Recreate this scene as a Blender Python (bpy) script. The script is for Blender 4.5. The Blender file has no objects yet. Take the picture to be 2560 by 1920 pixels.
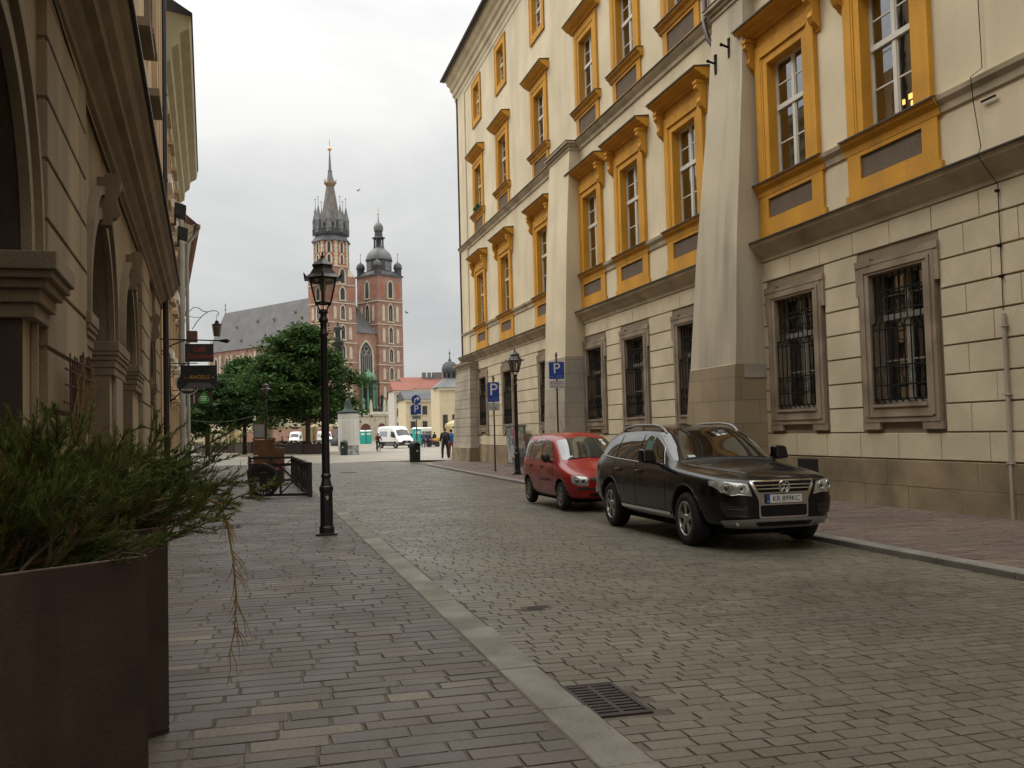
import bpy, bmesh, math, random
import numpy as np
from mathutils import Vector, Matrix
from mathutils.bvhtree import BVHTree
from mathutils.geometry import delaunay_2d_cdt
random.seed(7)
rad = math.radians
SC = bpy.context.scene
COL = SC.collection
PI = math.pi

# ------------------------------------------------------------------ mesh collector
class MB:
    def __init__(s, M=None):
        s.v = []; s.f = []; s.mi = []; s.sm = []; s.M = M; s.cur = 0; s.smooth = False
    def add(s, vs, fs, smooth=None):
        n = len(s.v); M = s.M
        flip = False
        if M is not None:
            s.v += [tuple(M @ Vector(p)) for p in vs]; flip = M.determinant() < 0
        else:
            s.v += [tuple(p) for p in vs]
        sm = s.smooth if smooth is None else smooth
        for f in fs:
            t = [i + n for i in f]
            if flip: t.reverse()
            s.f.append(t); s.mi.append(s.cur); s.sm.append(sm)
    def box(s, x0, x1, y0, y1, z0, z1):
        s.add([(x0,y0,z0),(x1,y0,z0),(x1,y1,z0),(x0,y1,z0),(x0,y0,z1),(x1,y0,z1),(x1,y1,z1),(x0,y1,z1)],
              [(0,3,2,1),(4,5,6,7),(0,1,5,4),(1,2,6,5),(2,3,7,6),(3,0,4,7)], False)
    def quad(s, a, b, c, d): s.add([a,b,c,d], [(0,1,2,3)], False)
    def hexa(s, b, t):
        s.add(list(b)+list(t), [(3,2,1,0),(4,5,6,7),(0,1,5,4),(1,2,6,5),(2,3,7,6),(3,0,4,7)], False)
    def cyl(s, p0, p1, r0, r1=None, n=12, caps=True, smooth=True):
        r1 = r0 if r1 is None else r1
        p0 = Vector(p0); p1 = Vector(p1); d = (p1-p0)
        if d.length < 1e-6: return
        d.normalize(); a = d.orthogonal().normalized(); b = d.cross(a)
        vs = []
        for p, r in ((p0,r0),(p1,r1)):
            for i in range(n):
                t = 2*PI*i/n; vs.append(p + a*(r*math.cos(t)) + b*(r*math.sin(t)))
        s.add(vs, [(i,(i+1)%n,n+(i+1)%n,n+i) for i in range(n)], smooth)
        if caps:
            s.add(vs[:n], [tuple(reversed(range(n)))], False); s.add(vs[n:], [tuple(range(n))], False)
    def lathe(s, prof, n=16, c=(0,0,0), smooth=True, a0=0, caps=True):
        vs = []
        for r, z in prof:
            for i in range(n):
                t = a0 + 2*PI*i/n; vs.append((c[0]+r*math.cos(t), c[1]+r*math.sin(t), c[2]+z))
        fs = []
        for k in range(len(prof)-1):
            for i in range(n):
                j = (i+1)%n; fs.append((k*n+i, k*n+j, (k+1)*n+j, (k+1)*n+i))
        s.add(vs, fs, smooth)
        if caps:
            m = len(prof)-1
            if prof[0][0] > 1e-4: s.add(vs[:n], [tuple(reversed(range(n)))], False)
            if prof[m][0] > 1e-4: s.add(vs[m*n:], [tuple(range(n))], False)
    def tube(s, pts, r, n=6, caps=True, closed=False):
        pts = [Vector(p) for p in pts]; N = len(pts)
        rs = r if isinstance(r, (list, tuple)) else [r]*N
        vs = []; prev = None
        for i in range(N):
            if closed: d = pts[(i+1)%N]-pts[i-1]
            else: d = pts[min(i+1,N-1)]-pts[max(i-1,0)]
            if d.length < 1e-9: d = Vector((0,0,1))
            d.normalize()
            if prev is None: a = d.orthogonal().normalized()
            else:
                a = prev - d*prev.dot(d)
                a = d.orthogonal().normalized() if a.length < 1e-6 else a.normalized()
            prev = a; b = d.cross(a)
            for k in range(n):
                t = 2*PI*k/n; vs.append(pts[i] + a*(rs[i]*math.cos(t)) + b*(rs[i]*math.sin(t)))
        fs = []
        for i in range(N if closed else N-1):
            i2 = (i+1)%N
            for k in range(n):
                k2 = (k+1)%n; fs.append((i*n+k, i*n+k2, i2*n+k2, i2*n+k))
        s.add(vs, fs, True)
        if caps and not closed:
            s.add(vs[:n], [tuple(reversed(range(n)))], False); s.add(vs[-n:], [tuple(range(n))], False)
    def extr(s, prof, u0, u1, caps=True):
        """profile (d,z) swept along local x from u0 to u1, local y = d"""
        n = len(prof)
        vs = [(u0,d,z) for d,z in prof] + [(u1,d,z) for d,z in prof]
        s.add(vs, [(i,i+1,n+i+1,n+i) for i in range(n-1)], False)
        if caps: s.add(vs, [tuple(range(n)), tuple(reversed(range(n,2*n)))], False)
    def prism(s, poly, fn, t0, t1):
        """poly of (a,b); fn(a,b,t)->xyz"""
        n = len(poly)
        vs = [fn(a,b,t0) for a,b in poly] + [fn(a,b,t1) for a,b in poly]
        s.add(vs, [tuple(reversed(range(n))), tuple(range(n,2*n))] + [(i,(i+1)%n,n+(i+1)%n,n+i) for i in range(n)], False)
    def sphere(s, c, r, n=12, m=8, sx=1, sy=1, sz=1):
        prof = [(max(1e-5,math.sin(PI*k/m)), -math.cos(PI*k/m)) for k in range(m+1)]
        vs = []
        for rr, z in prof:
            for i in range(n):
                t = 2*PI*i/n; vs.append((c[0]+r*sx*rr*math.cos(t), c[1]+r*sy*rr*math.sin(t), c[2]+r*sz*z))
        fs = []
        for k in range(m):
            for i in range(n):
                j = (i+1)%n; fs.append((k*n+i,k*n+j,(k+1)*n+j,(k+1)*n+i))
        s.add(vs, fs, True)
    def mesh(s, name, mats):
        me = bpy.data.meshes.new(name)
        me.from_pydata(s.v, [], s.f)
        for m in (mats if isinstance(mats, (list, tuple)) else [mats]): me.materials.append(m)
        me.polygons.foreach_set('material_index', s.mi)
        me.polygons.foreach_set('use_smooth', s.sm)
        me.update()
        return me
    def build(s, name, mats, parent=None, bevel=0, loc=None):
        o = bpy.data.objects.new(name, s.mesh(name, mats)); COL.objects.link(o)
        if parent is not None: o.parent = parent
        if loc is not None: o.location = loc
        if bevel:
            b = o.modifiers.new('bevel', 'BEVEL'); b.width = bevel; b.segments = 2; b.limit_method = 'ANGLE'; b.angle_limit = rad(40)
        return o

def tag(o, label=None, cat=None, group=None, kind=None):
    if label: o['label'] = label
    if cat: o['category'] = cat
    if group: o['group'] = group
    if kind: o['kind'] = kind
    return o
def thing(name, label, cat, loc=(0,0,0), rz=0, group=None):
    o = bpy.data.objects.new(name, None); COL.objects.link(o); o.empty_display_size = .2
    o.location = loc; o.rotation_euler = (0,0,rz)
    return tag(o, label, cat, group)
def copy_tree(o, parent=None, loc=None, rz=None, label=None):
    kids = [c for c in ALLKIDS(o)]
    c = o.copy(); COL.objects.link(c)
    if parent is not None: c.parent = parent
    if loc is not None: c.location = loc
    if rz is not None: c.rotation_euler = (0,0,rz)
    if label: c['label'] = label
    for k in kids: copy_tree(k, c)
    return c
def ALLKIDS(o): return [x for x in bpy.data.objects if x.parent is o]
def bake(o):
    """apply the modifiers of a helper object, return plain mesh, remove the object"""
    dg = bpy.context.evaluated_depsgraph_get(); dg.update()
    ev = o.evaluated_get(dg)
    me = bpy.data.meshes.new_from_object(ev, preserve_all_data_layers=False, depsgraph=dg)
    bpy.data.objects.remove(o)
    return me
def link(name, me, parent=None, loc=None):
    o = bpy.data.objects.new(name, me); COL.objects.link(o)
    if parent is not None: o.parent = parent
    if loc is not None: o.location = loc
    return o
def text_mesh(name, txt, size, m, parent, M, depth=.002, align='CENTER', shear=0, sx=1.0, spacing=1.0):
    cu = bpy.data.curves.new(name, 'FONT'); cu.body = txt; cu.size = size; cu.extrude = depth; cu.resolution_u = 3
    cu.align_x = align; cu.align_y = 'CENTER'; cu.shear = shear; cu.space_character = spacing; cu.space_line = .9
    o = bpy.data.objects.new(name, cu); COL.objects.link(o)
    me = bake(o); bpy.data.curves.remove(cu)
    me.transform(M @ Matrix.Diagonal((sx,1,1,1))); me.materials.clear(); me.materials.append(m)
    return link(name, me, parent)

# ------------------------------------------------------------------ materials
def mat(name, col, rough=.7, metal=0, vary=.12, vscale=1.5, bump=0, bscale=60, fine=.06, spec=.5, stain=None, stain_s=.25, stain_a=.5, col2=None, coat=0, streak=False):
    m = bpy.data.materials.new(name); m.use_nodes = True
    nt = m.node_tree; N = nt.nodes; L = nt.links; b = N['Principled BSDF']
    b.inputs['Roughness'].default_value = rough; b.inputs['Metallic'].default_value = metal
    b.inputs['Specular IOR Level'].default_value = spec; b.inputs['Coat Weight'].default_value = coat; b.inputs['Coat Roughness'].default_value = .04
    tc = N.new('ShaderNodeTexCoord'); 
    c = (*col, 1)
    def noise(scale, detail=4, vec=None):
        n = N.new('ShaderNodeTexNoise'); n.inputs['Scale'].default_value = scale; n.inputs['Detail'].default_value = detail
        L.new(vec or tc.outputs['Object'], n.inputs['Vector']); return n
    def mixc(a, bb, f):
        x = N.new('ShaderNodeMix'); x.data_type = 'RGBA'
        for s, v in ((6,a),(7,bb)):
            if isinstance(v, tuple): x.inputs[s].default_value = v
            else: L.new(v, x.inputs[s])
        if isinstance(f, float): x.inputs[0].default_value = f
        else: L.new(f, x.inputs[0])
        return x.outputs[2]
    def ramp(src, lo, hi):
        r = N.new('ShaderNodeMapRange'); r.inputs[1].default_value = lo; r.inputs[2].default_value = hi; L.new(src, r.inputs[0]); return r.outputs[0]
    out = c
    if vary > 0:
        n1 = noise(vscale)
        dk = tuple(x*(1-vary*1.3) for x in col)+(1,); lt = tuple(min(1,x*(1+vary*.7)) for x in col)+(1,)
        if col2: dk = (*col2,1)
        out = mixc(dk, lt, ramp(n1.outputs[0], .3, .7))
    if fine > 0:
        n2 = noise(45, 3)
        dk = tuple(x*(1-fine*3) for x in (1,1,1))+(1,)
        x = N.new('ShaderNodeMix'); x.data_type = 'RGBA'; x.blend_type = 'MULTIPLY'; x.inputs[0].default_value = 1
        if isinstance(out, tuple): x.inputs[6].default_value = out
        else: L.new(out, x.inputs[6])
        L.new(mixc(dk, (1,1,1,1), ramp(n2.outputs[0], .25, .65)), x.inputs[7]); out = x.outputs[2]
    if stain:
        vec = None
        if streak:
            mp = N.new('ShaderNodeMapping'); mp.inputs['Scale'].default_value = (1,1,.12); L.new(tc.outputs['Object'], mp.inputs['Vector']); vec = mp.outputs[0]
        n3 = noise(stain_s, 6, vec)
        k = N.new('ShaderNodeMath'); k.operation = 'MULTIPLY'; k.inputs[1].default_value = stain_a; L.new(ramp(n3.outputs[0], .47, .68), k.inputs[0])
        out = mixc(out, (*stain,1), k.outputs[0])
    if isinstance(out, tuple): b.inputs['Base Color'].default_value = out
    else: L.new(out, b.inputs['Base Color'])
    if bump > 0:
        nb = noise(bscale, 5); bp = N.new('ShaderNodeBump'); bp.inputs['Strength'].default_value = bump; bp.inputs['Distance'].default_value = .02
        L.new(nb.outputs[0], bp.inputs['Height']); L.new(bp.outputs[0], b.inputs['Normal'])
    return m
def island_mat(name, cols, rough=(.45,.75), bump=.25, dirt=.35):
    """stones: one colour per mesh island, mottled"""
    m = bpy.data.materials.new(name); m.use_nodes = True
    nt = m.node_tree; N = nt.nodes; L = nt.links; b = N['Principled BSDF']
    g = N.new('ShaderNodeNewGeometry'); cr = N.new('ShaderNodeValToRGB'); cr.color_ramp.interpolation = 'LINEAR'
    el = cr.color_ramp.elements
    while len(el) < len(cols): el.new(.5)
    for i, (p, c) in enumerate(cols): el[i].position = p; el[i].color = (*c,1)
    L.new(g.outputs['Random Per Island'], cr.inputs[0])
    tc = N.new('ShaderNodeTexCoord')
    def noise(sc, d=5):
        n = N.new('ShaderNodeTexNoise'); n.inputs['Scale'].default_value = sc; n.inputs['Detail'].default_value = d; L.new(tc.outputs['Object'], n.inputs['Vector']); return n
    def mr(src, a, bb, c, d):
        r = N.new('ShaderNodeMapRange'); L.new(src, r.inputs[0])
        for i, x in enumerate((a,bb,c,d)): r.inputs[i+1].default_value = x
        return r.outputs[0]
    def mul(a, val):
        x = N.new('ShaderNodeMix'); x.data_type = 'RGBA'; x.blend_type = 'MULTIPLY'; x.inputs[0].default_value = 1
        L.new(a, x.inputs[6]); L.new(val, x.inputs[7]); return x.outputs[2]
    o = mul(cr.outputs[0], mr(noise(38).outputs[0], .3, .7, .72, 1.12))
    o = mul(o, mr(noise(220,2).outputs[0], .3, .7, .8, 1.1))
    o = mul(o, mr(noise(.45).outputs[0], .35, .7, 1-dirt, 1.08))
    L.new(o, b.inputs['Base Color'])
    L.new(mr(noise(1.3).outputs[0], .35, .65, rough[0], rough[1]), b.inputs['Roughness'])
    bp = N.new('ShaderNodeBump'); bp.inputs['Strength'].default_value = bump; bp.inputs['Distance'].default_value = .012
    L.new(noise(55,6).outputs[0], bp.inputs['Height']); L.new(bp.outputs[0], b.inputs['Normal'])
    return m
def brick_mat(name, c1, c2, mortar, bw, bh, mz=.012, rough=.8, plane='xz', bump=.3, stain=None, msize=None):
    m = bpy.data.materials.new(name); m.use_nodes = True
    nt = m.node_tree; N = nt.nodes; L = nt.links; b = N['Principled BSDF']; b.inputs['Roughness'].default_value = rough
    tc = N.new('ShaderNodeTexCoord'); sp = N.new('ShaderNodeSeparateXYZ'); cb = N.new('ShaderNodeCombineXYZ')
    L.new(tc.outputs['Object'], sp.inputs[0])
    if plane == 'xz':
        ad = N.new('ShaderNodeMath'); L.new(sp.outputs[0], ad.inputs[0]); L.new(sp.outputs[1], ad.inputs[1]); L.new(ad.outputs[0], cb.inputs[0]); L.new(sp.outputs[2], cb.inputs[1])
    else:
        L.new(sp.outputs[0], cb.inputs[0]); L.new(sp.outputs[1], cb.inputs[1])
    br = N.new('ShaderNodeTexBrick'); L.new(cb.outputs[0], br.inputs['Vector'])
    br.inputs['Color1'].default_value = (*c1,1); br.inputs['Color2'].default_value = (*c2,1); br.inputs['Mortar'].default_value = (*mortar,1)
    br.inputs['Scale'].default_value = 1; br.inputs['Brick Width'].default_value = bw; br.inputs['Row Height'].default_value = bh
    br.inputs['Mortar Size'].default_value = mz; br.inputs['Bias'].default_value = 0
    n = N.new('ShaderNodeTexNoise'); n.inputs['Scale'].default_value = .5; n.inputs['Detail'].default_value = 8; L.new(tc.outputs['Object'], n.inputs['Vector'])
    r = N.new('ShaderNodeMapRange'); L.new(n.outputs[0], r.inputs[0]); r.inputs[1].default_value=.3; r.inputs[2].default_value=.7; r.inputs[3].default_value=.72; r.inputs[4].default_value=1.15
    x = N.new('ShaderNodeMix'); x.data_type='RGBA'; x.blend_type='MULTIPLY'; x.inputs[0].default_value=1; L.new(br.outputs[0], x.inputs[6]); L.new(r.outputs[0], x.inputs[7])
    L.new(x.outputs[2], b.inputs['Base Color'])
    bp = N.new('ShaderNodeBump'); bp.inputs['Strength'].default_value = bump; bp.inputs['Distance'].default_value = .01; bp.invert = True
    L.new(br.outputs['Fac'], bp.inputs['Height']); L.new(bp.outputs[0], b.inputs['Normal'])
    return m
def leaf_mat(name, c1, c2, c3, trans=.25, spec=.12):
    m = bpy.data.materials.new(name); m.use_nodes = True
    nt = m.node_tree; N = nt.nodes; L = nt.links; b = N['Principled BSDF']; b.inputs['Roughness'].default_value = .6; b.inputs['Specular IOR Level'].default_value = spec
    g = N.new('ShaderNodeNewGeometry'); cr = N.new('ShaderNodeValToRGB'); el = cr.color_ramp.elements
    el[0].color = (*c1,1); el[1].color = (*c3,1); e = el.new(.5); e.color = (*c2,1)
    tc = N.new('ShaderNodeTexCoord'); n = N.new('ShaderNodeTexNoise'); n.inputs['Scale'].default_value = .9; n.inputs['Detail'].default_value = 3; L.new(tc.outputs['Object'], n.inputs['Vector'])
    a = N.new('ShaderNodeMath'); a.operation = 'MULTIPLY_ADD'; L.new(g.outputs['Random Per Island'], a.inputs[0]); a.inputs[1].default_value = .5
    mr = N.new('ShaderNodeMapRange'); L.new(n.outputs[0], mr.inputs[0]); mr.inputs[1].default_value = .3; mr.inputs[2].default_value = .7; mr.inputs[4].default_value = .5
    L.new(mr.outputs[0], a.inputs[2]); L.new(a.outputs[0], cr.inputs[0]); L.new(cr.outputs[0], b.inputs['Base Color'])
    t = N.new('ShaderNodeBsdfTranslucent'); L.new(cr.outputs[0], t.inputs[0]); mx = N.new('ShaderNodeMixShader'); mx.inputs[0].default_value = trans
    L.new(b.outputs[0], mx.inputs[1]); L.new(t.outputs[0], mx.inputs[2]); L.new(mx.outputs[0], N['Material Output'].inputs[0])
    return m
def glass_mat(name, tint=(.55,.6,.58), fac=.75, wav=0):
    """window pane: sky reflection over a see-through tinted sheet"""
    m = bpy.data.materials.new(name); m.use_nodes = True
    nt = m.node_tree; N = nt.nodes; L = nt.links; N.remove(N['Principled BSDF'])
    tr = N.new('ShaderNodeBsdfTransparent'); tr.inputs[0].default_value = (*tint,1)
    gl = N.new('ShaderNodeBsdfGlossy'); gl.inputs['Roughness'].default_value = .015; gl.inputs[0].default_value = (.95,.97,1,1)
    fr = N.new('ShaderNodeFresnel'); fr.inputs[0].default_value = 1.55
    ad = N.new('ShaderNodeMath'); ad.operation = 'ADD'; ad.use_clamp = True; ad.inputs[1].default_value = 1-fac-.2; L.new(fr.outputs[0], ad.inputs[0])
    mx = N.new('ShaderNodeMixShader'); L.new(ad.outputs[0], mx.inputs[0]); L.new(tr.outputs[0], mx.inputs[1]); L.new(gl.outputs[0], mx.inputs[2])
    L.new(mx.outputs[0], N['Material Output'].inputs[0])
    if wav:
        tc = N.new('ShaderNodeTexCoord'); n = N.new('ShaderNodeTexNoise'); n.inputs['Scale'].default_value = 2.2; L.new(tc.outputs['Object'], n.inputs['Vector'])
        bp = N.new('ShaderNodeBump'); bp.inputs['Strength'].default_value = wav; bp.inputs['Distance'].default_value = .02; L.new(n.outputs[0], bp.inputs['Height']); L.new(bp.outputs[0], gl.inputs['Normal'])
    return m
def emit_mat(name, col, s):
    m = bpy.data.materials.new(name); m.use_nodes = True
    b = m.node_tree.nodes['Principled BSDF']; b.inputs['Base Color'].default_value = (*col,1)
    b.inputs['Emission Color'].default_value = (*col,1); b.inputs['Emission Strength'].default_value = s
    return m
def translucent(m, f, col):
    nt = m.node_tree; b = nt.nodes['Principled BSDF']; t = nt.nodes.new('ShaderNodeBsdfTranslucent'); t.inputs[0].default_value = (*col,1)
    x = nt.nodes.new('ShaderNodeMixShader'); x.inputs[0].default_value = f
    nt.links.new(b.outputs[0], x.inputs[1]); nt.links.new(t.outputs[0], x.inputs[2]); nt.links.new(x.outputs[0], nt.nodes['Material Output'].inputs[0]); return m

M = dict(
 cream = mat('cream_plaster', (.76,.66,.46), .9, vary=.11, vscale=.55, bump=.35, bscale=70, fine=.03, stain=(.50,.43,.30), stain_s=.8, stain_a=.55, streak=True),
 creamblock = mat('cream_block_plaster', (.71,.62,.44), .9, vary=.13, vscale=.9, bump=.4, bscale=60, fine=.04, stain=(.50,.42,.28), stain_s=.7, stain_a=.5),
 joint = mat('joint_brown', (.27,.22,.15), .95, vary=.1),
 ochre = mat('ochre_paint', (.68,.335,.032), .85, vary=.14, vscale=.9, bump=.35, bscale=45, fine=.05, stain=(.40,.20,.05), stain_s=1.6, stain_a=.6, streak=True),
 cornice = mat('grey_cornice', (.60,.515,.37), .9, vary=.16, vscale=1.2, bump=.3, fine=.05, stain=(.27,.23,.165), stain_s=1.1, stain_a=.7),
 sheet = mat('zinc_sheet', (.075,.068,.062), .5, metal=.3, vary=.2, fine=.03),
 brownpanel = mat('brown_roughcast', (.19,.145,.105), .95, vary=.1, bump=.9, bscale=90, fine=.1),
 stoneframe = mat('brown_stone_trim', (.36,.285,.205), .9, vary=.16, vscale=2, bump=.4, fine=.06, stain=(.11,.085,.06), stain_s=1.2, stain_a=.5),
 plinth = mat('sandstone', (.36,.28,.165), .92, vary=.3, vscale=1.1, bump=.5, bscale=30, fine=.07, stain=(.12,.10,.07), stain_s=.7, stain_a=.7),
 whitestone = mat('pale_stone', (.47,.42,.33), .9, vary=.15, vscale=.8, bump=.4, bscale=35, fine=.05, stain=(.25,.22,.17), stain_s=.6, stain_a=.6),
 winwhite = mat('white_window_paint', (.70,.68,.60), .55, vary=.06, fine=.02),
 pane = glass_mat('window_glass', (.66,.67,.63), .60, wav=.05),
 room = mat('dark_room', (.34,.31,.25), .9, vary=.3, vscale=1.0),
 curtain = mat('net_curtain', (.45,.42,.34), .9, vary=.15, vscale=5),
 iron = mat('black_iron', (.014,.013,.012), .8, vary=.2, fine=0, spec=.15),
 brownpipe = mat('brown_pipe', (.07,.035,.028), .5, vary=.15),
 granite = mat('granite_kerb', (.205,.185,.145), .75, vary=.18, vscale=1.6, bump=.3, bscale=90, fine=.12, stain=(.40,.38,.34), stain_s=1.3, stain_a=.5),
 granitedark = mat('granite_kerb_side', (.27,.25,.215), .8, vary=.2, vscale=1.6, bump=.3, bscale=90, fine=.12),
 grout = mat('dark_grout', (.135,.113,.083), .95, vary=.3, vscale=3, bump=.5),
 castiron = mat('rusty_cast_iron', (.055,.04,.034), .65, metal=.3, vary=.3, vscale=6, bump=.3, bscale=80),
 pit = mat('black_pit', (.006,.006,.006), 1, vary=0, fine=0),
 lampiron = mat('lamp_black_paint', (.016,.015,.016), .38, vary=.2, vscale=4, fine=.05, spec=.5),
 lampglass = glass_mat('lamp_glass', (.78,.78,.76), .78),
 bulb = mat('opal_lamp', (.62,.60,.5), .5),
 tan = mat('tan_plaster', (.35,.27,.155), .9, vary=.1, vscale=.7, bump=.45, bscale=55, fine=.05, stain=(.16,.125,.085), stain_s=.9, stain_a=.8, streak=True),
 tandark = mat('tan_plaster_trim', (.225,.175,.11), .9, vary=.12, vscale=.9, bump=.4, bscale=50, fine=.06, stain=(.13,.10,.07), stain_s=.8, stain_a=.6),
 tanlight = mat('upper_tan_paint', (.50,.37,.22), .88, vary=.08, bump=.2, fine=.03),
 ribbed = mat('ribbed_stone', (.30,.24,.165), .9, vary=.12, bump=.5, fine=.06),
 apricot = mat('apricot_plaster', (.55,.36,.195), .9, vary=.08, bump=.2, fine=.03, stain=(.35,.22,.12), stain_s=.6, stain_a=.4),
 sage = mat('sage_cornice', (.40,.36,.235), .9, vary=.1, fine=.04),
 palewall = mat('pale_plaster', (.52,.46,.35), .9, vary=.12, fine=.04, stain=(.3,.26,.2), stain_s=.7, stain_a=.5),
 zinc = mat('zinc_pipe', (.36,.37,.36), .42, metal=.6, vary=.15),
 rusty = mat('corten_planter', (.058,.034,.026), .6, metal=.15, vary=.3, vscale=2.5, bump=.2, fine=.1, stain=(.12,.085,.07), stain_s=3.5, stain_a=.35, streak=True),
 steel_edge = mat('rim_highlight_steel', (.16,.12,.10), .45, metal=.5, vary=.3, vscale=6),  # lighter metal paints a bright edge highlight along the planter rim
 soil = mat('soil', (.02,.015,.01), 1, vary=.3, bump=1, bscale=30),
 bark = mat('bark', (.06,.045,.032), .95, vary=.3, vscale=8, bump=.8, bscale=20),
 blackwood = mat('black_stained_wood', (.017,.013,.011), .5, vary=.3, vscale=5, fine=.06),
 brownwood = mat('brown_board', (.16,.075,.03), .6, vary=.3, vscale=3, bump=.3),
 darkbrown = mat('dark_brown_board', (.05,.024,.017), .65, vary=.3, vscale=3),
 canvas = translucent(mat('cream_canvas', (.78,.69,.49), .85, vary=.08, vscale=1.5, fine=.02), .45, (.85,.75,.52)),
 redcloth = mat('dark_red_print', (.25,.03,.025), .8),
 poster = mat('pale_poster', (.62,.61,.57), .8, vary=.08, vscale=2),
 white = mat('white_paint', (.75,.75,.73), .4, vary=.04, fine=.01, coat=.3),
 vanblack = mat('black_plastic', (.022,.022,.023), .5, vary=.1, fine=.03),
 teal = mat('turquoise_plastic', (.02,.36,.30), .45, vary=.06, fine=.02),
 green = mat('verdigris_copper', (.13,.27,.17), .7, vary=.25, vscale=1.2),
 greendark = mat('dark_verdigris', (.028,.048,.04), .75, vary=.5, vscale=1.0),
 bingreen = mat('dark_green_paint', (.022,.04,.032), .45, vary=.2, fine=.05),
 brick = brick_mat('red_brick', (.36,.185,.13), (.27,.14,.10), (.32,.24,.19), .32, .10, .008),
 brickred = mat('bright_red_brick', (.42,.15,.085), .9, vary=.2, vscale=3),
 limestone = mat('limestone', (.54,.49,.38), .9, vary=.12, vscale=1.2, fine=.03),
 slate = mat('grey_slate_roof', (.125,.122,.118), .75, vary=.16, vscale=.35, bump=.5, bscale=4, fine=.08),
 lead = mat('lead_grey_roof', (.19,.19,.19), .6, metal=.2, vary=.25, vscale=.6),
 leaddark = mat('dark_lead', (.085,.088,.092), .65, vary=.3, vscale=.5),
 spireroof = mat('brown_grey_shingle', (.20,.175,.15), .8, vary=.2, vscale=.8),
 gold = mat('gilding', (.85,.55,.2), .35, metal=.6, vary=.05),
 churchglass = mat('dark_church_window', (.035,.032,.03), .4, vary=.3),
 tracery = mat('grey_tracery', (.38,.37,.34), .8),
 redroof = mat('red_tile_roof', (.27,.095,.065), .8, vary=.2, vscale=1, bump=.5, bscale=6),
 paleyellow = mat('pale_yellow_plaster', (.62,.52,.34), .9, vary=.08, fine=.03),
 palegrey = mat('pale_grey_plaster', (.56,.53,.46), .9, vary=.08, fine=.03),
 darkroof = mat('dark_brown_roof', (.035,.025,.022), .7, vary=.2),
 bronze = mat('dark_bronze', (.03,.035,.033), .5, metal=.4, vary=.3),
 blueplate = mat('blue_sign', (.012,.05,.30), .4, vary=.03, fine=0),
 whiteplate = mat('white_sign', (.68,.68,.66), .45, vary=.03, fine=0),
 greyplate = mat('grey_sign', (.40,.42,.40), .5, vary=.05, fine=0),
 signblack = mat('black_sign_board', (.012,.011,.012), .45, vary=.2, fine=0),
 signred = mat('red_lettering', (.30,.02,.012), .6, vary=0, fine=0),
 signgold = mat('gold_lettering', (.50,.30,.03), .5, vary=.1, fine=0),
 signgreen = mat('green_sign', (.04,.28,.05), .5, vary=.05, fine=0),
 signgrey = mat('grey_sign_floor', (.10,.095,.10), .6, vary=.2, fine=0),
 cabinet = mat('bare_cabinet', (.16,.15,.145), .6, vary=.3, vscale=3),
)
# ------------------------------------------------------------------ ground
def xl_road(y): return 1.87
def xr_road(y): return 7.5 + .02*min(y, 47)
def z_road(x): return -.022 - .052*max(0, min(1, (x-1.9)/6.0))
def x_left(y): return -1.43 - .0481*y
def stones(name, y0, y1, rowh, lw, xa, xb, zf, m, holes=(), gap=.011, seed=1, jit=.003, cham=.008, parent=None, depth=.014, tilt=.006):
    R = random.Random(seed); V = []; F = []; y = y0
    while y < y1:
        h = rowh*R.uniform(.9, 1.1); yc = y + h/2
        a = xa(yc); b = xb(yc); x = a - R.uniform(0, lw[1]); sk = R.uniform(-.012,.012)
        while x < b:
            w = R.uniform(*lw); x0 = max(x, a); x1 = min(x+w, b); x += w
            if x1-x0 < .06: continue
            if any(hx0 < (x0+x1)/2 < hx1 and hy0 < yc < hy1 for hx0,hx1,hy0,hy1 in holes): continue
            g = gap*R.uniform(.6,1.5)/2; xa_, xb_ = x0+g, x1-g; ya_, yb_ = y+g*.8, y+h-g*.8
            dz = R.gauss(0, jit*.5); tx = R.gauss(0, tilt*.6); ty = R.gauss(0,tilt)
            n = len(V); xm = (xa_+xb_)/2; c = cham*R.uniform(.8,1.6)
            def P(px, py, off): 
                return (px, py+sk*(px-xm), zf(px)+dz+tx*(px-xm)+ty*(py-yc)+off)
            j = lambda: R.uniform(-.004,.004)
            for px,py in ((xa_,ya_),(xb_,ya_),(xb_,yb_),(xa_,yb_)): V.append(P(px+j(),py+j(),-depth))
            for px,py in ((xa_+c,ya_+c),(xb_-c,ya_+c),(xb_-c,yb_-c),(xa_+c,yb_-c)): V.append(P(px+j(),py+j(),0))
            F += [(n+4,n+5,n+6,n+7),(n,n+1,n+5,n+4),(n+1,n+2,n+6,n+5),(n+2,n+3,n+7,n+6),(n+3,n,n+4,n+7)]
        y += h
    me = bpy.data.meshes.new(name); me.from_pydata(V, [], F); me.materials.append(m); me.update()
    o = bpy.data.objects.new(name, me); COL.objects.link(o)
    if parent: o.parent = parent
    return tag(o, kind='structure')
stone_road = island_mat('road_setts', [(0,(.142,.124,.092)),(.3,(.174,.156,.114)),(.6,(.186,.168,.124)),(.85,(.165,.145,.110)),(1,(.210,.19,.144))], rough=(.36,.54), dirt=.3, bump=.15)
stone_pave = island_mat('pavement_setts', [(0,(.094,.076,.064)),(.25,(.120,.098,.081)),(.5,(.120,.102,.081)),(.75,(.130,.100,.081)),(.94,(.145,.112,.085)),(1,(.215,.172,.122))], rough=(.5,.68), dirt=.22, bump=.18)
stone_pave_r = island_mat('pavement_setts_red', [(0,(.15,.10,.085)),(.4,(.19,.135,.11)),(.7,(.17,.13,.10)),(1,(.22,.16,.12))], rough=(.5,.75), dirt=.25)
square_mat = brick_mat('square_slabs', (.30,.265,.205), (.25,.22,.17), (.20,.17,.13), .55, .30, .012, .42, plane='xy', bump=.1)

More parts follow.
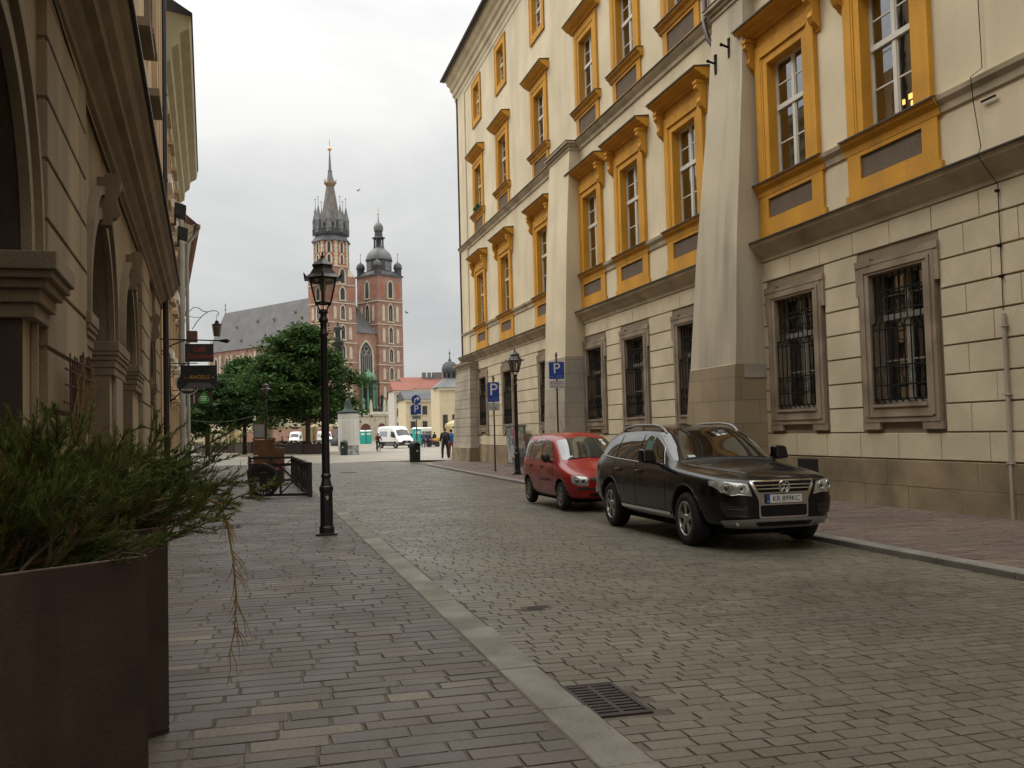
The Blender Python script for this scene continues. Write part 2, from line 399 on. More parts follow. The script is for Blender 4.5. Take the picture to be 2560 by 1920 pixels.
g = MB(); S = 900
g.quad((-S,-S,-.16),(S,-S,-.16),(S,S,-.16),(-S,S,-.16))
tag(g.build('ground', mat('far_ground', (.16,.14,.11), .9)), kind='structure')
GRATE = (1.85,2.20,5.31,6.02)
b = MB(); b.add([(1.5,-6,-.0265),(8.6,-6,-.088),(9.2,60,-.093),(1.5,60,-.0265)], [(0,1,2,3)], False)
tag(b.build('road_bed', M['grout']), kind='structure')
stones('road', 1.6, 59.5, .128, (.19,.27), xl_road, xr_road, z_road, stone_road, holes=(GRATE,(2.38,2.64,8.6,8.88)), seed=3, gap=.006, cham=.0045, jit=.0015, tilt=.003, depth=.012)
b = MB(); b.add([(-12,-6,-.007),(1.7,-6,-.007),(1.7,60,-.007),(-12,60,-.007)], [(0,1,2,3)], False)
tag(b.build('pavement_bed', M['grout']), kind='structure')
stones('pavement', 2.2, 60, .172, (.27,.52), lambda y: max(x_left(y)-.25, -5), lambda y: 1.56, lambda x: 0, stone_pave, holes=((-.85,-.25,18.2,19.0),), seed=5, gap=.010, cham=.006, jit=.002, tilt=.004)
def xk(y): return xr_road(y) + (0 if y < 49 else ((y-49)/7)**2*2.6)
b = MB(); b.add([(8.0,-6,-.007),(30,-6,-.007),(30,57,-.007),(11,57,-.007),(8.8,50,-.007)], [(0,1,2,3,4)], False)
tag(b.build('pavement_bed', M['grout']), kind='structure')
stones('pavement', 3, 56.5, .17, (.28,.5), lambda y: xk(y)+.27, lambda y: 12.6, lambda x: 0, stone_pave_r, seed=8, gap=.013)
# the market square: one sheet from the end of the street to behind the church
b = MB(); b.quad((-80,59.5,-.045),(180,59.5,-.045),(180,360,-.045),(-80,360,-.045)); b.quad((12.6,56.5,-.045),(60,56.5,-.045),(60,59.5,-.045),(9.2,59.5,-.045))
tag(b.build('market_square', square_mat), kind='structure')
# kerbs
R = random.Random(4)
k = MB(); y = 1.0
while y < 60:
    L_ = R.uniform(.9,1.5); w = R.uniform(-.012,.012); z = R.uniform(-.003,.003)
    k.box(1.57, 1.855+w, y, y+L_-.008, -.12, z); y += L_
tag(k.build('kerb', M['granite'], bevel=.012), kind='structure')
def poly_kerb(pts, w, z0, z1, seg=1.1):
    k = MB(); pts = [Vector((*p,0)) for p in pts]
    d = [0]
    for a, bb in zip(pts, pts[1:]): d.append(d[-1] + (bb-a).length)
    def at(t):
        for i in range(len(pts)-1):
            if t <= d[i+1]: return pts[i].lerp(pts[i+1], (t-d[i])/(d[i+1]-d[i]))
        return pts[-1]
    t = 0
    while t < d[-1]-.05:
        e = min(t+seg*R.uniform(.85,1.2), d[-1]); a = at(t); c = at(e-.008); dr = (c-a).normalized(); n = Vector((dr.y,-dr.x,0))
        j = R.uniform(-.006,.006)
        A = a+n*j; B = c+n*j; C_ = c+n*(w+j); D_ = a+n*(w+j)
        k.hexa([(p.x,p.y,z0) for p in (A,B,C_,D_)], [(p.x,p.y,z1+R.uniform(-.003,.003)) for p in (A,B,C_,D_)]); t = e
    return k
pts = [(xk(y), y) for y in [2,10,20,30,40,47,49]] + [(xk(y), y) for y in (50,51,52,53,54,55,56)] + [(12.5,57.2),(16,58.2)]
tag(poly_kerb(pts, .26, -.14, .003).build('kerb', M['granitedark'], bevel=.014), kind='structure')
# gully grate
t = thing('drain_grate', 'rusty cast iron drain grate with two rows of slots set against the left kerb', 'drain grate', (2.025,5.665,-.02))
f = MB(); w, h = .172, .35
f.box(-w,w,-h,-h+.03,-.05,.004); f.box(-w,w,h-.03,h,-.05,.004); f.box(-w,-w+.028,-h+.03,h-.03,-.05,.004); f.box(w-.028,w,-h+.03,h-.03,-.05,.004)
f.build('frame', M['castiron'], t, bevel=.004)
f = MB(); f.box(-.016,.016,-h+.03,h-.03,-.05,.001)
for i in range(11):
    y = -h+.045+i*.0615
    f.box(-w+.028,w-.028,y-.0165,y+.0165,-.045,0)
f.build('bars', M['castiron'], t, bevel=.003)
f = MB(); f.box(-w,w,-h,h,-.075,-.06); f.build('sump', M['pit'], t)
t = thing('manhole_cover', 'small round iron valve cover in the road setts beyond the drain grate', 'manhole cover', (2.51,8.74,-.028))
f = MB(); f.lathe([(.125,-.03),(.125,.0),(.112,.002),(.108,-.004),(.0001,-.003)], 24); 
for a in range(6): f.box(-.075+a*.03-.008,-.075+a*.03+.008,-.05,.05,-.003,.002)
f.build('cover', M['castiron'], t)
f = MB()
f.lathe([(.16,-.03),(.16,-.001),(.126,-.001),(.1261,-.03)], 24); f.build('rim', M['grout'], t)
t = thing('manhole_cover', 'rectangular stamped iron cover in the left pavement beside the planters', 'manhole cover', (-.55,18.6,0))
f = MB(); f.box(-.29,.29,-.37,.37,-.02,.001)
for i in range(5):
    for j in range(6): f.box(-.25+i*.105,-.19+i*.105,-.33+j*.115,-.27+j*.115,0,.006)
f.build('cover', M['castiron'], t)
t = thing('manhole_cover', 'dark iron cover lying alone in the middle of the far road', 'manhole cover', (3.85,43.3,-.035))
f = MB(); f.lathe([(.42,-.03),(.42,.004),(.0001,.006)], 20); f.build('cover', M['castiron'], t)
# ------------------------------------------------------------------ right palace (local x = along the street, y = out of the wall, z = up)
palace = thing('palace', 'long cream palace with ochre window surrounds and sloping buttresses on the right', 'building', (11.7,0,0), PI/2)
COLS = [(15.72,1),(19.3,2),(24.68,3),(28.82,4),(32.62,5),(38.65,6),(45.0,7),(50.3,8)]
EXTRA = [(9.6,0),(4.2,-1),(-1.5,-2)]
ALLC = EXTRA + COLS
U0, U1 = -28.0, 55.0
def wallgrid(mb, u0, u1, z0, z1, holes, d=0, reveal=.28, rev_mi=None):
    us = sorted({u0,u1,*[h[0] for h in holes],*[h[1] for h in holes]}); zs = sorted({z0,z1,*[h[2] for h in holes],*[h[3] for h in holes]})
    for a, b in zip(us, us[1:]):
        for c, e in zip(zs, zs[1:]):
            if any(h[0] < (a+b)/2 < h[1] and h[2] < (c+e)/2 < h[3] for h in holes): continue
            mb.quad((a,d,c),(a,d,e),(b,d,e),(b,d,c))
    m0 = mb.cur
    if rev_mi is not None: mb.cur = rev_mi
    for a,b,c,e in holes:
        r = d-reveal
        mb.quad((a,d,c),(a,r,c),(a,r,e),(a,d,e)); mb.quad((b,d,c),(b,d,e),(b,r,e),(b,r,c))
        mb.quad((a,d,e),(a,r,e),(b,r,e),(b,d,e)); mb.quad((a,d,c),(b,d,c),(b,r,c),(a,r,c))
    mb.cur = m0
w = MB()
H0 = [(u-.806,u+.806,1.935,4.475) for u,_ in ALLC]
H1 = [(u-.79,u+.79,7.20,10.10) for u,_ in ALLC]
H2 = [(u-.76,u+.76,13.30,15.90) for u,_ in ALLC]
H3 = [(u-.70,u+.70,18.46,20.34) for u,_ in ALLC]
w.cur = 2; wallgrid(w, U0, U1, 0, 5.45, H0, 0, .34, rev_mi=3)
w.cur = 0; wallgrid(w, U0, U1, 5.45, 12.0, H1, 0, .28, rev_mi=1)
wallgrid(w, U0, U1, 12.0, 17.2, H2, 0, .28, rev_mi=1)
wallgrid(w, U0, U1, 17.2, 21.4, H3, 0, .28, rev_mi=1)
D = -15
w.quad((U1,0,0),(U1,D,0),(U1,D,21.4),(U1,0,21.4)); w.quad((U0,0,0),(U0,0,21.4),(U0,D,21.4),(U0,D,0)); w.quad((U0,D,0),(U0,D,21.4),(U1,D,21.4),(U1,D,0))
w.box(53.25, 55.02, -.2, .06, 6.0, 21.0)
w.build('wall', [M['cream'], M['ochre'], M['joint'], M['stoneframe']], palace)
# rusticated ground floor: real blocks standing 3 cm proud of the joints
R = random.Random(11)
bl = MB(); rows = [(1.40,1.90),(1.90,2.40),(2.40,2.91),(2.91,3.415),(3.415,3.92),(3.92,4.43),(4.43,4.97),(4.97,5.44)]
rows = [(.90,1.40)] + rows
for ri, (za, zb) in enumerate(rows):
    u = U0
    segs = []
    blocks = sorted([(c-1.2,c+1.2) for c,_ in ALLC]) if 1.5 < (za+zb)/2 < 4.75 else []
    cur = U0
    for a, b in blocks: segs.append((cur,a)); cur = b
    segs.append((cur,U1))
    for a, b in segs:
        n = max(1, round((b-a)/1.18)) 
        if b-a > 1.3 and ri % 2 and n > 1:
            cuts = [a] + [a+(b-a)*(i+.5)/n for i in range(n)] + [b]
        else: cuts = [a+(b-a)*i/n for i in range(n+1)]
        for p, q in zip(cuts, cuts[1:]):
            t = .032+R.uniform(-.003,.003); g1 = .005; g2 = .0125
            bl.cur = 1 if (za < 1.8 and R.random() < .0) else 0
            bl.hexa([(p+g1,0,za+g2),(q-g1,0,za+g2),(q-g1-.006,t,za+g2+.008),(p+g1+.006,t,za+g2+.008)],[(p+g1,0,zb-g2),(q-g1,0,zb-g2),(q-g1-.006,t,zb-g2-.008),(p+g1+.006,t,zb-g2-.008)])
bl.build('stone_facing', [M['creamblock'], M['whitestone']], palace)
pl = MB(); u = U0
while u < U1:
    n = R.uniform(.9,1.7); e = min(u+n, U1)
    if not (20.0 < (u+e)/2 < 20.6): pl.box(u+.002, e-.002, -.1, .07+R.uniform(-.004,.004), -.1, .40)
    else: pl.box(u+.002, e-.002, -.1, .07, -.1, .40)
    u = e
u = U0
while u < U1:
    n = R.uniform(1.2,2.6); e = min(u+n, U1); pl.box(u+.002, e-.002, -.1, .07+R.uniform(-.004,.004), .404, .885); u = e
pl.build('plinth', M['plinth'], palace, bevel=.008)
v = MB(); v.box(18.55,19.35,.05,.0795,.52,.84); v.build('cellar_vent', M['pit'], palace)
# string courses and cornices
def course(prof, z, segs, m, name):
    c = MB()
    for a, b in segs: c.extr([(d, z+h) for d, h in prof], a, b)
    return c.build(name, m, palace)
P1 = [(0,-.47),(.05,-.45),(.06,-.36),(.12,-.30),(.20,-.18),(.30,-.10),(.32,-.03),(.32,0),(0,.04)]
B2 = (20.7,23.3); B1 = (33.78,36.27)
segs1 = [(U0,20.72),(23.2,33.8),(36.25,55.3)]
for sg in segs1: course(P1, 5.9, [sg], M['cornice'], 'cornice'); course([(0,.041),(.34,.004),(.34,-.012),(.36,-.012),(.36,.012),(0,.06)], 5.9, [sg], M['sheet'], 'cornice_flashing')
PS = [(0,-.30),(.04,-.28),(.06,-.16),(.13,-.08),(.15,0),(0,.02)]
PSO = [(0,-.32),(.06,-.30),(.08,-.17),(.16,-.09),(.19,0),(0,.022)]
cs = sorted(u for u,_ in ALLC); segS = []; cur = U0
for c in cs:
    segS.append((cur, c-1.42)); cur = c+1.42
segS.append((cur, 55.15))
for sg in segS: course(PS, 7.27, [sg], M['cornice'], 'sill_course')
P2 = [(0,-.34),(.05,-.32),(.07,-.22),(.14,-.14),(.20,-.06),(.21,0),(0,.05)]
for sg in [(U0,20.72),(22.4,33.8),(36.25,55.2)]: course(P2, 12.24, [sg], M['cornice'], 'cornice'); course([(0,.052),(.23,.004),(.23,-.01),(.245,-.01),(.245,.012),(0,.066)], 12.24, [sg], M['sheet'], 'cornice_flashing')
PE = [(0,-1.55),(.04,-1.5),(.05,-1.3),(.10,-1.22),(.12,-1.05),(.22,-.98),(.25,-.75),(.36,-.66),(.40,-.45),(.55,-.33),(.60,-.15),(.66,-.10),(.66,0),(0,.02)]
course(PE, 22.4, [(U0,55.66)], M['cream'], 'eaves_cornice')
r = MB(); r.add([(U0,.78,22.40),(55.78,.78,22.40),(55.78,-7,28.5),(U0,-7,28.5),(U0,-15.5,22.4),(55.78,-15.5,22.4)], [(0,3,2,1),(3,4,5,2)], False)
r.box(U0,55.8,.66,.80,22.30,22.425); r.add([(55.76,.7,22.40),(55.76,-7,28.45),(55.76,-15.4,22.4)], [(0,1,2)], False)
r.build('roof', M['sheet'], palace)
gt = MB(); gt.cyl((U0,.86,22.42),(55.9,.86,22.42),.075,n=8); gt.build('gutter', M['sheet'], palace)
# window types ----------------------------------------------------
def sash_frame(mb, hw, z0, z1, d, tr, bars=2, w=.055):
    """white casement: outer frame, transom at tr, centre mullion, glazing bars"""
    mb.box(-hw,-hw+w,d-.06,d,z0,z1); mb.box(hw-w,hw,d-.06,d,z0,z1); mb.box(-hw+w,hw-w,d-.06,d,z0,z0+w*1.3); mb.box(-hw+w,hw-w,d-.06,d,z1-w,z1)
    mb.box(-hw+w,hw-w,d-.06,d+.035,tr-.055,tr+.055)
    mb.box(-.055,.055,d-.06,d+.012,z0+w,tr-.055); mb.box(-.055,.055,d-.06,d+.012,tr+.055,z1-w)
    for a, b in ((z0+w,tr-.055),(tr+.055,z1-w)):
        for s in (-1,1):
            x0, x1 = (.055, hw-w) if s > 0 else (-hw+w, -.055)
            mb.box(x0,x0+.03,d-.05,d-.008,a,b); mb.box(x1-.03,x1,d-.05,d-.008,a,b)
            for k in range(1,bars): 
                z = a+(b-a)*k/bars; mb.box(x0+.03,x1-.03,d-.05,d-.012,z-.014,z+.014)
def pane_mesh(hw, z0, z1, d):
    p = MB(); p.quad((-hw,d,z0),(-hw,d,z1),(hw,d,z1),(hw,d,z0)); return p
def room_mesh(hw, z0, z1, d, dep=.9):
    p = MB(); a, b = -hw-.25, hw+.25
    p.quad((a,d-dep,z0-.1),(a,d-dep,z1+.1),(b,d-dep,z1+.1),(b,d-dep,z0-.1))
    p.quad((a,d-.04,z0-.1),(a,d-.04,z1+.1),(a,d-dep,z1+.1),(a,d-dep,z0-.1)); p.quad((b,d-.04,z0-.1),(b,d-dep,z0-.1),(b,d-dep,z1+.1),(b,d-.04,z1+.1))
    p.quad((a,d-.04,z1+.1),(b,d-.04,z1+.1),(b,d-dep,z1+.1),(a,d-dep,z1+.1)); p.quad((a,d-.04,z0-.1),(a,d-dep,z0-.1),(b,d-dep,z0-.1),(b,d-.04,z0-.1))
    return p
def curtain_mesh(hw, z0, z1, d, R, kind):
    p = MB(); p.smooth = True
    def strip(xa, xb, za, zb):
        n = 14; vs = []
        for i in range(n+1):
            x = xa+(xb-xa)*i/n; y = d-.16+.022*math.sin(i*2.4+R.random()); vs += [(x,y,za),(x,y,zb)]
        p.add(vs, [(2*i,2*i+1,2*i+3,2*i+2) for i in range(n)], True)
    if kind == 0: strip(-hw,-hw*.55,z0,z1); strip(hw*.5,hw,z0,z1)
    elif kind == 1: strip(-hw, hw*R.uniform(-.1,.3), z0, z1)
    elif kind == 2: strip(-hw, hw, z1-(z1-z0)*.35, z1)
    else: strip(hw*.1, hw, z0, z1); strip(-hw,-hw*.75,z0,z1)
    return p
def add_window(c, hw, z0, z1, d, tr, frame_me, surround_objs, R, bars=2, grille=None):
    W = link('window', surround_objs[0][1], palace, (c,0,0))
    for nm, me in surround_objs[1:]: link(nm, me, W)
    link('sash', frame_me, W)
    pane_mesh(hw-.02, z0+.02, z1-.02, d-.03).build('pane', M['pane'], W)
    room_mesh(hw, z0, z1, d).build('room', M['room'], W)
    curtain_mesh(hw-.06, z0+.05, z1-.05, d-.04, R, R.choice((0,0,1,2,3))).build('curtain', M['curtain'], W)
    if grille: link('grille', grille, W)
    return W
# ground floor: eared stone frame + bulging iron grille
s = MB()
hw, za, zb = .80, 1.94, 4.47
s.box(-1.10,-hw,-.02,.085,1.60,4.66); s.box(hw,1.10,-.02,.085,1.60,4.66)
s.box(-hw,hw,-.02,.083,zb,4.66); s.box(-hw,hw,-.02,.083,1.60,za-.055); s.box(-hw,hw,-.30,.11,za-.055,za)
s.box(-1.215,-1.10,-.02,.078,4.10,4.66); s.box(1.10,1.215,-.02,.078,4.10,4.66)
s.box(-1.215,-.72,-.02,.095,4.66,4.79); s.box(.72,1.215,-.02,.095,4.66,4.79); s.box(-.72,.72,-.02,.090,4.66,4.73)
s.box(-1.16,-.62,-.02,.076,1.46,1.60); s.box(.62,1.16,-.02,.076,1.46,1.60)
s.box(-1.0,-.93,.08,.105,1.72,4.56); s.box(.93,1.0,.08,.105,1.72,4.56); s.box(-1.0,1.0,.08,.104,4.52,4.58); s.box(-.93,.93,.08,.103,1.70,1.74)
stone_me = s.mesh('stone_surround', M['stoneframe'])
fr = MB(); sash_frame(fr, hw, za, zb, -.20, 3.62, 2); f0_me = fr.mesh('sash', mat('shaded_window_paint', (.34,.32,.27), .6, vary=.1, fine=.03))  # sash paint darkened to carry the shade of the deep grilled opening
g = MB(); nb = 9
for i in range(nb):
    x = -hw+.05+(2*hw-.1)*i/(nb-1)
    g.tube([(x,-.03,zb-.02),(x,-.03,3.55),(x,.03,3.49),(x,.05,3.38),(x,.05,2.1),(x,.03,2.02),(x,-.02,1.97)], .0135, 5)
for z, d in ((4.12,-.03),(3.72,-.03),(3.38,.05),(2.66,.05),(2.30,.05),(2.03,.03)):
    g.box(-hw+.03,hw-.03,d-.010,d+.010,z-.014,z+.014)
def scroll(mb, cx, cz, d, sx, sz, r=.008):
    pts = []
    for i in range(22):
        t = i/21; a = PI*2.6*(1-t)+.3; q = .12+.30*(1-t) if False else .0
    n = 9
    up = [(cx+sx*.28*math.cos(a)*k, d, cz+sz*.30+sz*.20*math.sin(a)*k) for a, k in [(PI*1.5-PI*1.6*i/n, .35+.65*i/n) for i in range(n+1)]]
    dn = [(cx-(p[0]-cx), d, cz-(p[2]-cz)) for p in up]
    mb.tube(up + list(reversed(dn)), r, 4)
for i in range(nb-1):
    x = -hw+.05+(2*hw-.1)*(i+.5)/(nb-1); q = 1 if i % 2 else -1
    scroll(g, x, 3.92, -.03, q*.17, .36); scroll(g, x, 2.48, .05, q*.17, .33)
for x in (-hw+.02, hw-.02):
    for z in (3.5,2.66,2.03): g.box(x-.02,x+.02,-.04,.05,z-.012,z+.012)
grille_me = g.mesh('grille', M['iron'])
# first floor: ochre surround with consoles, hood, sill, apron with recessed panel
def surround1():
    o = MB(); hw = .75
    for sgn in (-1,1):
        a = lambda x0,x1,*r: o.box(min(sgn*x0,sgn*x1),max(sgn*x0,sgn*x1),*r)
        a(hw,1.0,-.28,.07,7.29,10.30); a(1.0,1.25,-.02,.10,7.29,10.55); a(.94,1.0,.07,.088,7.29,10.24)
        a(1.25,1.42,-.02,.04,9.95,10.80)
        # console scroll
        o.prism([(.0,10.72),(.26,10.72),(.28,10.60),(.20,10.50),(.16,10.36),(.20,10.24),(.14,10.12),(.06,10.06),(.0,9.98)], lambda y,z,t,sgn=sgn: (sgn*t,y+.04,z), 1.26, 1.44)
        o.box(min(sgn*1.23,sgn*1.47),max(sgn*1.23,sgn*1.47),0,.33,10.72,10.80)
    o.box(-hw,hw,-.28,.07,10.05,10.30); o.box(-1.0,1.0,-.02,.098,10.30,10.52); o.box(-1.0,1.0,.06,.115,10.24,10.30)
    o.box(-1.22,1.22,-.02,.05,10.55,10.80)
    o.extr([(0,10.80),(.10,10.80),(.14,10.86),(.24,10.90),(.30,10.97),(.40,11.0),(.44,11.05),(.44,11.09),(0,11.11)], -1.62, 1.62)
    o.extr([(d,7.27+h) for d,h in PSO], -1.42, 1.42)
    o.box(-1.34,1.34,-.02,.055,6.93,6.96)
    # apron, panel opening .9 x .46
    o.box(-1.34,-.92,-.02,.055,5.93,6.93); o.box(.92,1.34,-.02,.055,5.93,6.93); o.box(-.92,.92,-.02,.055,6.88,6.93); o.box(-.92,.92,-.02,.055,5.93,6.42)
    o.box(-1.42,1.42,-.02,.07,5.93,6.16)
    p = MB(); p.box(-.92,.92,-.02,.012,6.42,6.88)
    h = MB(); h.extr([(0,11.112),(.46,11.092),(.46,11.07),(.475,11.07),(.475,11.105),(0,11.16)], -1.65, 1.65)
    h2_ = MB(); h2_.extr([(0,7.294),(.20,7.272),(.20,7.255),(.215,7.255),(.215,7.285),(0,7.31)], -1.44, 1.44)
    return [('window', o.mesh('window', M['ochre'])), ('panel', p.mesh('panel', M['brownpanel'])), ('hood_flashing', h.mesh('hood_flashing', M['sheet'])), ('sill_flashing', h2_.mesh('sill_flashing', M['sheet']))]
def surround2():
    o = MB(); hw = .72
    for sgn in (-1,1):
        a = lambda x0,x1,*r: o.box(min(sgn*x0,sgn*x1),max(sgn*x0,sgn*x1),*r)
        a(hw,.95,-.28,.06,13.37,16.05); a(.95,1.2,-.02,.085,13.37,16.2); a(.89,.95,.05,.078,13.37,16.0)
    o.box(-hw,hw,-.28,.06,15.85,16.05); o.box(-.95,.95,-.02,.083,16.05,16.22); o.box(-1.16,1.16,-.02,.045,16.2,16.38)
    o.extr([(0,16.38),(.10,16.38),(.14,16.44),(.26,16.50),(.34,16.58),(.40,16.62),(.40,16.68),(0,16.70)], -1.48, 1.48)
    o.extr([(0,13.10),(.08,13.12),(.12,13.22),(.20,13.28),(.22,13.36),(0,13.37)], -1.38, 1.38)
    o.box(-1.2,-.90,-.02,.05,12.30,13.10); o.box(.90,1.2,-.02,.05,12.30,13.10); o.box(-.90,.90,-.02,.05,13.02,13.10); o.box(-.90,.90,-.02,.05,12.30,12.45)
    o.box(-1.27,1.27,-.02,.06,12.28,12.42)
    p = MB(); p.box(-.90,.90,-.02,.010,12.45,13.02)
    h = MB(); h.extr([(0,16.702),(.42,16.684),(.42,16.665),(.435,16.665),(.435,16.70),(0,16.75)], -1.51, 1.51)
    h2_ = MB(); h2_.extr([(0,13.382),(.235,13.364),(.235,13.345),(.25,13.345),(.25,13.375),(0,13.40)], -1.40, 1.40)
    return [('window', o.mesh('window', M['ochre'])), ('panel', p.mesh('panel', M['brownpanel'])), ('hood_flashing', h.mesh('hood_flashing', M['sheet'])), ('sill_flashing', h2_.mesh('sill_flashing', M['sheet']))]
def surround3():
    o = MB(); hw = .66
    for sgn in (-1,1):
        a = lambda x0,x1,*r: o.box(min(sgn*x0,sgn*x1),max(sgn*x0,sgn*x1),*r)
        a(hw,1.03,-.28,.05,18.2,20.64); a(.98,1.06,.04,.07,18.17,20.66)
    o.box(-hw,hw,-.28,.05,20.3,20.64); o.box(-hw,hw,-.28,.06,18.2,18.5); o.box(-.98,.98,.04,.07,20.58,20.66); o.box(-.98,.98,.04,.07,18.17,18.25)
    return [('window', o.mesh('window', M['ochre']))]
S1, S2, S3 = surround1(), surround2(), surround3()
fr = MB(); sash_frame(fr, .75, 7.30, 10.05, -.16, 8.95, 2); f1_me = fr.mesh('sash', M['winwhite'])
fr = MB(); sash_frame(fr, .72, 13.39, 15.85, -.16, 14.85, 2); f2_me = fr.mesh('sash', M['winwhite'])
fr = MB(); sash_frame(fr, .66, 18.5, 20.3, -.16, 19.5, 2); f3_me = fr.mesh('sash', M['winwhite'])
R = random.Random(21)
for c, i in ALLC:
    add_window(c, .80, 1.94, 4.47, -.20, 3.62, f0_me, [('window', stone_me)], R, grille=grille_me)
    W = add_window(c, .75, 7.30, 10.05, -.16, 8.95, f1_me, S1, R)
    if i == 1:
        l = MB()
        for x, z in ((.30,7.95),(.36,7.95),(.30,7.80),(.55,7.9),(.2,7.78)): l.box(x-.02,x+.045,-.75,-.73,z-.05,z+.05)
        l.build('lit_lamp', emit_mat('lamp_glow', (1,.62,.18), 2.2), W)
    if i >= 3 or i < 1:
        add_window(c, .72, 13.39, 15.85, -.16, 14.85, f2_me, S2, R)
    else: add_window(c, .72, 13.39, 15.85, -.16, 14.85, f2_me, S2, R)
    add_window(c, .66, 18.5, 20.3, -.16, 19.5, f3_me, S3, R)
# buttresses -------------------------------------------------------
def buttress(u0, ua, ub, prof, zs, mats, name='buttress', slabs=None):
    """front slopes: prof [(z,d)], far edge u from ua (base) to ub (top)"""
    m = MB(); zt = prof[-1][0]; zb = prof[0][0]
    far = lambda z: ua+(ub-ua)*(z-zb)/(zt-zb)
    for (z0,d0),(z1,d1) in zip(prof, prof[1:]):
        m.cur = 1 if z1 <= zs+.001 else 0
        m.add([(u0,-.1,z0),(u0,d0,z0),(far(z0),d0,z0),(far(z0),-.1,z0),(u0,-.1,z1),(u0,d1,z1),(far(z1),d1,z1),(far(z1),-.1,z1)],
              [(0,4,5,1),(1,5,6,2),(2,6,7,3),(4,7,6,5)], False)
    o = m.build(name, mats, palace)
    # cap moulding
    c = MB(); d = prof[-1][1]; z = zt; uf = far(zt)
    for dz0, dz1, e in ((-.30,-.18,.05),(-.18,-.08,.11),(-.08,0,.19)):
        c.box(u0-e,uf+e,-.05,d+e,z+dz0,z+dz1)
    c.build('cap', M['cornice'], o)
    c = MB(); c.box(u0-.21,uf+.21,-.03,d+.21,z,z+.02); c.build('flashing', M['sheet'], o)
    return o
bm_brown = brick_mat('buttress_ashlar', (.35,.275,.17), (.29,.225,.14), (.22,.18,.125), .95, .55, .012, .92, plane='xz', bump=.4)
bm_pale = brick_mat('buttress_pale_ashlar', (.46,.41,.32), (.40,.36,.29), (.30,.26,.2), .8, .52, .010, .92, plane='xz', bump=.4)
stain_cream = mat('stained_buttress_plaster', (.60,.53,.39), .92, vary=.08, vscale=.5, bump=.4, bscale=60, fine=.03, stain=(.16,.15,.13), stain_s=1.3, stain_a=.5, streak=True)
b2 = buttress(20.68, 23.45, 22.25, [(0,.99),(3.05,.82),(3.06,.80),(6,.66),(10,.36),(12.24,.26)], 3.05, [stain_cream, bm_brown])
c = MB(); c.box(20.652,20.69,.0,.60,2.73,3.05); c.build('patch', M['whitestone'], b2)
b1 = buttress(33.75, 36.3, 36.28, [(0,.92),(4.28,.775),(4.29,.765),(8.6,.58),(12.24,.36)], 4.28, [M['cream'], bm_pale])
cb = buttress(51.5, 56.6, 55.05, [(0,.62),(.75,.57),(.76,.53),(5.42,.46)], .75, [bm_pale, M['plinth']])
f = MB()
for z in (1.40,1.90,2.40,2.91,3.42,3.92,4.43,4.97): 
    far = 56.6-1.55*z/5.42
    f.box(51.492,far+.008,.0,.05,z-.018,z+.018); d = .53-.07*(z-.76)/4.66
    f.box(51.493,far+.007,.0,d+.007,z-.014,z+.014)
f.build('joints', M['joint'], cb)
# drain pipe between buttress and window, wall brackets, lightning rod
dp = MB(); dp.tube([(23.0,.10,22.2),(23.0,.10,12.5),(22.8,.24,12.1),(22.55,.26,11.6),(22.3,.15,11.2)], .065, 8)
for z in (20,17,14): dp.box(22.9,23.1,0,.18,z-.03,z+.03)
dp.build('drainpipe', M['brownpipe'], palace)
dp = MB(); dp.cyl((55.12,.08,0.2),(55.12,.08,21.2),.06,n=8); dp.build('drainpipe', M['brownpipe'], palace)
lr = MB(); lr.tube([(13.35,.05,30),(13.3,.05,12),(13.25,.05,7.4),(13.3,.24,7.25),(13.45,.08,6.9),(13.35,.06,6.1),(13.05,.40,5.86),(13.02,.06,5.4),(13.05,.05,3.35)], .008, 5)
for z in (5.3,4.4,3.9): lr.box(13.02,13.07,.02,.09,z-.02,z+.02)
lr.box(12.98,13.3,.04,.07,6.83,6.86)
lr.build('lightning_wire', M['iron'], palace)
lr = MB(); lr.box(13.0,13.06,.04,.085,0,3.3)
for z in (3.1,2.0,.9): lr.box(12.96,13.10,.03,.095,z-.012,z+.012)
lr.build('lightning_conduit', M['whitestone'], palace)
for u, z, d in ((21.35,10.9,.31),(22.05,10.75,.33)):
    k = MB(); k.box(u-.045,u+.045,d-.1,d+.03,z-.25,z+.25); k.cyl((u,d+.03,z+.02),(u,d+.22,z+.07),.03,n=8); k.sphere((u,d+.22,z+.07),.045,8,6)
    k.build('flag_bracket', M['iron'], palace)
pt = MB(); R = random.Random(3)
pp = []
for i in range(16):
    a = R.uniform(0,6.28); pp.append((50.3+R.uniform(-.5,.5), .12+R.uniform(-.05,.05), 13.45+abs(R.gauss(0,.12))))
for p in pp: pt.sphere(p, R.uniform(.05,.11), 6, 4)
tag(pt.build('window_plant', leaf_mat('window_plant_leaf', (.03,.07,.02),(.05,.1,.03),(.07,.12,.04)), None), 'small green pot plants on the far top window sill of the cream palace', 'plant')
bpy.data.objects['window_plant'].matrix_world = Matrix.Translation((11.7,0,0)) @ Matrix.Rotation(PI/2,4,'Z')
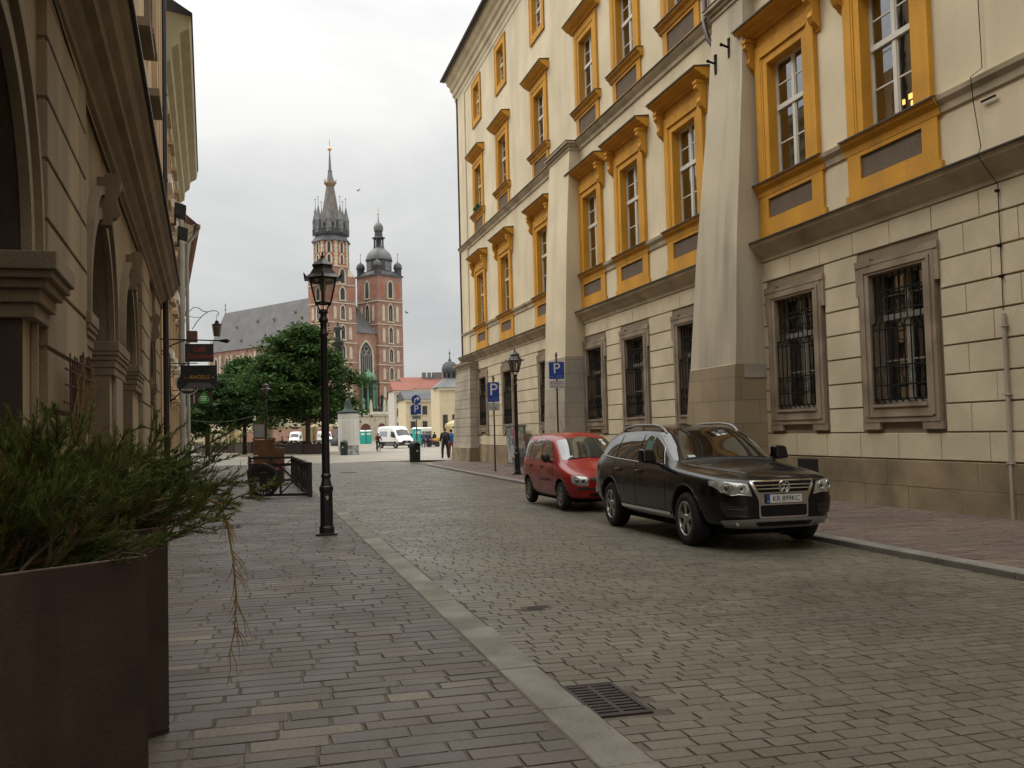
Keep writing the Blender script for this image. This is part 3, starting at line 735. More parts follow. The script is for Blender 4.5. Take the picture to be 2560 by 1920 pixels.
# ------------------------------------------------------------------ left row of houses (u along the street, d out of the wall)
FL = Matrix.Diagonal((-1,1,1,1))
def left_root(name, label, p0, p1, cat='building'):
    a, b = Vector(p0), Vector(p1); d = (b-a).normalized()
    return thing(name, label, cat, (a.x,a.y,0), math.atan2(-d.y,-d.x)), (b-a).length
LS_ = .048128
arcade, _ = left_root('arcaded_house', 'tan arcaded house with rusticated piers, round arches and a heavy dark cornice on the left', (-1.43,0), (-1.43-LS_*10,10))
def fb(): return MB(M=FL)
ARCH = [(-3.2,1.7,3.3),(1.6,1.7,3.3),(7.62,1.72,3.3),(15.75,1.7,3.28),(21.25,1.55,3.25),(29.3,1.3,3.2)]
def arc_pts(c, r, zs, n=20): return [(c-r*math.cos(PI*i/n), zs+r*math.sin(PI*i/n)) for i in range(n+1)]
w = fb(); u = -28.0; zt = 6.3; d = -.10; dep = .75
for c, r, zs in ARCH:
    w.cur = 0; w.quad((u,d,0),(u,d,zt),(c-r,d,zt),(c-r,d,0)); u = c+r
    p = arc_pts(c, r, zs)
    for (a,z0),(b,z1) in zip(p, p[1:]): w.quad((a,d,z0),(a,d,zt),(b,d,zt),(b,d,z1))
    pp = [(c-r,0)]+p+[(c+r,0)]
    w.cur = 3 if c < 9 else 2  # reveals coloured darker to paint in the shade inside the arches
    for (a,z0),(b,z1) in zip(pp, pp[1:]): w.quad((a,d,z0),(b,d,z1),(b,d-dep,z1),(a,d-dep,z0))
    w.cur = 0
w.quad((u,d,0),(u,d,zt),(35.6,d,zt),(35.6,d,0))
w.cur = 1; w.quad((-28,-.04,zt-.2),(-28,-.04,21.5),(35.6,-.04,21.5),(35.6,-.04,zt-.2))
w.quad((35.6,-.04,0),(35.6,-.04,21.5),(35.6,-12,21.5),(35.6,-12,0)); w.quad((-28,-.04,0),(-28,-12,0),(-28,-12,21.5),(-28,-.04,21.5)); w.quad((-28,-12,0),(35.6,-12,0),(35.6,-12,21.5),(-28,-12,21.5)); w.quad((-28,0,21.5),(35.6,0,21.5),(35.6,-12,21.5),(-28,-12,21.5))
w.build('wall', [M['tan'], M['tanlight'], M['tandark'], mat('shaded_vault', (.075,.048,.036), .95, vary=.2, bump=.3)], arcade)
for c, r, zs in ARCH:
    a = fb(); n = 24
    for r0, r1, dd in ((r-.02,r+.14,-.02),(r+.14,r+.34,-.05),(r+.34,r+.46,.02)):
        o = arc_pts(c, r1, zs, n); i_ = arc_pts(c, r0, zs, n)
        for k in range(n):
            A, B, C_, D_ = i_[k], i_[k+1], o[k+1], o[k]
            a.quad((A[0],dd,A[1]),(D_[0],dd,D_[1]),(C_[0],dd,C_[1]),(B[0],dd,B[1]))
            a.quad((D_[0],-.11,D_[1]),(C_[0],-.11,C_[1]),(C_[0],dd,C_[1]),(D_[0],dd,D_[1])); a.quad((A[0],-.11,A[1]),(A[0],dd,A[1]),(B[0],dd,B[1]),(B[0],-.11,B[1]))
    kz = zs+r
    a.hexa([(c-.14,-.11,kz-.1),(c+.14,-.11,kz-.1),(c+.14,.10,kz-.1),(c-.14,.10,kz-.1)], [(c-.17,-.11,kz+.62),(c+.17,-.11,kz+.62),(c+.17,.12,kz+.62),(c-.17,.12,kz+.62)])
    a.prism([(.10,kz),(.16,kz+.03),(.21,kz+.12),(.18,kz+.25),(.16,kz+.36),(.22,kz+.46),(.24,kz+.58),(.17,kz+.68),(.06,kz+.70),(.0,kz+.66)], lambda y,z,t,c=c: (c+t,y,z), -.13, .13)
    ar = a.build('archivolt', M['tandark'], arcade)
    f = fb(); f.quad((c-r-.05,-.84,0),(c-r-.05,-.84,zs+r+.05),(c+r+.05,-.84,zs+r+.05),(c+r+.05,-.84,0)); sf = f.build('shopfront', M['darkbrown'], arcade)
    f = fb()
    for x in (-r*.62, -.06, r*.5): f.box(c+x,c+x+.12,-.835,-.77,0,zs+.1)
    f.box(c-r,c+r,-.835,-.76,zs-.08,zs+.1); f.box(c-r,c+r,-.835,-.78,0,.5)
    f.build('shopfront_frame', M['blackwood'], sf)
def impost(mb, u0, u1, z, s=1.0, n=None):
    for dz0, dz1, e in ((0,.13,.05),(.13,.25,.10),(.25,.33,.16),(.33,.40,.22),(.40,.56,.26)):
        mb.box(u0-e*s,u1+e*s,-.80,-.06+e*s+.02,z+dz0,z+dz1)
for (a,b) in ((3.3,5.9),(9.34,10.1),(13.3,14.05),(17.45,19.7),(22.8,24.72),(27.95,28.0),(30.6,31.2)):
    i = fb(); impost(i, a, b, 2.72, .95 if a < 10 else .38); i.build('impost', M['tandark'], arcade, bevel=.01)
for (a,b) in ((17.6,19.55),(9.42,10.05)):
    i = fb(); i.box(a+.3,b-.3,-.1,-.03,.6,2.72); i.build('pilaster', M['ribbed'], arcade, bevel=.012)
GZ = [0,.72,1.32,1.92,2.52,3.16,3.76,4.35,4.95,5.545,6.17]
for (a,b) in ((-.9,-.4),(3.6,5.6),(10.1,13.32),(24.75,28.05),(31.3,34.4)):
    p = fb(); p.cur = 1; p.box(a+.03,b-.03,-.1,-.035,0,6.2); p.cur = 0
    for z0, z1 in zip(GZ, GZ[1:]): p.box(a,b,-.12,0,z0+.022,z1-.022)
    p.build('pier', [M['tan'], M['joint']], arcade, bevel=.012)
PC = [(-.1,6.12),(.03,6.16),(.05,6.24),(.14,6.32),(.18,6.40),(.30,6.44),(.32,6.54),(.42,6.62),(.48,6.78),(.56,6.86),(.58,6.98),(-.1,7.1)]
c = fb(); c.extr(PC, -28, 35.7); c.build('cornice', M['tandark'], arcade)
c = fb(); c.extr([(-.1,7.102),(.62,6.985),(.62,6.95),(.64,6.95),(.64,7.0),(-.1,7.16)], -28, 35.75); c.build('cornice_flashing', M['sheet'], arcade)
c = fb()
for a in (30.9,32.6,34.0): c.box(a,a+.55,-.1,.12,7.3,21.3); c.box(a+.6,a+1.0,-.1,.07,7.3,21.3)
c.build('pilaster', M['tanlight'], arcade)
R = random.Random(9)
for cu in (-4,0.5,5,9.6,14.2,18.8,23.4,28.0):
    for z in (8.0,12.6,17.0):
        f = fb()
        for s in (-1,1): f.box(min(cu+s*.6,cu+s*.85),max(cu+s*.6,cu+s*.85),-.06,.10,z,z+2.6)
        f.box(cu-.6,cu+.6,-.06,.10,z+2.3,z+2.6); f.box(cu-1.0,cu+1.0,-.06,.22,z-.16,z); f.box(cu-1.05,cu+1.05,-.06,.34,z+2.75,z+2.95)
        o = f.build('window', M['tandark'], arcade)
        f = fb(); f.box(cu-.6,cu+.6,-.2,-.03,z,z+2.3); f.build('pane', M['churchglass'], o)
dp = fb(); dp.cyl((35.0,.16,.0),(35.0,.16,21.4),.10,n=10)
for z in (2,4.5,7.5,10.5,13.5): dp.cyl((35.0,.16,z),(35.0,.16,z+.06),.125,n=10)
dp.build('drainpipe', M['lampiron'], arcade)
for uu in (26.3,29.2):
    f = fb(); f.box(uu-.02,uu+.02,.1,.75,7.15,7.19); f.box(uu-.02,uu+.02,.70,.75,7.15,7.4)
    f.hexa([(uu-.17,.70,7.40),(uu+.17,.70,7.40),(uu+.17,.98,7.32),(uu-.17,.98,7.32)], [(uu-.20,.72,7.72),(uu+.20,.72,7.72),(uu+.20,1.0,7.64),(uu-.20,1.0,7.64)])
    f.build('floodlight', M['vanblack'], arcade)
f = fb(); f.tube([(-5,.02,6.02),(4,.02,5.98),(10.2,.03,6.0),(16,-.06,6.03),(24.5,-.05,6.0),(34.5,.05,6.02)], .012, 5); f.tube([(13.55,-.07,6.0),(13.5,-.07,4.2),(13.52,-.07,3.5)], .010, 5); f.box(13.42,13.6,-.1,-.03,3.38,3.56); f.build('cable', M['iron'], arcade)
# iron lattice with dried stems on the near pier
tr = thing('wall_trellis', 'rusty iron wall trellis tangled with dried stems on the nearest rusticated pier', 'trellis', arcade.location, arcade.rotation_euler.z)
R = random.Random(2); f = fb()
for z in (1.86,2.02,2.20,2.36,2.48): f.cyl((10.55+R.uniform(-.1,.1),.09,z),(12.75+R.uniform(-.2,.2),.12,z+R.uniform(-.03,.03)),.012,n=5)
for i in range(15): x = 10.8+i*.125; f.cyl((x,.11,1.7+R.uniform(-.1,.15)),(x+R.uniform(-.05,.05),.10,2.45+R.uniform(-.05,.2)),.010,n=5)
f.build('lattice', mat('rust', (.07,.04,.025), .9), tr)
f = fb()
for i in range(60):
    x = R.uniform(10.8,12.6); z = R.uniform(1.55,2.1); f.tube([(x,.13,z),(x+R.uniform(-.08,.08),.14+R.uniform(-.03,.05),z+.25),(x+R.uniform(-.15,.15),.14+R.uniform(-.03,.08),z+R.uniform(.35,.6))], [.008,.006,.002], 4)
f.build('dried_stems', mat('dry_stem', (.20,.125,.055), .9), tr)

# second house : apricot, deep sage eaves
h2, len2 = left_root('apricot_house', 'tall apricot house with deep sage eaves and white window boxes on the left', (-3.17,35.9), (-4.2,58.4))
w = fb(); w.box(0,len2,-11,0,0,17.0); w.build('wall', M['apricot'], h2)
c = fb(); c.extr([(0,14.7),(.12,14.8),(.14,15.3),(.34,15.45),(.38,15.9),(.62,16.1),(.68,16.5),(1.0,16.7),(1.06,16.95),(1.06,17.15),(0,17.3)], .9, len2+.3); c.build('eaves', M['sage'], h2)
c = fb(); c.add([(.6,1.12,17.16),(len2+.4,1.12,17.16),(len2+.4,-5,21),(.6,-5,21)], [(0,1,2,3)], False); c.build('roof', M['sheet'], h2)
for cu in (3.2,7.2,11.4,15.6,19.4):
    for z in (1.0,5.0,8.3,11.6):
        f = fb()
        for s in (-1,1): f.box(min(cu+s*.6,cu+s*.85),max(cu+s*.6,cu+s*.85),-.04,.10,z,z+2.1)
        f.box(cu-.85,cu+.85,-.04,.10,z+1.95,z+2.2); f.box(cu-.95,cu+.95,-.04,.26,z+2.3,z+2.45)
        o = f.build('window', M['tanlight'], h2)
        f = fb(); f.box(cu-.6,cu+.6,-.1,.03,z,z+1.95); f.build('pane', M['churchglass'], o)
        f = fb(); f.box(cu-1.0,cu+1.0,-.04,.30,z-.35,z-.02); f.build('sill', M['winwhite'], o)
dp = fb(); dp.cyl((13.2,.34,0),(13.2,.34,13.0),.145,n=14)
for z in (2.2,4.4,6.6,8.8,11): dp.cyl((13.2,.34,z),(13.2,.34,z+.05),.155,n=14); dp.box(13.17,13.23,0,.3,z,z+.04)
dp.build('flue', M['zinc'], h2)
# third house : pale, turning into the square
h3, len3 = left_root('pale_corner_house', 'pale plastered house with red tiled eaves at the far end of the left row', (-3.95,59.2), (-6.1,83))
w = fb(); w.box(0,len3,-11,0,0,14.0); w.build('wall', M['palewall'], h3)
c = fb(); c.extr([(0,13.4),(.1,13.45),(.3,13.7),(.5,13.8),(.55,14.0),(0,14.2)], -.3, len3); c.build('eaves', M['palewall'], h3)
c = fb(); c.add([(-.5,.85,14.0),(len3,.85,14.0),(len3,-5,19),(-.5,-5,19)], [(0,1,2,3)], False); c.box(-.5,len3,.7,.86,13.88,14.02); c.build('roof', M['redroof'], h3)
c = fb(); c.tube([(.3,.75,14.2),(.3,.62,13.6),(.3,.16,13.0),(.3,.16,0)], .10, 8); c.lathe([(.06,-.5),(.10,-.3),(.22,-.1),(.22,.12)], 10, (.3,.72,14.1)); c.build('drainpipe', M['zinc'], h3)
for cu in (3.5,7.5,11.5,15.5):
    for z in (1.2,5.2,9.4):
        f = fb(); f.box(cu-.8,cu-.55,-.04,.1,z,z+2.2); f.box(cu+.55,cu+.8,-.04,.1,z,z+2.2); f.box(cu-.8,cu+.8,-.04,.34,z+2.2,z+2.4); f.box(cu-.8,cu+.8,-.04,.2,z-.15,z)
        o = f.build('window', M['sage'], h3)
        f = fb(); f.box(cu-.55,cu+.55,-.1,.04,z,z+2.2); f.build('pane', M['churchglass'], o)
f = fb(); f.box(-.05,len3,-.02,.12,0,1.1); f.build('plinth', M['whitestone'], h3)
# ------------------------------------------------------------------ church at the end of the square
ch = thing('brick_church', 'gothic red brick church with two unequal towers and a grey slate roof closing the square', 'church', (20.4,268,0), rad(33))
TW = 4.55; RX = 16.9
def gothic(w, h, n=7):
    """pointed arch outline (x,z), bottom left, up, down; spring at h - .87w"""
    zs = h-.9*w; pts = [(-w/2,0)]
    for i in range(n+1):
        t = i/n*rad(60); pts.append((w/2 - w*math.cos(t), zs + w*math.sin(t)*.9/.866))
    r = [(-x,z) for x,z in reversed(pts[:-1])]
    return pts + r
def face(kind, cx, cy, hw):
    if kind == 'front': return lambda a,o,z: (cx+a, cy-hw-o, z)
    if kind == 'left': return lambda a,o,z: (cx-hw-o, cy-a, z)
    if kind == 'right': return lambda a,o,z: (cx+hw+o, cy+a, z)
def gwin(F, a, z, w, h, fw=.38, frame=None, bars=1, glass=None, pr=.14, parent=None, sill=True):
    o = gothic(w+2*fw, h+fw); i_ = gothic(w, h); n = len(o); m = MB()
    vs = [F(a+x,pr,z+q) for x,q in o]+[F(a+x,pr,z+q) for x,q in i_]+[F(a+x,-.05,z+q) for x,q in o]+[F(a+x,-.25,z+q) for x,q in i_]
    fs = []
    for k in range(n-1): fs += [(k,k+1,n+k+1,n+k),(2*n+k,2*n+k+1,k+1,k),(n+k,n+k+1,3*n+k+1,3*n+k)]
    m.add(vs, fs, False)
    if sill:
        p = [F(a-w/2-fw,-.05,z-.35),F(a+w/2+fw,-.05,z-.35),F(a+w/2+fw,pr+.1,z-.35),F(a-w/2-fw,pr+.1,z-.35)]; q = [F(a-w/2-fw,-.05,z),F(a+w/2+fw,-.05,z),F(a+w/2+fw,pr+.1,z),F(a-w/2-fw,pr+.1,z)]
        m.hexa(p, q)
    W = m.build('window', frame or M['limestone'], parent or ch)
    g = MB(); g.add([F(a+x,.03,z+q) for x,q in i_], [tuple(range(n))], False); g.build('pane', glass or M['churchglass'], W)
    if bars:
        t = MB(); fwv = .07
        for k in range(bars):
            x = -w/2+w*(k+1)/(bars+1); hh = h*.72
            t.hexa([F(a+x-fwv,.04,z),F(a+x+fwv,.04,z),F(a+x+fwv,.10,z),F(a+x-fwv,.10,z)],[F(a+x-fwv,.04,z+hh),F(a+x+fwv,.04,z+hh),F(a+x+fwv,.10,z+hh),F(a+x-fwv,.10,z+hh)])
        t.build('mullion', M['tracery'], W)
    return W
def niche(F, a, z, w, h, mt=None):
    m = MB(); o = gothic(w, h); n = len(o)
    m.add([F(a+x,.05,z+q) for x,q in o], [tuple(range(n))], False); m.build('niche', mt or M['limestone'], ch)
def course(cx, cy, hw, z, mt=None):
    m = MB(); e = .16; m.box(cx-hw-e,cx+hw+e,cy-hw-e,cy+hw+e,z-.14,z+.14); m.build('string_course', mt or M['limestone'], ch)
def tower(cx, ztop, courses, wins, name='tower'):
    m = MB(); m.box(cx-TW,cx+TW,-TW,TW,0,ztop); m.build(name, M['brick'], ch)
    for z in courses: course(cx, 0, TW, z)
    for kind in ('front','left') + (('right',) if cx > 5 else ()):
        F = face(kind, cx, 0, TW)
        for z0, z1, ww in wins:
            h = z1-z0-1.1
            if ww > 0:
                gwin(F, 0, z0+.7, ww, h, bars=1 if ww < 1.5 else 0)
            if ww < 1.5:
                for s in (-1,1): niche(F, s*2.55, z0+.75, 1.0, h-.25)
            else:
                for s in (-1,1): niche(F, s*3.0, z0+.9, 1.0, h-.8, M['brickred'])
tower(0, 44.7, [16,21.2,26.5,31.9,37.2,42.2], [(11,15.6,1.2),(16.2,20.9,1.2),(21.4,26.2,1.2),(26.7,31.6,1.2),(32.1,37.0,1.2),(37.4,42.0,1.5)])
tower(RX, 46.4, [15.9,20.95,26.3,32.4,38.95], [(11,15.6,1.2),(16.1,20.7,1.2),(21.1,26.0,1.2),(26.5,32.1,1.2),(32.6,38.6,1.4),(39.3,45.2,1.5)])
# left tower : octagon, helmet, crown of pinnacles
m = MB(); m.lathe([(4.95,40.9),(4.95,47.0)], 8, a0=PI/8, smooth=False); m.build('octagon_base', M['brick'], ch)
for k in range(4):
    a = PI/4+k*PI/2; m = MB(); x, y = TW*math.copysign(1,math.cos(a)), TW*math.copysign(1,math.sin(a))
    m.add([(x,y,44.7),(x*.25,y,44.7),(x,y*.25,44.7),(x*.72,y*.72,47.2)], [(0,1,2),(0,3,1),(0,2,3),(1,3,2)], False); m.build('coping', M['limestone'], ch)
for dx in (-1,1):
    F = face('front' if dx > 0 else 'left', 0, 0, TW+.02); gwin(F, 0, 42.6, 1.5, 4.0, bars=0)
m = MB(); m.lathe([(4.95,47.0),(4.85,54.2)], 8, a0=PI/8, smooth=False); m.build('octagon', M['brickred'], ch)
m = MB(); m.lathe([(5.12,47.05),(5.12,47.4)], 8, a0=PI/8, smooth=False); m.build('string_course', M['limestone'], ch)
for k in range(8):
    a = PI/8+k*PI/4; R0 = 4.98; m = MB()
    for z in range(12):
        ww = .62 if z % 2 else .40
        c_ = Vector((R0*math.cos(a), R0*math.sin(a), 0)); l = Vector((-math.sin(a-PI/8), math.cos(a-PI/8),0)); r = Vector((-math.sin(a+PI/8), math.cos(a+PI/8),0))
        z0 = 47.4+z*.56; z1 = z0+.56; o_ = Vector((math.cos(a),math.sin(a),0))*.03
        A, B, C_ = c_-l*ww+o_, c_+o_, c_+r*ww+o_
        m.add([(*A.xy,z0),(*B.xy,z0),(*C_.xy,z0),(*A.xy,z1),(*B.xy,z1),(*C_.xy,z1)], [(0,1,4,3),(1,2,5,4)], False)
    m.build('quoin', M['limestone'], ch)
    a = k*PI/4; ap = 4.95*math.cos(PI/8)-.03
    F = lambda x,o,z,a=a: ((ap+o)*math.cos(a)-x*math.sin(a), (ap+o)*math.sin(a)+x*math.cos(a), z)
    gwin(F, 0, 47.9, .75, 2.5, fw=.5, bars=0, sill=False, pr=.08); gwin(F, 0, 50.9, .75, 3.0, fw=.5, bars=0, sill=False, pr=.08)
m = MB(); m.lathe([(5.5,54.1),(5.45,54.3),(4.7,55.3),(4.3,55.7),(4.3,56.0)], 8, a0=PI/8, smooth=False); m.build('skirt_roof', M['leaddark'], ch)
m = MB(); m.lathe([(4.25,55.9),(4.8,56.2),(4.85,57.4),(4.95,57.5),(4.4,57.7),(4.1,58.6),(4.2,58.7),(4.1,59.4),(3.2,60.2)], 8, a0=PI/8, smooth=False)
for i in range(32):
    a = i*PI/16; m.cyl((4.9*math.cos(a),4.9*math.sin(a),56.0),(4.95*math.cos(a),4.95*math.sin(a),57.7),.07,n=4)
m.build('gallery', M['leaddark'], ch)
for k in range(8):
    a = k*PI/4; c_ = (4.15*math.cos(a),4.15*math.sin(a),0); big = 1.0
    m = MB(); m.lathe([(.85,56.6),(.9,57.6),(1.0,57.7),(.9,57.85),(.88,59.9),(1.04,60.0),(.96,60.15),(.50,62.0),(.20,63.6),(.07,64.2),(.06,66.3)], 6, c_, smooth=False)
    m.sphere((c_[0],c_[1],66.4), .19, 6, 4)
    m.build('turret', M['lead'], ch)
    a += PI/8; c_ = (4.6*math.cos(a),4.6*math.sin(a),0)
    m = MB(); m.lathe([(.36,57.4),(.36,60.0),(.42,60.1),(.05,61.9),(.04,62.6)], 4, c_, smooth=False); m.sphere((c_[0],c_[1],62.7), .12, 6, 4); m.build('pinnacle', M['lead'], ch)
m = MB(); m.lathe([(3.1,59.6),(2.6,61.0),(1.75,66.0),(1.05,70.2)], 8, a0=PI/8, smooth=False); m.build('spire', M['spireroof'], ch)
m = MB(); m.lathe([(1.1,70.0),(1.45,70.4),(1.6,71.2),(1.35,71.2),(1.0,71.3)], 16)
for k in range(8):
    a = k*PI/4; m.cyl((1.5*math.cos(a),1.5*math.sin(a),71.1),(1.72*math.cos(a),1.72*math.sin(a),71.9),.14,.05,5); m.sphere((1.6*math.cos(a),1.6*math.sin(a),70.8),.2,6,4)
m.build('crown', mat('dull_gold_crown', (.32,.22,.13), .5, metal=.4, vary=.3), ch)
m = MB(); m.lathe([(.95,71.0),(.52,74.1)], 8, smooth=False); m.lathe([(.62,74.1),(.62,74.35),(.42,74.4),(.13,79.9)], 8, smooth=False); m.build('spire_tip', M['lead'], ch)
m = MB(); m.sphere((0,0,80.4), .58, 14, 10); m.build('orb', M['gold'], ch)
m = MB(); m.cyl((0,0,80.8),(0,0,83.0),.05,n=5); m.sphere((0,0,81.9),.12,6,4); m.build('finial', M['leaddark'], ch)
# right tower : low domed helmet
m = MB(); m.box(RX-TW-.3,RX+TW+.3,-TW-.3,TW+.3,46.2,46.7); m.hexa([(RX-TW-.1,-TW-.1,46.7),(RX+TW+.1,-TW-.1,46.7),(RX+TW+.1,TW+.1,46.7),(RX-TW-.1,TW+.1,46.7)],[(RX-3.6,-3.6,47.9),(RX+3.6,-3.6,47.9),(RX+3.6,3.6,47.9),(RX-3.6,3.6,47.9)]); m.build('helmet_base', M['leaddark'], ch)
m = MB(); m.lathe([(3.75,47.5),(3.75,51.0),(4.05,51.1),(4.05,51.4),(3.7,51.5)], 8, (RX,0,0), smooth=False, a0=PI/8); m.build('drum', M['leaddark'], ch)
for k in range(4):
    a = -PI/2+k*PI/2-rad(0); F = lambda x,o,z,a=a: (RX+(3.47+o)*math.cos(a)-x*math.sin(a), (3.47+o)*math.sin(a)+x*math.cos(a), z)
    m = MB(); m.hexa([F(-1.0,0,48.0),F(1.0,0,48.0),F(1.0,.3,48.0),F(-1.0,.3,48.0)],[F(-1.0,0,50.4),F(1.0,0,50.4),F(1.0,.3,50.4),F(-1.0,.3,50.4)]); m.build('louvre', M['lead'], ch)
m = MB(); m.lathe([(3.75,51.4),(3.7,52.0),(3.35,53.0),(2.6,54.0),(1.7,54.6),(1.5,54.9)], 16, (RX,0,0)); m.build('dome', M['lead'], ch)
m = MB(); m.lathe([(1.65,54.7),(1.6,55.2)], 8, (RX,0,0), smooth=False)
for k in range(8):
    a = k*PI/4+PI/8; m.cyl((RX+1.3*math.cos(a),1.3*math.sin(a),55),(RX+1.25*math.cos(a),1.25*math.sin(a),57.6),.24,n=6)
m.cyl((RX,0,55),(RX,0,57.6),.5,n=6)
m.lathe([(1.55,57.5),(1.95,57.75),(1.8,58.0),(1.15,58.2),(1.1,59.7),(1.35,59.8),(1.3,59.95)], 8, (RX,0,0), smooth=False); m.build('lantern', M['leaddark'], ch)
m = MB(); m.lathe([(1.25,59.9),(1.42,60.5),(1.35,61.2),(.9,62.0),(.35,62.4),(.16,63.0),(.08,64.8)], 14, (RX,0,0)); m.build('onion_cap', M['lead'], ch)
m = MB(); m.sphere((RX,0,65.0), .3, 10, 8); m.build('orb', M['gold'], ch)
m = MB(); m.cyl((RX,0,65.2),(RX,0,66.8),.05,n=5); m.build('finial', M['leaddark'], ch)
for sx in (-1,1):
    for sy in (-1,1):
        c_ = (RX+sx*3.75, sy*3.75, 0)
        m = MB(); m.lathe([(1.05,46.9),(1.05,48.7),(1.3,48.8),(1.25,49.2),(1.1,49.9),(.65,50.4),(.2,50.7),(.07,51.2),(.05,53.0)], 12, c_); m.sphere((c_[0],c_[1],53.1), .17, 6, 4); m.build('corner_turret', M['leaddark'], ch)
# middle, big window, nave
m = MB(); m.box(TW,RX-TW,-3.7,3,0,29.6); m.build('west_front', M['brick'], ch)
F = lambda a,o,z: (RX/2+a, -3.7-o, z)
W = gwin(F, 0, 16.6, 4.2, 10.6, fw=.55, bars=5, pr=.2)
t = MB()
for k in range(3):
    cz = 16.6+7.4+ (1.3 if k == 2 else 0); cx = RX/2+(-.95+k*1.9 if k < 2 else 0)
    t.tube([(cx+.75*math.cos(q*PI/8),-3.83,cz+.75*math.sin(q*PI/8)) for q in range(16)], .09, 4, closed=True)
t.build('tracery', M['tracery'], W)
m = MB(); NX = RX/2; EZ = 28.8; RZ = 42.3; NL = 68; NW = 1.8
m.add([(NW,3,EZ),(NX,3,RZ),(NX,NL,RZ),(NW,NL,EZ)], [(0,3,2,1)], False); m.add([(RX-NW,3,EZ),(RX-NW,NL,EZ),(NX,NL,RZ),(NX,3,RZ)], [(0,1,2,3)], False)
m.add([(TW-.1,-4.0,29.6),(RX-TW+.1,-4.0,29.6),(RX-TW+.1,5,38.4),(TW-.1,5,38.4)], [(0,1,2,3)], False)
m.add([(NW,NL-.05,EZ),(NX,NL-.05,RZ),(RX-NW,NL-.05,EZ)], [(0,1,2)], False)
m.build('nave_roof', M['slate'], ch)
m = MB(); m.box(NW+.4,RX-NW-.4,3,NL-.2,0,EZ-.02); m.build('nave', M['brick'], ch)
m = MB(); m.box(-5.9,NW+.4,4.6,NL-6,0,13.5); m.add([(-6.2,4.6,13.5),(-6.2,NL-6,13.5),(NW+.4,NL-6,17),(NW+.4,4.6,17)], [(0,1,2,3)], False); m.build('side_aisle', M['brick'], ch)
for y in (8,14.5,21,27.5,34,40.5,47,53.5,60,66.5):
    m = MB(); m.hexa([(NW-1.0,y-.6,0),(NW+.5,y-.6,0),(NW+.5,y+.6,0),(NW-1.0,y+.6,0)],[(NW-.1,y-.6,27.5),(NW+.5,y-.6,27.5),(NW+.5,y+.6,27.5),(NW-.1,y+.6,27.5)]); m.build('buttress', M['whitestone'], ch)
F = lambda a,o,z: (NW+.4-o, 24-a, z)
for y in (11.2,17.7,24.2,30.7,37.2,43.7,50.2,56.7,63.2): gwin(F, 24-y, 17.5, 1.7, 9.3, fw=.4, bars=1)
for (y,t_) in ((26,.70),(36,.60),(34,.22),(45,.62),(56,.55),(50,.2)):
    x = NW+(NX-NW)*t_; z = EZ+(RZ-EZ)*t_
    m = MB(); m.add([(x,y-.6,z),(x,y+.6,z),(x-.9,y,z+.25),(x+.4,y,z+1.0)], [(0,1,2),(0,2,3),(1,3,2)], False); m.build('roof_vent', M['leaddark'], ch)
m = MB(); m.cyl((NX,NL-.3,RZ-.3),(NX,NL-.3,RZ+3.2),.10,n=5); m.sphere((NX,NL-.3,RZ+1.2),.3,6,4); m.box(NX-.04,NX+.04,NL-.9,NL+.3,RZ+2.5,RZ+2.65); m.build('roof_cross', M['leaddark'], ch)
# porch
m = MB(); PX = RX/2
m.lathe([(6.3,0),(6.3,6.4),(6.6,6.5),(6.7,7.2),(6.4,7.4),(6.4,7.7)], 8, (PX,-4.0,0), smooth=False, a0=PI/8); m.build('porch', M['limestone'], ch)
for k in (-2,-1,0):
    a = -PI/4+k*PI/4 ; a = -PI/2+(k+1)*PI/4; ap = 6.3*math.cos(PI/8)
    F = lambda x,o,z,a=a: (PX+(ap+o)*math.cos(a)-x*math.sin(a), -4.0+(ap+o)*math.sin(a)+x*math.cos(a), z)
    d = MB(); n = 12; p = [(-1.25,0)]+[(-1.25*math.cos(PI*i/n),3.3+1.25*math.sin(PI*i/n)) for i in range(n+1)]+[(1.25,0)]
    d.add([F(x,.06,z) for x,z in p], [tuple(range(len(p)))], False); d.build('door', mat('church_door', (.13,.045,.03), .7), ch)
    for s in (-1.75,1.75):
        m = MB(); m.cyl(F(s,.15,0),F(s,.15,6.3),.3,n=8); m.build('column', M['limestone'], ch)
m = MB(); m.lathe([(2.6,7.7),(2.4,9),(1.3,9.2),(1.2,15.6),(2.7,15.8),(2.9,16.3),(2.2,16.5)], 8, (PX,-4.6,0), smooth=False)
for k in range(8):
    a = k*PI/4; q = MB(); q.cyl((PX+2.2*math.cos(a),-4.6+2.2*math.sin(a),9),(PX+2.2*math.cos(a),-4.6+2.2*math.sin(a),15.8),.24,.19,n=6); q.box(PX+2.2*math.cos(a)-.3,PX+2.2*math.cos(a)+.3,-4.6+2.2*math.sin(a)-.3,-4.6+2.2*math.sin(a)+.3,8.6,9.3); q.build('porch_column', M['green'], ch)
m.build('porch_lantern', M['greendark'], ch)
m = MB(); m.lathe([(2.1,16.4),(2.25,17.0),(1.8,18.0),(.8,18.7),(.3,19.2),(.05,20.0)], 12, (PX,-4.6,0)); m.build('porch_cap', M['green'], ch)
for i,a in enumerate((-160,-120,-75,-40)):
    x, y = PX+5.6*math.cos(rad(a)), -4.0+5.6*math.sin(rad(a))
    m = MB(); m.lathe([(.45,7.7),(.4,8.8),(.35,9.0),(.42,9.4),(.32,10.2),(.18,10.45),(.2,10.8),(.05,11.0)], 8, (x,y,0)); m.build('statue', M['limestone'], ch)
for i,(dx,h) in enumerate(((-3.2,11.5),(3.4,12.5),(4.6,11.0))):
    m = MB(); m.lathe([(.9,7.7),(.8,8.2),(.3,8.4),(.5,9.6),(.25,h-1.2),(.6,h-.8),(.1,h)], 8, (PX+dx,-6.2,0)); m.build('copper_ornament', M['green'] if i != 1 else M['greendark'], ch)
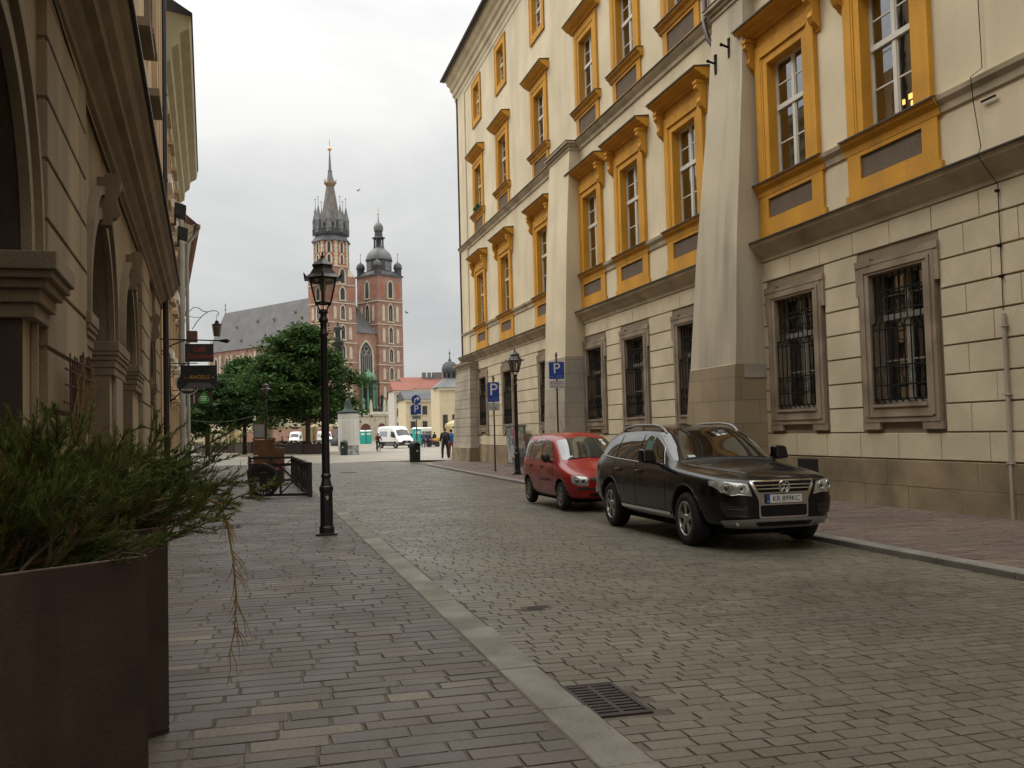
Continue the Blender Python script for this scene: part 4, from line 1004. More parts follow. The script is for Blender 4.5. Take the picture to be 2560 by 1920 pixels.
for a in (-1.4,1.4):
    F = face('front', RX, 0, TW); niche(F, a, 11.4, 1.1, 3.0, M['churchglass'])
F = face('front', RX, 0, TW); m = MB(); m.hexa([F(-1.2,-.1,10.8),F(1.2,-.1,10.8),F(1.2,1.0,10.8),F(-1.2,1.0,10.8)],[F(-.1,-.1,13.6),F(.1,-.1,13.6),F(.1,.05,13.6),F(-.1,.05,13.6)]); m.build('canopy', M['leaddark'], ch)

# ------------------------------------------------------------------ far houses, cloth hall, statue
def simple_house(name, label, x0, x1, y, dep, ze, zr, wm, rm, wins=(), chim=(), rz=0):
    t = thing(name, label, 'building', (x0,y,0), rz); L_ = x1-x0
    m = MB(); m.box(0,L_,0,dep,0,ze); m.build('wall', wm, t)
    m = MB(); m.box(-.2,L_+.2,-.35,0,ze-.5,ze-.02); m.build('cornice', M['limestone'], t)
    m = MB(); m.add([(-.3,-.5,ze),(L_+.3,-.5,ze),(L_+.3,dep*.5,zr),(-.3,dep*.5,zr),(-.3,dep+.5,ze),(L_+.3,dep+.5,ze)], [(0,1,2,3),(3,2,5,4),(0,3,4),(1,5,2)], False); m.build('roof', rm, t)
    for wx, wz, ww, wh in wins:
        m = MB(); m.box(wx-ww/2-.2,wx+ww/2+.2,-.10,.05,wz-.25,wz+wh+.3); o = m.build('window', M['limestone'], t)
        m = MB(); m.box(wx-ww/2,wx+ww/2,-.13,-.05,wz,wz+wh); m.build('pane', M['churchglass'], o)
    for cx, cw in chim:
        m = MB(); m.box(cx,cx+cw,dep*.4,dep*.4+1.2,zr-2.5,zr+1.1); m.build('chimney', mat('grey_chimney', (.16,.155,.15), .9), t)
    return t
simple_house('red_roofed_house', 'long pale house with a red tiled roof and dark chimneys right of the church', 34.5, 52, 232, 12, 12.3, 15.4, M['palegrey'], M['redroof'], [(2+3.1*i,z,1.2,2.0) for i in range(5) for z in (2.2,5.6,9)], [(5.2,.9),(6.6,.7),(7.7,2.4),(12,1.2)])
simple_house('yellow_house', 'pale yellow house with small dark windows between the church and the dome', 26.6, 46, 178, 10, 7.9, 9.6, M['paleyellow'], M['leaddark'], [(1.3+2.2*i,z,.9,1.6) for i in range(7) for z in (2.2,5.0)])
simple_house('white_house', 'narrow white house front beside the right church tower', 29.6, 33.6, 215, 10, 11.2, 13.4, M['palegrey'], M['redroof'], [(1+1.9*i,z,.9,1.8) for i in range(2) for z in (2.2,5.4,8.4)])
simple_house('ochre_terrace', 'row of pale ochre houses far behind the trees on the left', -75, 2, 300, 14, 15, 20, M['paleyellow'], M['redroof'], [(3+3.5*i,z,1.3,2.2) for i in range(20) for z in (2,6,10)])
# cloth hall end with its round turret
t = thing('market_hall', 'yellow market hall with a ribbed grey dome turret and spiky parapet beside the palace corner', 'building', (25.7,139,0))
m = MB(); m.box(0,20,0,7,0,8.1); m.build('wall', M['paleyellow'], t)
m = MB(); m.box(-.25,20,-.25,0,7.7,8.2); m.build('cornice', M['limestone'], t)
m = MB(); m.hexa([(-.4,-.4,8.2),(5,-.4,8.2),(5,5,8.2),(-.4,5,8.2)],[(1.1,1.1,9.5),(3.0,1.1,9.5),(3.0,3.0,9.5),(1.1,3.0,9.5)]); m.build('hip_roof', M['lead'], t)
m = MB(); m.lathe([(1.0,9.4),(.98,10.5)], 8, (2.05,2.05,0), smooth=False); m.build('turret', M['leaddark'], t)
for k in range(8):
    a = k*PI/4+PI/8; m = MB(); m.box(-.16,.16,-.02,.06,9.7,10.3); o = m.build('turret_opening', M['pit'], t); o.location = (2.05+.93*math.cos(a),2.05+.93*math.sin(a),0); o.rotation_euler = (0,0,a-PI/2)
m = MB(); m.lathe([(1.12,10.5),(1.2,10.75),(1.17,11.1),(.95,11.6),(.5,11.95),(.22,12.1),(.25,12.3),(.1,12.5),(.05,13.2)], 16, (2.05,2.05,0))
for k in range(12):
    a = k*PI/6; m.tube([(2.05+r*math.cos(a),2.05+r*math.sin(a),z) for r,z in ((1.22,10.75),(1.19,11.1),(.97,11.62),(.5,12.0))], .03, 4)
m.sphere((2.05,2.05,13.3), .16, 8, 6); m.cyl((2.05,2.05,13.4),(2.05,2.05,13.95),.03,n=4); m.build('dome', M['leaddark'], t)
m = MB(); m.box(4.2,20,3.5,4.2,8.0,10.4)
for i in range(6): m.box(4.2+i*1.2,4.9+i*1.2,3.5,4.2,10.4,11.0+.35*i)
m.build('parapet', M['paleyellow'], t)
for i in range(7):
    m = MB(); x = 1.3+i*.62 if i < 3 else 2.2+i*.62; h = 10.5+.35*i; m.lathe([(.16,9.4),(.16,h),(.22,h+.05),(.03,h+1.0)], 4, (x,3.8,0), smooth=False); m.build('pinnacle', mat('pink_stone', (.45,.26,.18), .9), t)
m = MB(); m.add([(2.6,-.3,4.6),(4.9,-.3,10.0),(9,-.3,10.4),(9,-.3,4.4),(2.6,.4,4.6),(4.9,.4,10.0),(9,.4,10.4),(9,.4,4.4)], [(0,1,2,3),(7,6,5,4),(0,4,5,1),(1,5,6,2),(3,7,4,0)], False); m.build('gable_roof', M['darkroof'], t)
for x in (.8,2.2):
    m = MB(); m.box(x-.35,x+.35,-.06,.05,2.2,4.2); m.build('window', M['churchglass'], t)
t = thing('statue', 'dark bronze standing figure on a tall column rising behind the tree', 'statue', (12.2,150,0))
m = MB(); m.lathe([(1.4,0),(1.4,1),(.8,1.2),(.6,15.2),(.9,15.4),(.9,15.8)], 10); m.build('column', M['bronze'], t)
m = MB(); m.lathe([(.5,15.8),(.42,16.6),(.36,17.3),(.46,17.8),(.40,18.2),(.14,18.35),(.2,18.6),(.16,18.85),(.02,18.95)], 10); m.tube([(.4,0,18.1),(.75,.1,17.6),(.85,.1,16.9)], [.14,.11,.08], 6); m.tube([(-.4,0,18.1),(-.62,-.1,17.5),(-.35,-.3,17.2)], [.14,.11,.08], 6); m.tube([(.6,.1,15.9),(.9,.1,16.9),(.95,.1,17.9)], .06, 5); m.build('figure', M['bronze'], t)
# ------------------------------------------------------------------ trees
def tree(label, x, y, crown, ztop, zbot, rx, ry, trunk_r, nclus, nleaf, lsize, seed, m, cx=0, cy=0, group='trees on the market square'):
    R = random.Random(seed); rs = np.random.RandomState(seed)
    t = thing('tree', label, 'tree', (x,y,0), 0, group)
    b = MB(); zc = (ztop+zbot)/2; hz = (ztop-zbot)/2
    b.tube([(0,0,-.1),(.02,0,.4),(.05,.03,zbot+.4),(cx*.3,cy*.3,zc),(cx*.7,cy*.7,zc+hz*.6)], [trunk_r*1.35,trunk_r*1.05,trunk_r*.9,trunk_r*.6,trunk_r*.25], 8)
    C = []; nb_ = max(12, nclus//8); BG = []
    for i in range(nb_):
        while True:
            p = Vector((R.uniform(-1,1),R.uniform(-1,1),R.uniform(-1,1)))
            if .45 < p.length < 1: break
        s = p.length; p = p/s*(s**.5)*R.uniform(.78,1.1)
        a = math.atan2(p.y,p.x); wob = 1+.16*math.sin(a*3+seed)+.14*math.sin(a*5+p.z*5+seed*2)+.12*math.sin(p.z*8+seed)
        prof = crown(p.z)
        BG.append((Vector((cx*(.5+.5*p.z)+p.x*rx*.9*wob*prof, cy*(.5+.5*p.z)+p.y*ry*.9*wob*prof, zc+p.z*hz*(.93+.08*math.sin(a*2.3+seed)))), R.uniform(.7,1.25)*rx*.24))
    for i in range(nclus):
        c, sz_ = BG[i % nb_]; q = Vector((R.gauss(0,.62),R.gauss(0,.62),R.gauss(0,.20)))*sz_
        C.append((c.x+q.x, c.y+q.y, c.z+q.z-.35*(q.x*q.x+q.y*q.y)/sz_))
    for i in range(0, nclus, max(1, nclus//26)):
        c = Vector(C[i]); s0 = Vector((cx*.3*R.random(),cy*.3*R.random(),zbot+.2+(c.z-zbot)*R.uniform(.15,.5)))
        b.tube([s0, s0.lerp(c,.5)+Vector((0,0,.25)), c], [trunk_r*.42,trunk_r*.25,.02], 5)
    b.build('trunk', M['bark'], t)
    V = []; n = nclus*nleaf
    cen = np.repeat(np.array(C), nleaf, axis=0)
    r_ = rs.uniform(.7,1.25,(nclus,1)).repeat(nleaf,axis=0)
    off = rs.normal(0,1,(n,3))*np.array([.46,.46,.20])*r_*(rx/4.2)
    off[:,2] -= .10*(off[:,0]**2+off[:,1]**2)
    P = cen+off
    nrm = rs.normal(0,.55,(n,3)); nrm[:,2] += 1.0; nrm /= np.linalg.norm(nrm,axis=1,keepdims=True)
    a = np.cross(nrm, rs.normal(0,1,(n,3))); a /= np.linalg.norm(a,axis=1,keepdims=True); bb = np.cross(nrm,a)
    sz = lsize*rs.uniform(.6,1.3,(n,1))
    q = np.stack([P-a*sz, P-bb*sz*.55, P+a*sz, P+bb*sz*.55], axis=1).reshape(-1,3)
    me = bpy.data.meshes.new('crown'); idx = np.arange(4*n).reshape(-1,4)
    me.from_pydata(q.tolist(), [], idx.tolist()); me.materials.append(m); me.update()
    link('crown', me, t); return t
LEAF = leaf_mat('linden_leaf', (.020,.048,.015), (.045,.092,.025), (.115,.165,.040), trans=.3)
LEAF2 = leaf_mat('dark_leaf', (.028,.056,.022), (.046,.088,.030), (.075,.125,.038), trans=.3)
bell = lambda z: 1.0 if z < -.45 else max(.16, 1-.82*((z+.45)/1.45)**1.25)
tree('biggest tree, a dense dark green linden with a peaked crown behind the near street lamp', 4.55, 92, bell, 12.3, 3.2, 5.0, 4.6, .23, 560, 85, .20, 3, LEAF, cx=-.7)
tree('lower round tree just left of the big linden', -1.2, 101, bell, 9.5, 2.9, 4.3, 4.0, .2, 380, 85, .20, 5, LEAF)
tree('tree with a broad low crown behind the hanging bar signs', -4.6, 98, bell, 7.9, 2.8, 4.3, 3.9, .2, 340, 85, .20, 8, LEAF2)
tree('farthest left tree, mostly hidden by the pale corner house', -8.6, 106, bell, 8.6, 2.8, 4.0, 3.8, .2, 150, 80, .19, 12, LEAF)

# ------------------------------------------------------------------ planters and junipers
def planter(label, ax, ay, ang, L_, dep, h):
    t = thing('planter', label, 'planter', (ax,ay,0), ang, 'rusty steel planters')
    def ring(ins, z):
        pts = []; r = .05
        for cx, cy, a0 in ((-ins-r,ins+r,-90),(-ins-r,dep-ins-r,0),(-L_+ins+r,dep-ins-r,90),(-L_+ins+r,ins+r,180)):
            for k in range(5):
                a = rad(a0+k*22.5); pts.append((cx+r*math.cos(a), cy+r*math.sin(a), z))
        return pts
    m = MB(); R4 = [ring(0,.03), ring(0,h), ring(.012,h), ring(.012,h-.22)]; n = len(R4[0]); vs = sum(R4, []); fs = []
    for k in range(3):
        for i in range(n): j = (i+1)%n; fs.append((k*n+i,k*n+j,(k+1)*n+j,(k+1)*n+i))
    m.add(vs, fs, True); o = m.build('shell', M['rusty'], t)
    for e in [o]:
        mod = o.modifiers.new('edge','EDGE_SPLIT'); mod.split_angle = rad(40)
    m = MB(); rr = ring(.006,h+.001); m.tube(rr, .0075, 5, closed=True); m.build('rim', M['steel_edge'], t)
    m = MB(); m.tube([(-.022,.012,.04),(-.022,.012,h-.01)], .008, 4); m.build('highlight_bead', M['rusty'], t)  # raised bead added at the corner for its vertical highlight line
    m = MB(); m.add(ring(.013,h-.14), [tuple(range(n))], False); m.build('soil', M['soil'], t)
    m = MB(); m.box(-L_+.02,-.01,.015,dep-.015,.0,.03); m.build('base', M['rusty'], t)
    return t
PA = rad(38)
planter('nearest corten steel planter, its front panel filling the lower left of the view', -.445, 4.47, PA, .98, .80, 1.12)
planter('second corten steel planter, just behind the nearest one', -.47, 5.77, PA, .95, .80, 1.13)
JUN = leaf_mat('juniper_scale', (.055,.075,.018), (.12,.16,.036), (.21,.245,.065), trans=.35, spec=.04)
JTWIG = mat('juniper_twig', (.085,.055,.03), .9, vary=.2, fine=0)
JDEAD = leaf_mat('juniper_dead', (.075,.042,.018), (.11,.062,.026), (.17,.105,.045), trans=.1)
def juniper(label, cx, cy, cz, seed, nst, reach, boost):
    t = thing('juniper_shrub', label, 'shrub', (cx,cy,cz), 0, 'juniper shrubs in the planters')
    R = random.Random(seed); rs = np.random.RandomState(seed)
    tw = MB(); Pp = []; Pd = []; Pl = []; Pr = []; dead = []
    def twigs(pts, rad_, dens, isd):
        """scale-leaf twigs along a polyline"""
        for a, b in zip(pts, pts[1:]):
            d = (b-a); l = d.length; d = d/l; k = max(1, int(l*dens))
            for i in range(k):
                p = a+d*(l*(i+R.random())/k)
                v = Vector((R.gauss(0,1),R.gauss(0,1),R.gauss(0,.8))); v = (v-d*v.dot(d)); v.normalize()
                e = d*R.uniform(.9,1.5)+v*R.uniform(.45,.95)+Vector((0,0,.18)); e.normalize()
                Pp.append(p[:]); Pd.append(e[:]); Pl.append(rad_*R.uniform(.6,1.35)); Pr.append(R.uniform(.0013,.0021)); dead.append(isd)
    for s in range(nst):
        az = R.uniform(0, 2*PI)
        el = rad(R.choice((R.uniform(8,35), R.uniform(20,60), R.uniform(45,85))))
        if R.random() < boost: az = R.gauss(rad(-2), .65); el = rad(R.uniform(8,30))
        if math.sin(az) < -.1: el = max(el, rad(R.uniform(40,75)))
        Ln = reach*R.uniform(.55,1.0)*(1.0 if el < rad(45) else .85)
        if math.cos(az) > .6 and el < rad(30): Ln *= R.uniform(.95,1.28)
        elif math.cos(az) > .2 and el < rad(55): Ln *= .8
        elif s % 13 == 0: Ln *= 1.12; el = rad(R.uniform(38,62))
        elif el > rad(38): Ln *= .74
        p = Vector((R.gauss(0,.14),R.gauss(0,.14),R.uniform(-.03,.05))); d = Vector((math.cos(az)*math.cos(el),math.sin(az)*math.cos(el),math.sin(el)+.25)).normalized()
        pts = [p.copy()]; N_ = 9; bend = R.uniform(-.11,.03) if math.sin(az) > -.1 else R.uniform(-.03,.03)
        if abs(math.cos(az)) > .5 and math.cos(az) > 0: el = max(el, rad(R.uniform(8,20))); bend = R.uniform(-.05,.02)
        for i in range(N_):
            p = p+d*(Ln/N_); pts.append(p.copy())
            d = (d+Vector((R.gauss(0,.07),R.gauss(0,.07),bend+R.gauss(0,.05)))).normalized()
        tw.tube(pts, [.012*(1-i/(N_+1.5))+.0012 for i in range(N_+1)], 4, caps=False)
        isd = 1 if R.random() < .05 else 0
        twigs(pts[5:], .035, 170, isd)
        nb = int(16*Ln/.7)
        for q in range(nb):
            f = R.uniform(.28,.97)*N_; i = min(int(f), N_-1); a = pts[i].lerp(pts[i+1], f-i); dd = (pts[i+1]-pts[i]).normalized()
            v = Vector((R.gauss(0,1),R.gauss(0,1),R.gauss(0,.7))); v = (v-dd*v.dot(dd)).normalized()
            e = (dd*R.uniform(.7,1.2)+v*.75).normalized(); bl = R.uniform(.10,.27)*(1.15-.5*f/N_)
            sp = [a]
            for k in range(4):
                a = a+e*(bl/4); sp.append(a.copy()); e = (e+Vector((R.gauss(0,.1),R.gauss(0,.1),.05+R.gauss(0,.07)))).normalized()
            tw.tube(sp, [.0028,.0024,.002,.0014,.0008], 3, caps=False)
            twigs(sp, .036, 235, 1 if (isd or (f < 4.2 and R.random() < .5)) else 0)
    tw.build('branches', JTWIG, t)
    P = np.array(Pp); D_ = np.array(Pd); L1 = np.array(Pl)[:,None]; R1 = np.array(Pr)[:,None]; dead = np.array(dead)
    up = np.array([0.13,.21,.97]); A = np.cross(D_, up); A /= np.linalg.norm(A,axis=1,keepdims=True)+1e-9; B = np.cross(D_, A)
    r0 = [P+R1*(A*math.cos(a)+B*math.sin(a))*.8+D_*0 for a in (0,2.094,4.189)]
    r1 = [P+D_*L1*.55+R1*(A*math.cos(a)+B*math.sin(a))*1.05 for a in (0,2.094,4.189)]
    tip = P+D_*L1
    V = np.stack(r0+r1+[tip], axis=1)
    F = np.array([(0,1,4,3),(1,2,5,4),(2,0,3,5)]); T = np.array([(3,4,6),(4,5,6),(5,3,6)])
    for nm, sel, m in (('foliage', dead==0, JUN), ('dead_sprays', dead==1, JDEAD)):
        v = V[sel]; n = len(v)
        if n == 0: continue
        base = (np.arange(n)*7)[:,None,None]
        q = (F[None]+base).reshape(-1,4).tolist(); tt = (T[None]+base).reshape(-1,3).tolist()
        me = bpy.data.meshes.new(nm); me.from_pydata(v.reshape(-1,3).tolist(), [], q+tt); me.materials.append(m); me.update(); link(nm, me, t)
    return t
juniper('nearest juniper shrub, dense and dark, spilling left over the front planter', -1.16, 4.48, .98, 31, 125, .86, .18)
juniper('second juniper shrub, its long sprays reaching right over the pavement', -1.14, 5.78, 1.02, 37, 165, 1.04, .45)
d = thing('dry_branch', 'bare yellow dead juniper branch hanging down in front of the second planter', 'branch', (-.22,5.72,1.25))
m = MB(); R = random.Random(6)
main = [Vector(p) for p in ((-.35,.02,.03),(-.12,0,.06),(.02,0,.0),(.06,.01,-.15),(.085,.01,-.33),(.10,0,-.52),(.085,-.01,-.72),(.05,-.01,-.86))]
m.tube(main, [.007,.007,.007,.006,.005,.005,.004,.002], 5)
for i in range(26):
    f = R.uniform(2.0,6.8); k = int(f); a = main[k].lerp(main[k+1], f-k); e = Vector((R.uniform(-.06,.10),R.uniform(-.05,.05),-R.uniform(.09,.22)))
    m.tube([a,a+e*.5+Vector((.012,0,0)),a+e], [.004,.003,.0015], 4)
m.build('stem', mat('dry_yellow_stem', (.30,.19,.06), .9, vary=.25), d)
# ------------------------------------------------------------------ vehicles
def loft(rows, name, mats, sub=2, cuts=None, crease_mi=None):
    """rows of half cross sections (x,[(y,z)...]) bottom centre -> top centre, mirrored; wheel cut-outs by boolean; returns mesh"""
    n = len(rows[0][1]); V = []; F = []
    full = []
    for x, pts in rows:
        L_ = [(x+(dx if len(p) > 2 else 0), p[0], p[1]) for p in pts for dx in ((p[2],) if len(p) > 2 else (0,))]
        ring = L_ + [(px,-py,pz) for px,py,pz in reversed(L_[1:-1])]
        full.append(ring)
    k = len(full[0])
    for r in full: V += r
    for i in range(len(full)-1):
        for j in range(k): F.append((i*k+j, i*k+(j+1)%k, (i+1)*k+(j+1)%k, (i+1)*k+j))
    def cap(i, rev):
        base = i*k; h = n
        for j in range(n-1):
            a, b = base+j, base+j+1; c = base+(k-j)%k; d_ = base+(k-j-1)%k
            f = [a,b,d_,c]; f = [v for q,v in enumerate(f) if v not in f[:q]]
            F.append(tuple(reversed(f)) if rev else tuple(f))
    cap(0, False); cap(len(full)-1, True)
    me = bpy.data.meshes.new(name); me.from_pydata(V, [], F)
    for m in mats: me.materials.append(m)
    bm = bmesh.new(); bm.from_mesh(me); bmesh.ops.recalc_face_normals(bm, faces=bm.faces); bm.to_mesh(me); bm.free()
    o = bpy.data.objects.new(name, me); COL.objects.link(o)
    s = o.modifiers.new('s','SUBSURF'); s.levels = sub; s.render_levels = sub
    me = bake(o)
    if cuts:
        for cx, cz, r, y0, y1 in cuts:
            c = MB(); c.cur = 1; c.cyl((cx,y0,cz),(cx,y1,cz),r,n=40); c.box(cx-r,cx+r,min(y0,y1),max(y0,y1),-.3,cz)
            co_ = link('cut', c.mesh('cut', mats)); o = link(name, me)
            b = o.modifiers.new('b','BOOLEAN'); b.object = co_; b.operation = 'DIFFERENCE'; b.solver = 'EXACT'; b.use_self = True
            me = bake(o); bpy.data.objects.remove(co_)
    me.polygons.foreach_set('use_smooth', [True]*len(me.polygons)); me.update()
    return me
def bvh_of(me):
    return BVHTree.FromPolygons([v.co for v in me.vertices], [tuple(p.vertices) for p in me.polygons])
def rounded(poly, r, n=4):
    out = []; N_ = len(poly)
    for i in range(N_):
        p = Vector(poly[i]); a = Vector(poly[i-1]); b = Vector(poly[(i+1)%N_])
        da = (a-p); db = (b-p); rr = min(r, da.length*.45, db.length*.45); s = p+da.normalized()*rr; e = p+db.normalized()*rr
        for k in range(n+1):
            t = k/n; q = s*(1-t)**2+p*2*t*(1-t)+e*t*t; out.append((q.x,q.y))
    return out
def decal(bvh, poly, axis, side, off=.004, step=.06, thick=.0):
    """project a 2D outline on the car body. axis 'y': poly (x,z) from side*y ; 'x': poly (y,z) from the front(+1)/rear(-1) ; 'z': poly (x,y) from above"""
    pts = []; N_ = len(poly)
    for i in range(N_):
        a = Vector(poly[i]); b = Vector(poly[(i+1)%N_]); k = max(1, int((b-a).length/step))
        for j in range(k): pts.append(a+(b-a)*(j/k))
    nb = len(pts); edges = [(i,(i+1)%nb) for i in range(nb)]
    xs = [p.x for p in pts]; ys = [p.y for p in pts]
    def inside(q):
        c = False; j = nb-1
        for i in range(nb):
            a, b = pts[i], pts[j]
            if (a.y > q[1]) != (b.y > q[1]) and q[0] < (b.x-a.x)*(q[1]-a.y)/(b.y-a.y)+a.x: c = not c
            j = i
        return c
    y = min(ys)+step/2
    while y < max(ys):
        x = min(xs)+step/2
        while x < max(xs):
            if inside((x,y)) and min((Vector((x,y))-p).length for p in pts) > step*.45: pts.append(Vector((x,y)))
            x += step
        y += step
    v2, e2, f2, *_ = delaunay_2d_cdt(pts, edges, [list(range(nb))], 1, 1e-5)
    V = []; last = None
    for p in v2:
        if axis == 'y': o_ = Vector((p.x, side*4, p.y)); d = Vector((0,-side,0))
        elif axis == 'x': o_ = Vector((side*6, p.x, p.y)); d = Vector((-side,0,0))
        else: o_ = Vector((p.x, p.y, 6)); d = Vector((0,0,-1))
        h, nrm, _, _ = bvh.ray_cast(o_, d)
        if h is None:
            h = last.copy() if last is not None else o_+d*3; nrm = -d
            if axis == 'y': h.x, h.z = p.x, p.y
            elif axis == 'x': h.y, h.z = p.x, p.y
        if nrm.dot(d) > 0: nrm = -nrm
        last = h; V.append(h+(nrm*.6-d*.4)*off)
    return V, [tuple(f) for f in f2]
def add_decal(mb, bvh, poly, axis, side, off=.004, step=.06, smooth=True):
    V, F = decal(bvh, poly, axis, side, off, step); mb.add(V, F, smooth)
def strip_line(mb, bvh, pts, axis, side, r=.004, off=.002, n=4, step=.06):
    """thin tube following the body surface"""
    P = []; pts = [Vector(p) for p in pts]; dense = []
    for a, b in zip(pts, pts[1:]):
        k = max(1, int((b-a).length/step)); dense += [a+(b-a)*(j/k) for j in range(k)]
    dense.append(pts[-1])
    for p in dense:
        if axis == 'y': o_ = Vector((p.x, side*4, p.y)); d = Vector((0,-side,0))
        elif axis == 'x': o_ = Vector((side*6, p.x, p.y)); d = Vector((-side,0,0))
        else: o_ = Vector((p.x, p.y, 6)); d = Vector((0,0,-1))
        h, nrm, _, _ = bvh.ray_cast(o_, d)
        if h is not None: P.append(h-d*off)
    if len(P) > 1: mb.tube(P, r, n)
def hitp(bvh, a, b, axis, side):
    if axis == 'y': o_ = Vector((a, side*4, b)); d = Vector((0,-side,0))
    elif axis == 'x': o_ = Vector((side*6, a, b)); d = Vector((-side,0,0))
    else: o_ = Vector((a, b, 6)); d = Vector((0,0,-1))
    h, nrm, _, _ = bvh.ray_cast(o_, d); return (h, nrm) if h is not None else (o_+d*3, -d)
TYRE = mat('tyre_rubber', (.018,.018,.018), .8, vary=.2, vscale=8, bump=.3, bscale=120)
ALLOY = mat('alloy_rim', (.50,.50,.49), .3, metal=.85, vary=.1, fine=.03)
HUBCAP = mat('grey_hubcap', (.30,.30,.29), .45, metal=.4, vary=.15)
CHROME = mat('chrome_trim', (.72,.72,.70), .16, metal=1, vary=.05, fine=0)
SILVER = mat('silver_plastic', (.38,.38,.37), .4, metal=.5, vary=.1)
CARGLASS = mat('dark_car_glass', (.010,.011,.010), .03, vary=0, fine=0, spec=.5, coat=.5)
CARGLASS2 = mat('green_car_glass', (.05,.065,.055), .03, vary=.4, vscale=1.5, fine=0, spec=.9, coat=1)
BLACKP = mat('black_car_paint', (.005,.005,.007), .2, vary=0, fine=0, spec=.3, coat=.3)
REDP = mat('red_car_paint', (.33,.014,.014), .3, vary=.05, fine=.02, spec=.3, coat=.5)
HEADL = mat('headlight_lens', (.42,.43,.38), .12, metal=.35, vary=.35, vscale=9, fine=0, coat=1)
HEADD = mat('headlight_bulb', (.10,.11,.11), .1, metal=.6, vary=.3, fine=0, coat=1)
BLK = M['vanblack']
def make_wheel(parent, x, y, r, wd, rim_r, side, style, rimm):
    w = MB(); A = lambda p: p
    prof = [(rim_r*.97,-wd/2+.02),(rim_r*1.03,-wd/2),(r*.90,-wd/2+.004),(r*.97,-wd/2+.03),(r,-wd/2+.06),(r,wd/2-.06),(r*.97,wd/2-.03),(r*.90,wd/2-.004),(rim_r*1.03,wd/2),(rim_r*.97,wd/2-.02)]
    T = Matrix.Rotation(-PI/2*side, 4, 'X')
    w.M = T; w.lathe(prof, 36, caps=False); W = w.build('wheel', TYRE, parent, loc=(x,y,r))
    m = MB(M=T); o = wd/2
    m.lathe([(rim_r,-o+.03),(rim_r,o-.005),(rim_r*.95,o+.004),(rim_r*.90,o-.012),(rim_r*.88,o-.06),(rim_r*.86,-o+.05)], 32, caps=False)
    if style == 'double5':
        for k in range(5):
            for s in (-1,1):
                a = 2*PI*k/5+s*.17+.3; b = 2*PI*k/5+s*.11+.3; c, sn = math.cos, math.sin
                w0, w1 = .017, .022; p = Vector((c(b)*rim_r*.22,sn(b)*rim_r*.22,o-.02)); q = Vector((c(a)*rim_r*.92,sn(a)*rim_r*.92,o-.012)); l = Vector((-sn(a),c(a),0))
                dn = Vector((0,0,-.035))
                m.hexa([p-l*w0+dn,p+l*w0+dn,q+l*w1+dn,q-l*w1+dn],[p-l*w0,p+l*w0,q+l*w1,q-l*w1])
        m.lathe([(rim_r*.27,o-.06),(rim_r*.27,o-.012),(rim_r*.15,o-.004),(.0001,o-.004)], 16)
    else:
        m.lathe([(rim_r*.9,o-.03),(rim_r*.75,o-.005),(rim_r*.35,o+.006),(rim_r*.25,o-.006),(.0001,o-.004)], 24)
    m.build('rim', rimm, W)
    m = MB(M=T); m.lathe([(rim_r*.86,o-.09),(.0001,o-.09)], 24)
    if style != 'double5':
        for k in range(8):
            a = 2*PI*k/8; m.cyl((math.cos(a)*rim_r*.62,math.sin(a)*rim_r*.62,o-.02),(math.cos(a)*rim_r*.62,math.sin(a)*rim_r*.62,o+.003),rim_r*.13,n=8)
    m.build('brake', M['pit'], W)
    return W
def car_text(name, s, size, m, parent, M4, **k): return text_mesh(name, s, size, m, parent, M4, **k)
FRONT = Matrix(((0,0,1,0),(1,0,0,0),(0,1,0,0),(0,0,0,1)))   # text x->+y, text y->+z, faces +x
def pts(*a): return list(a)

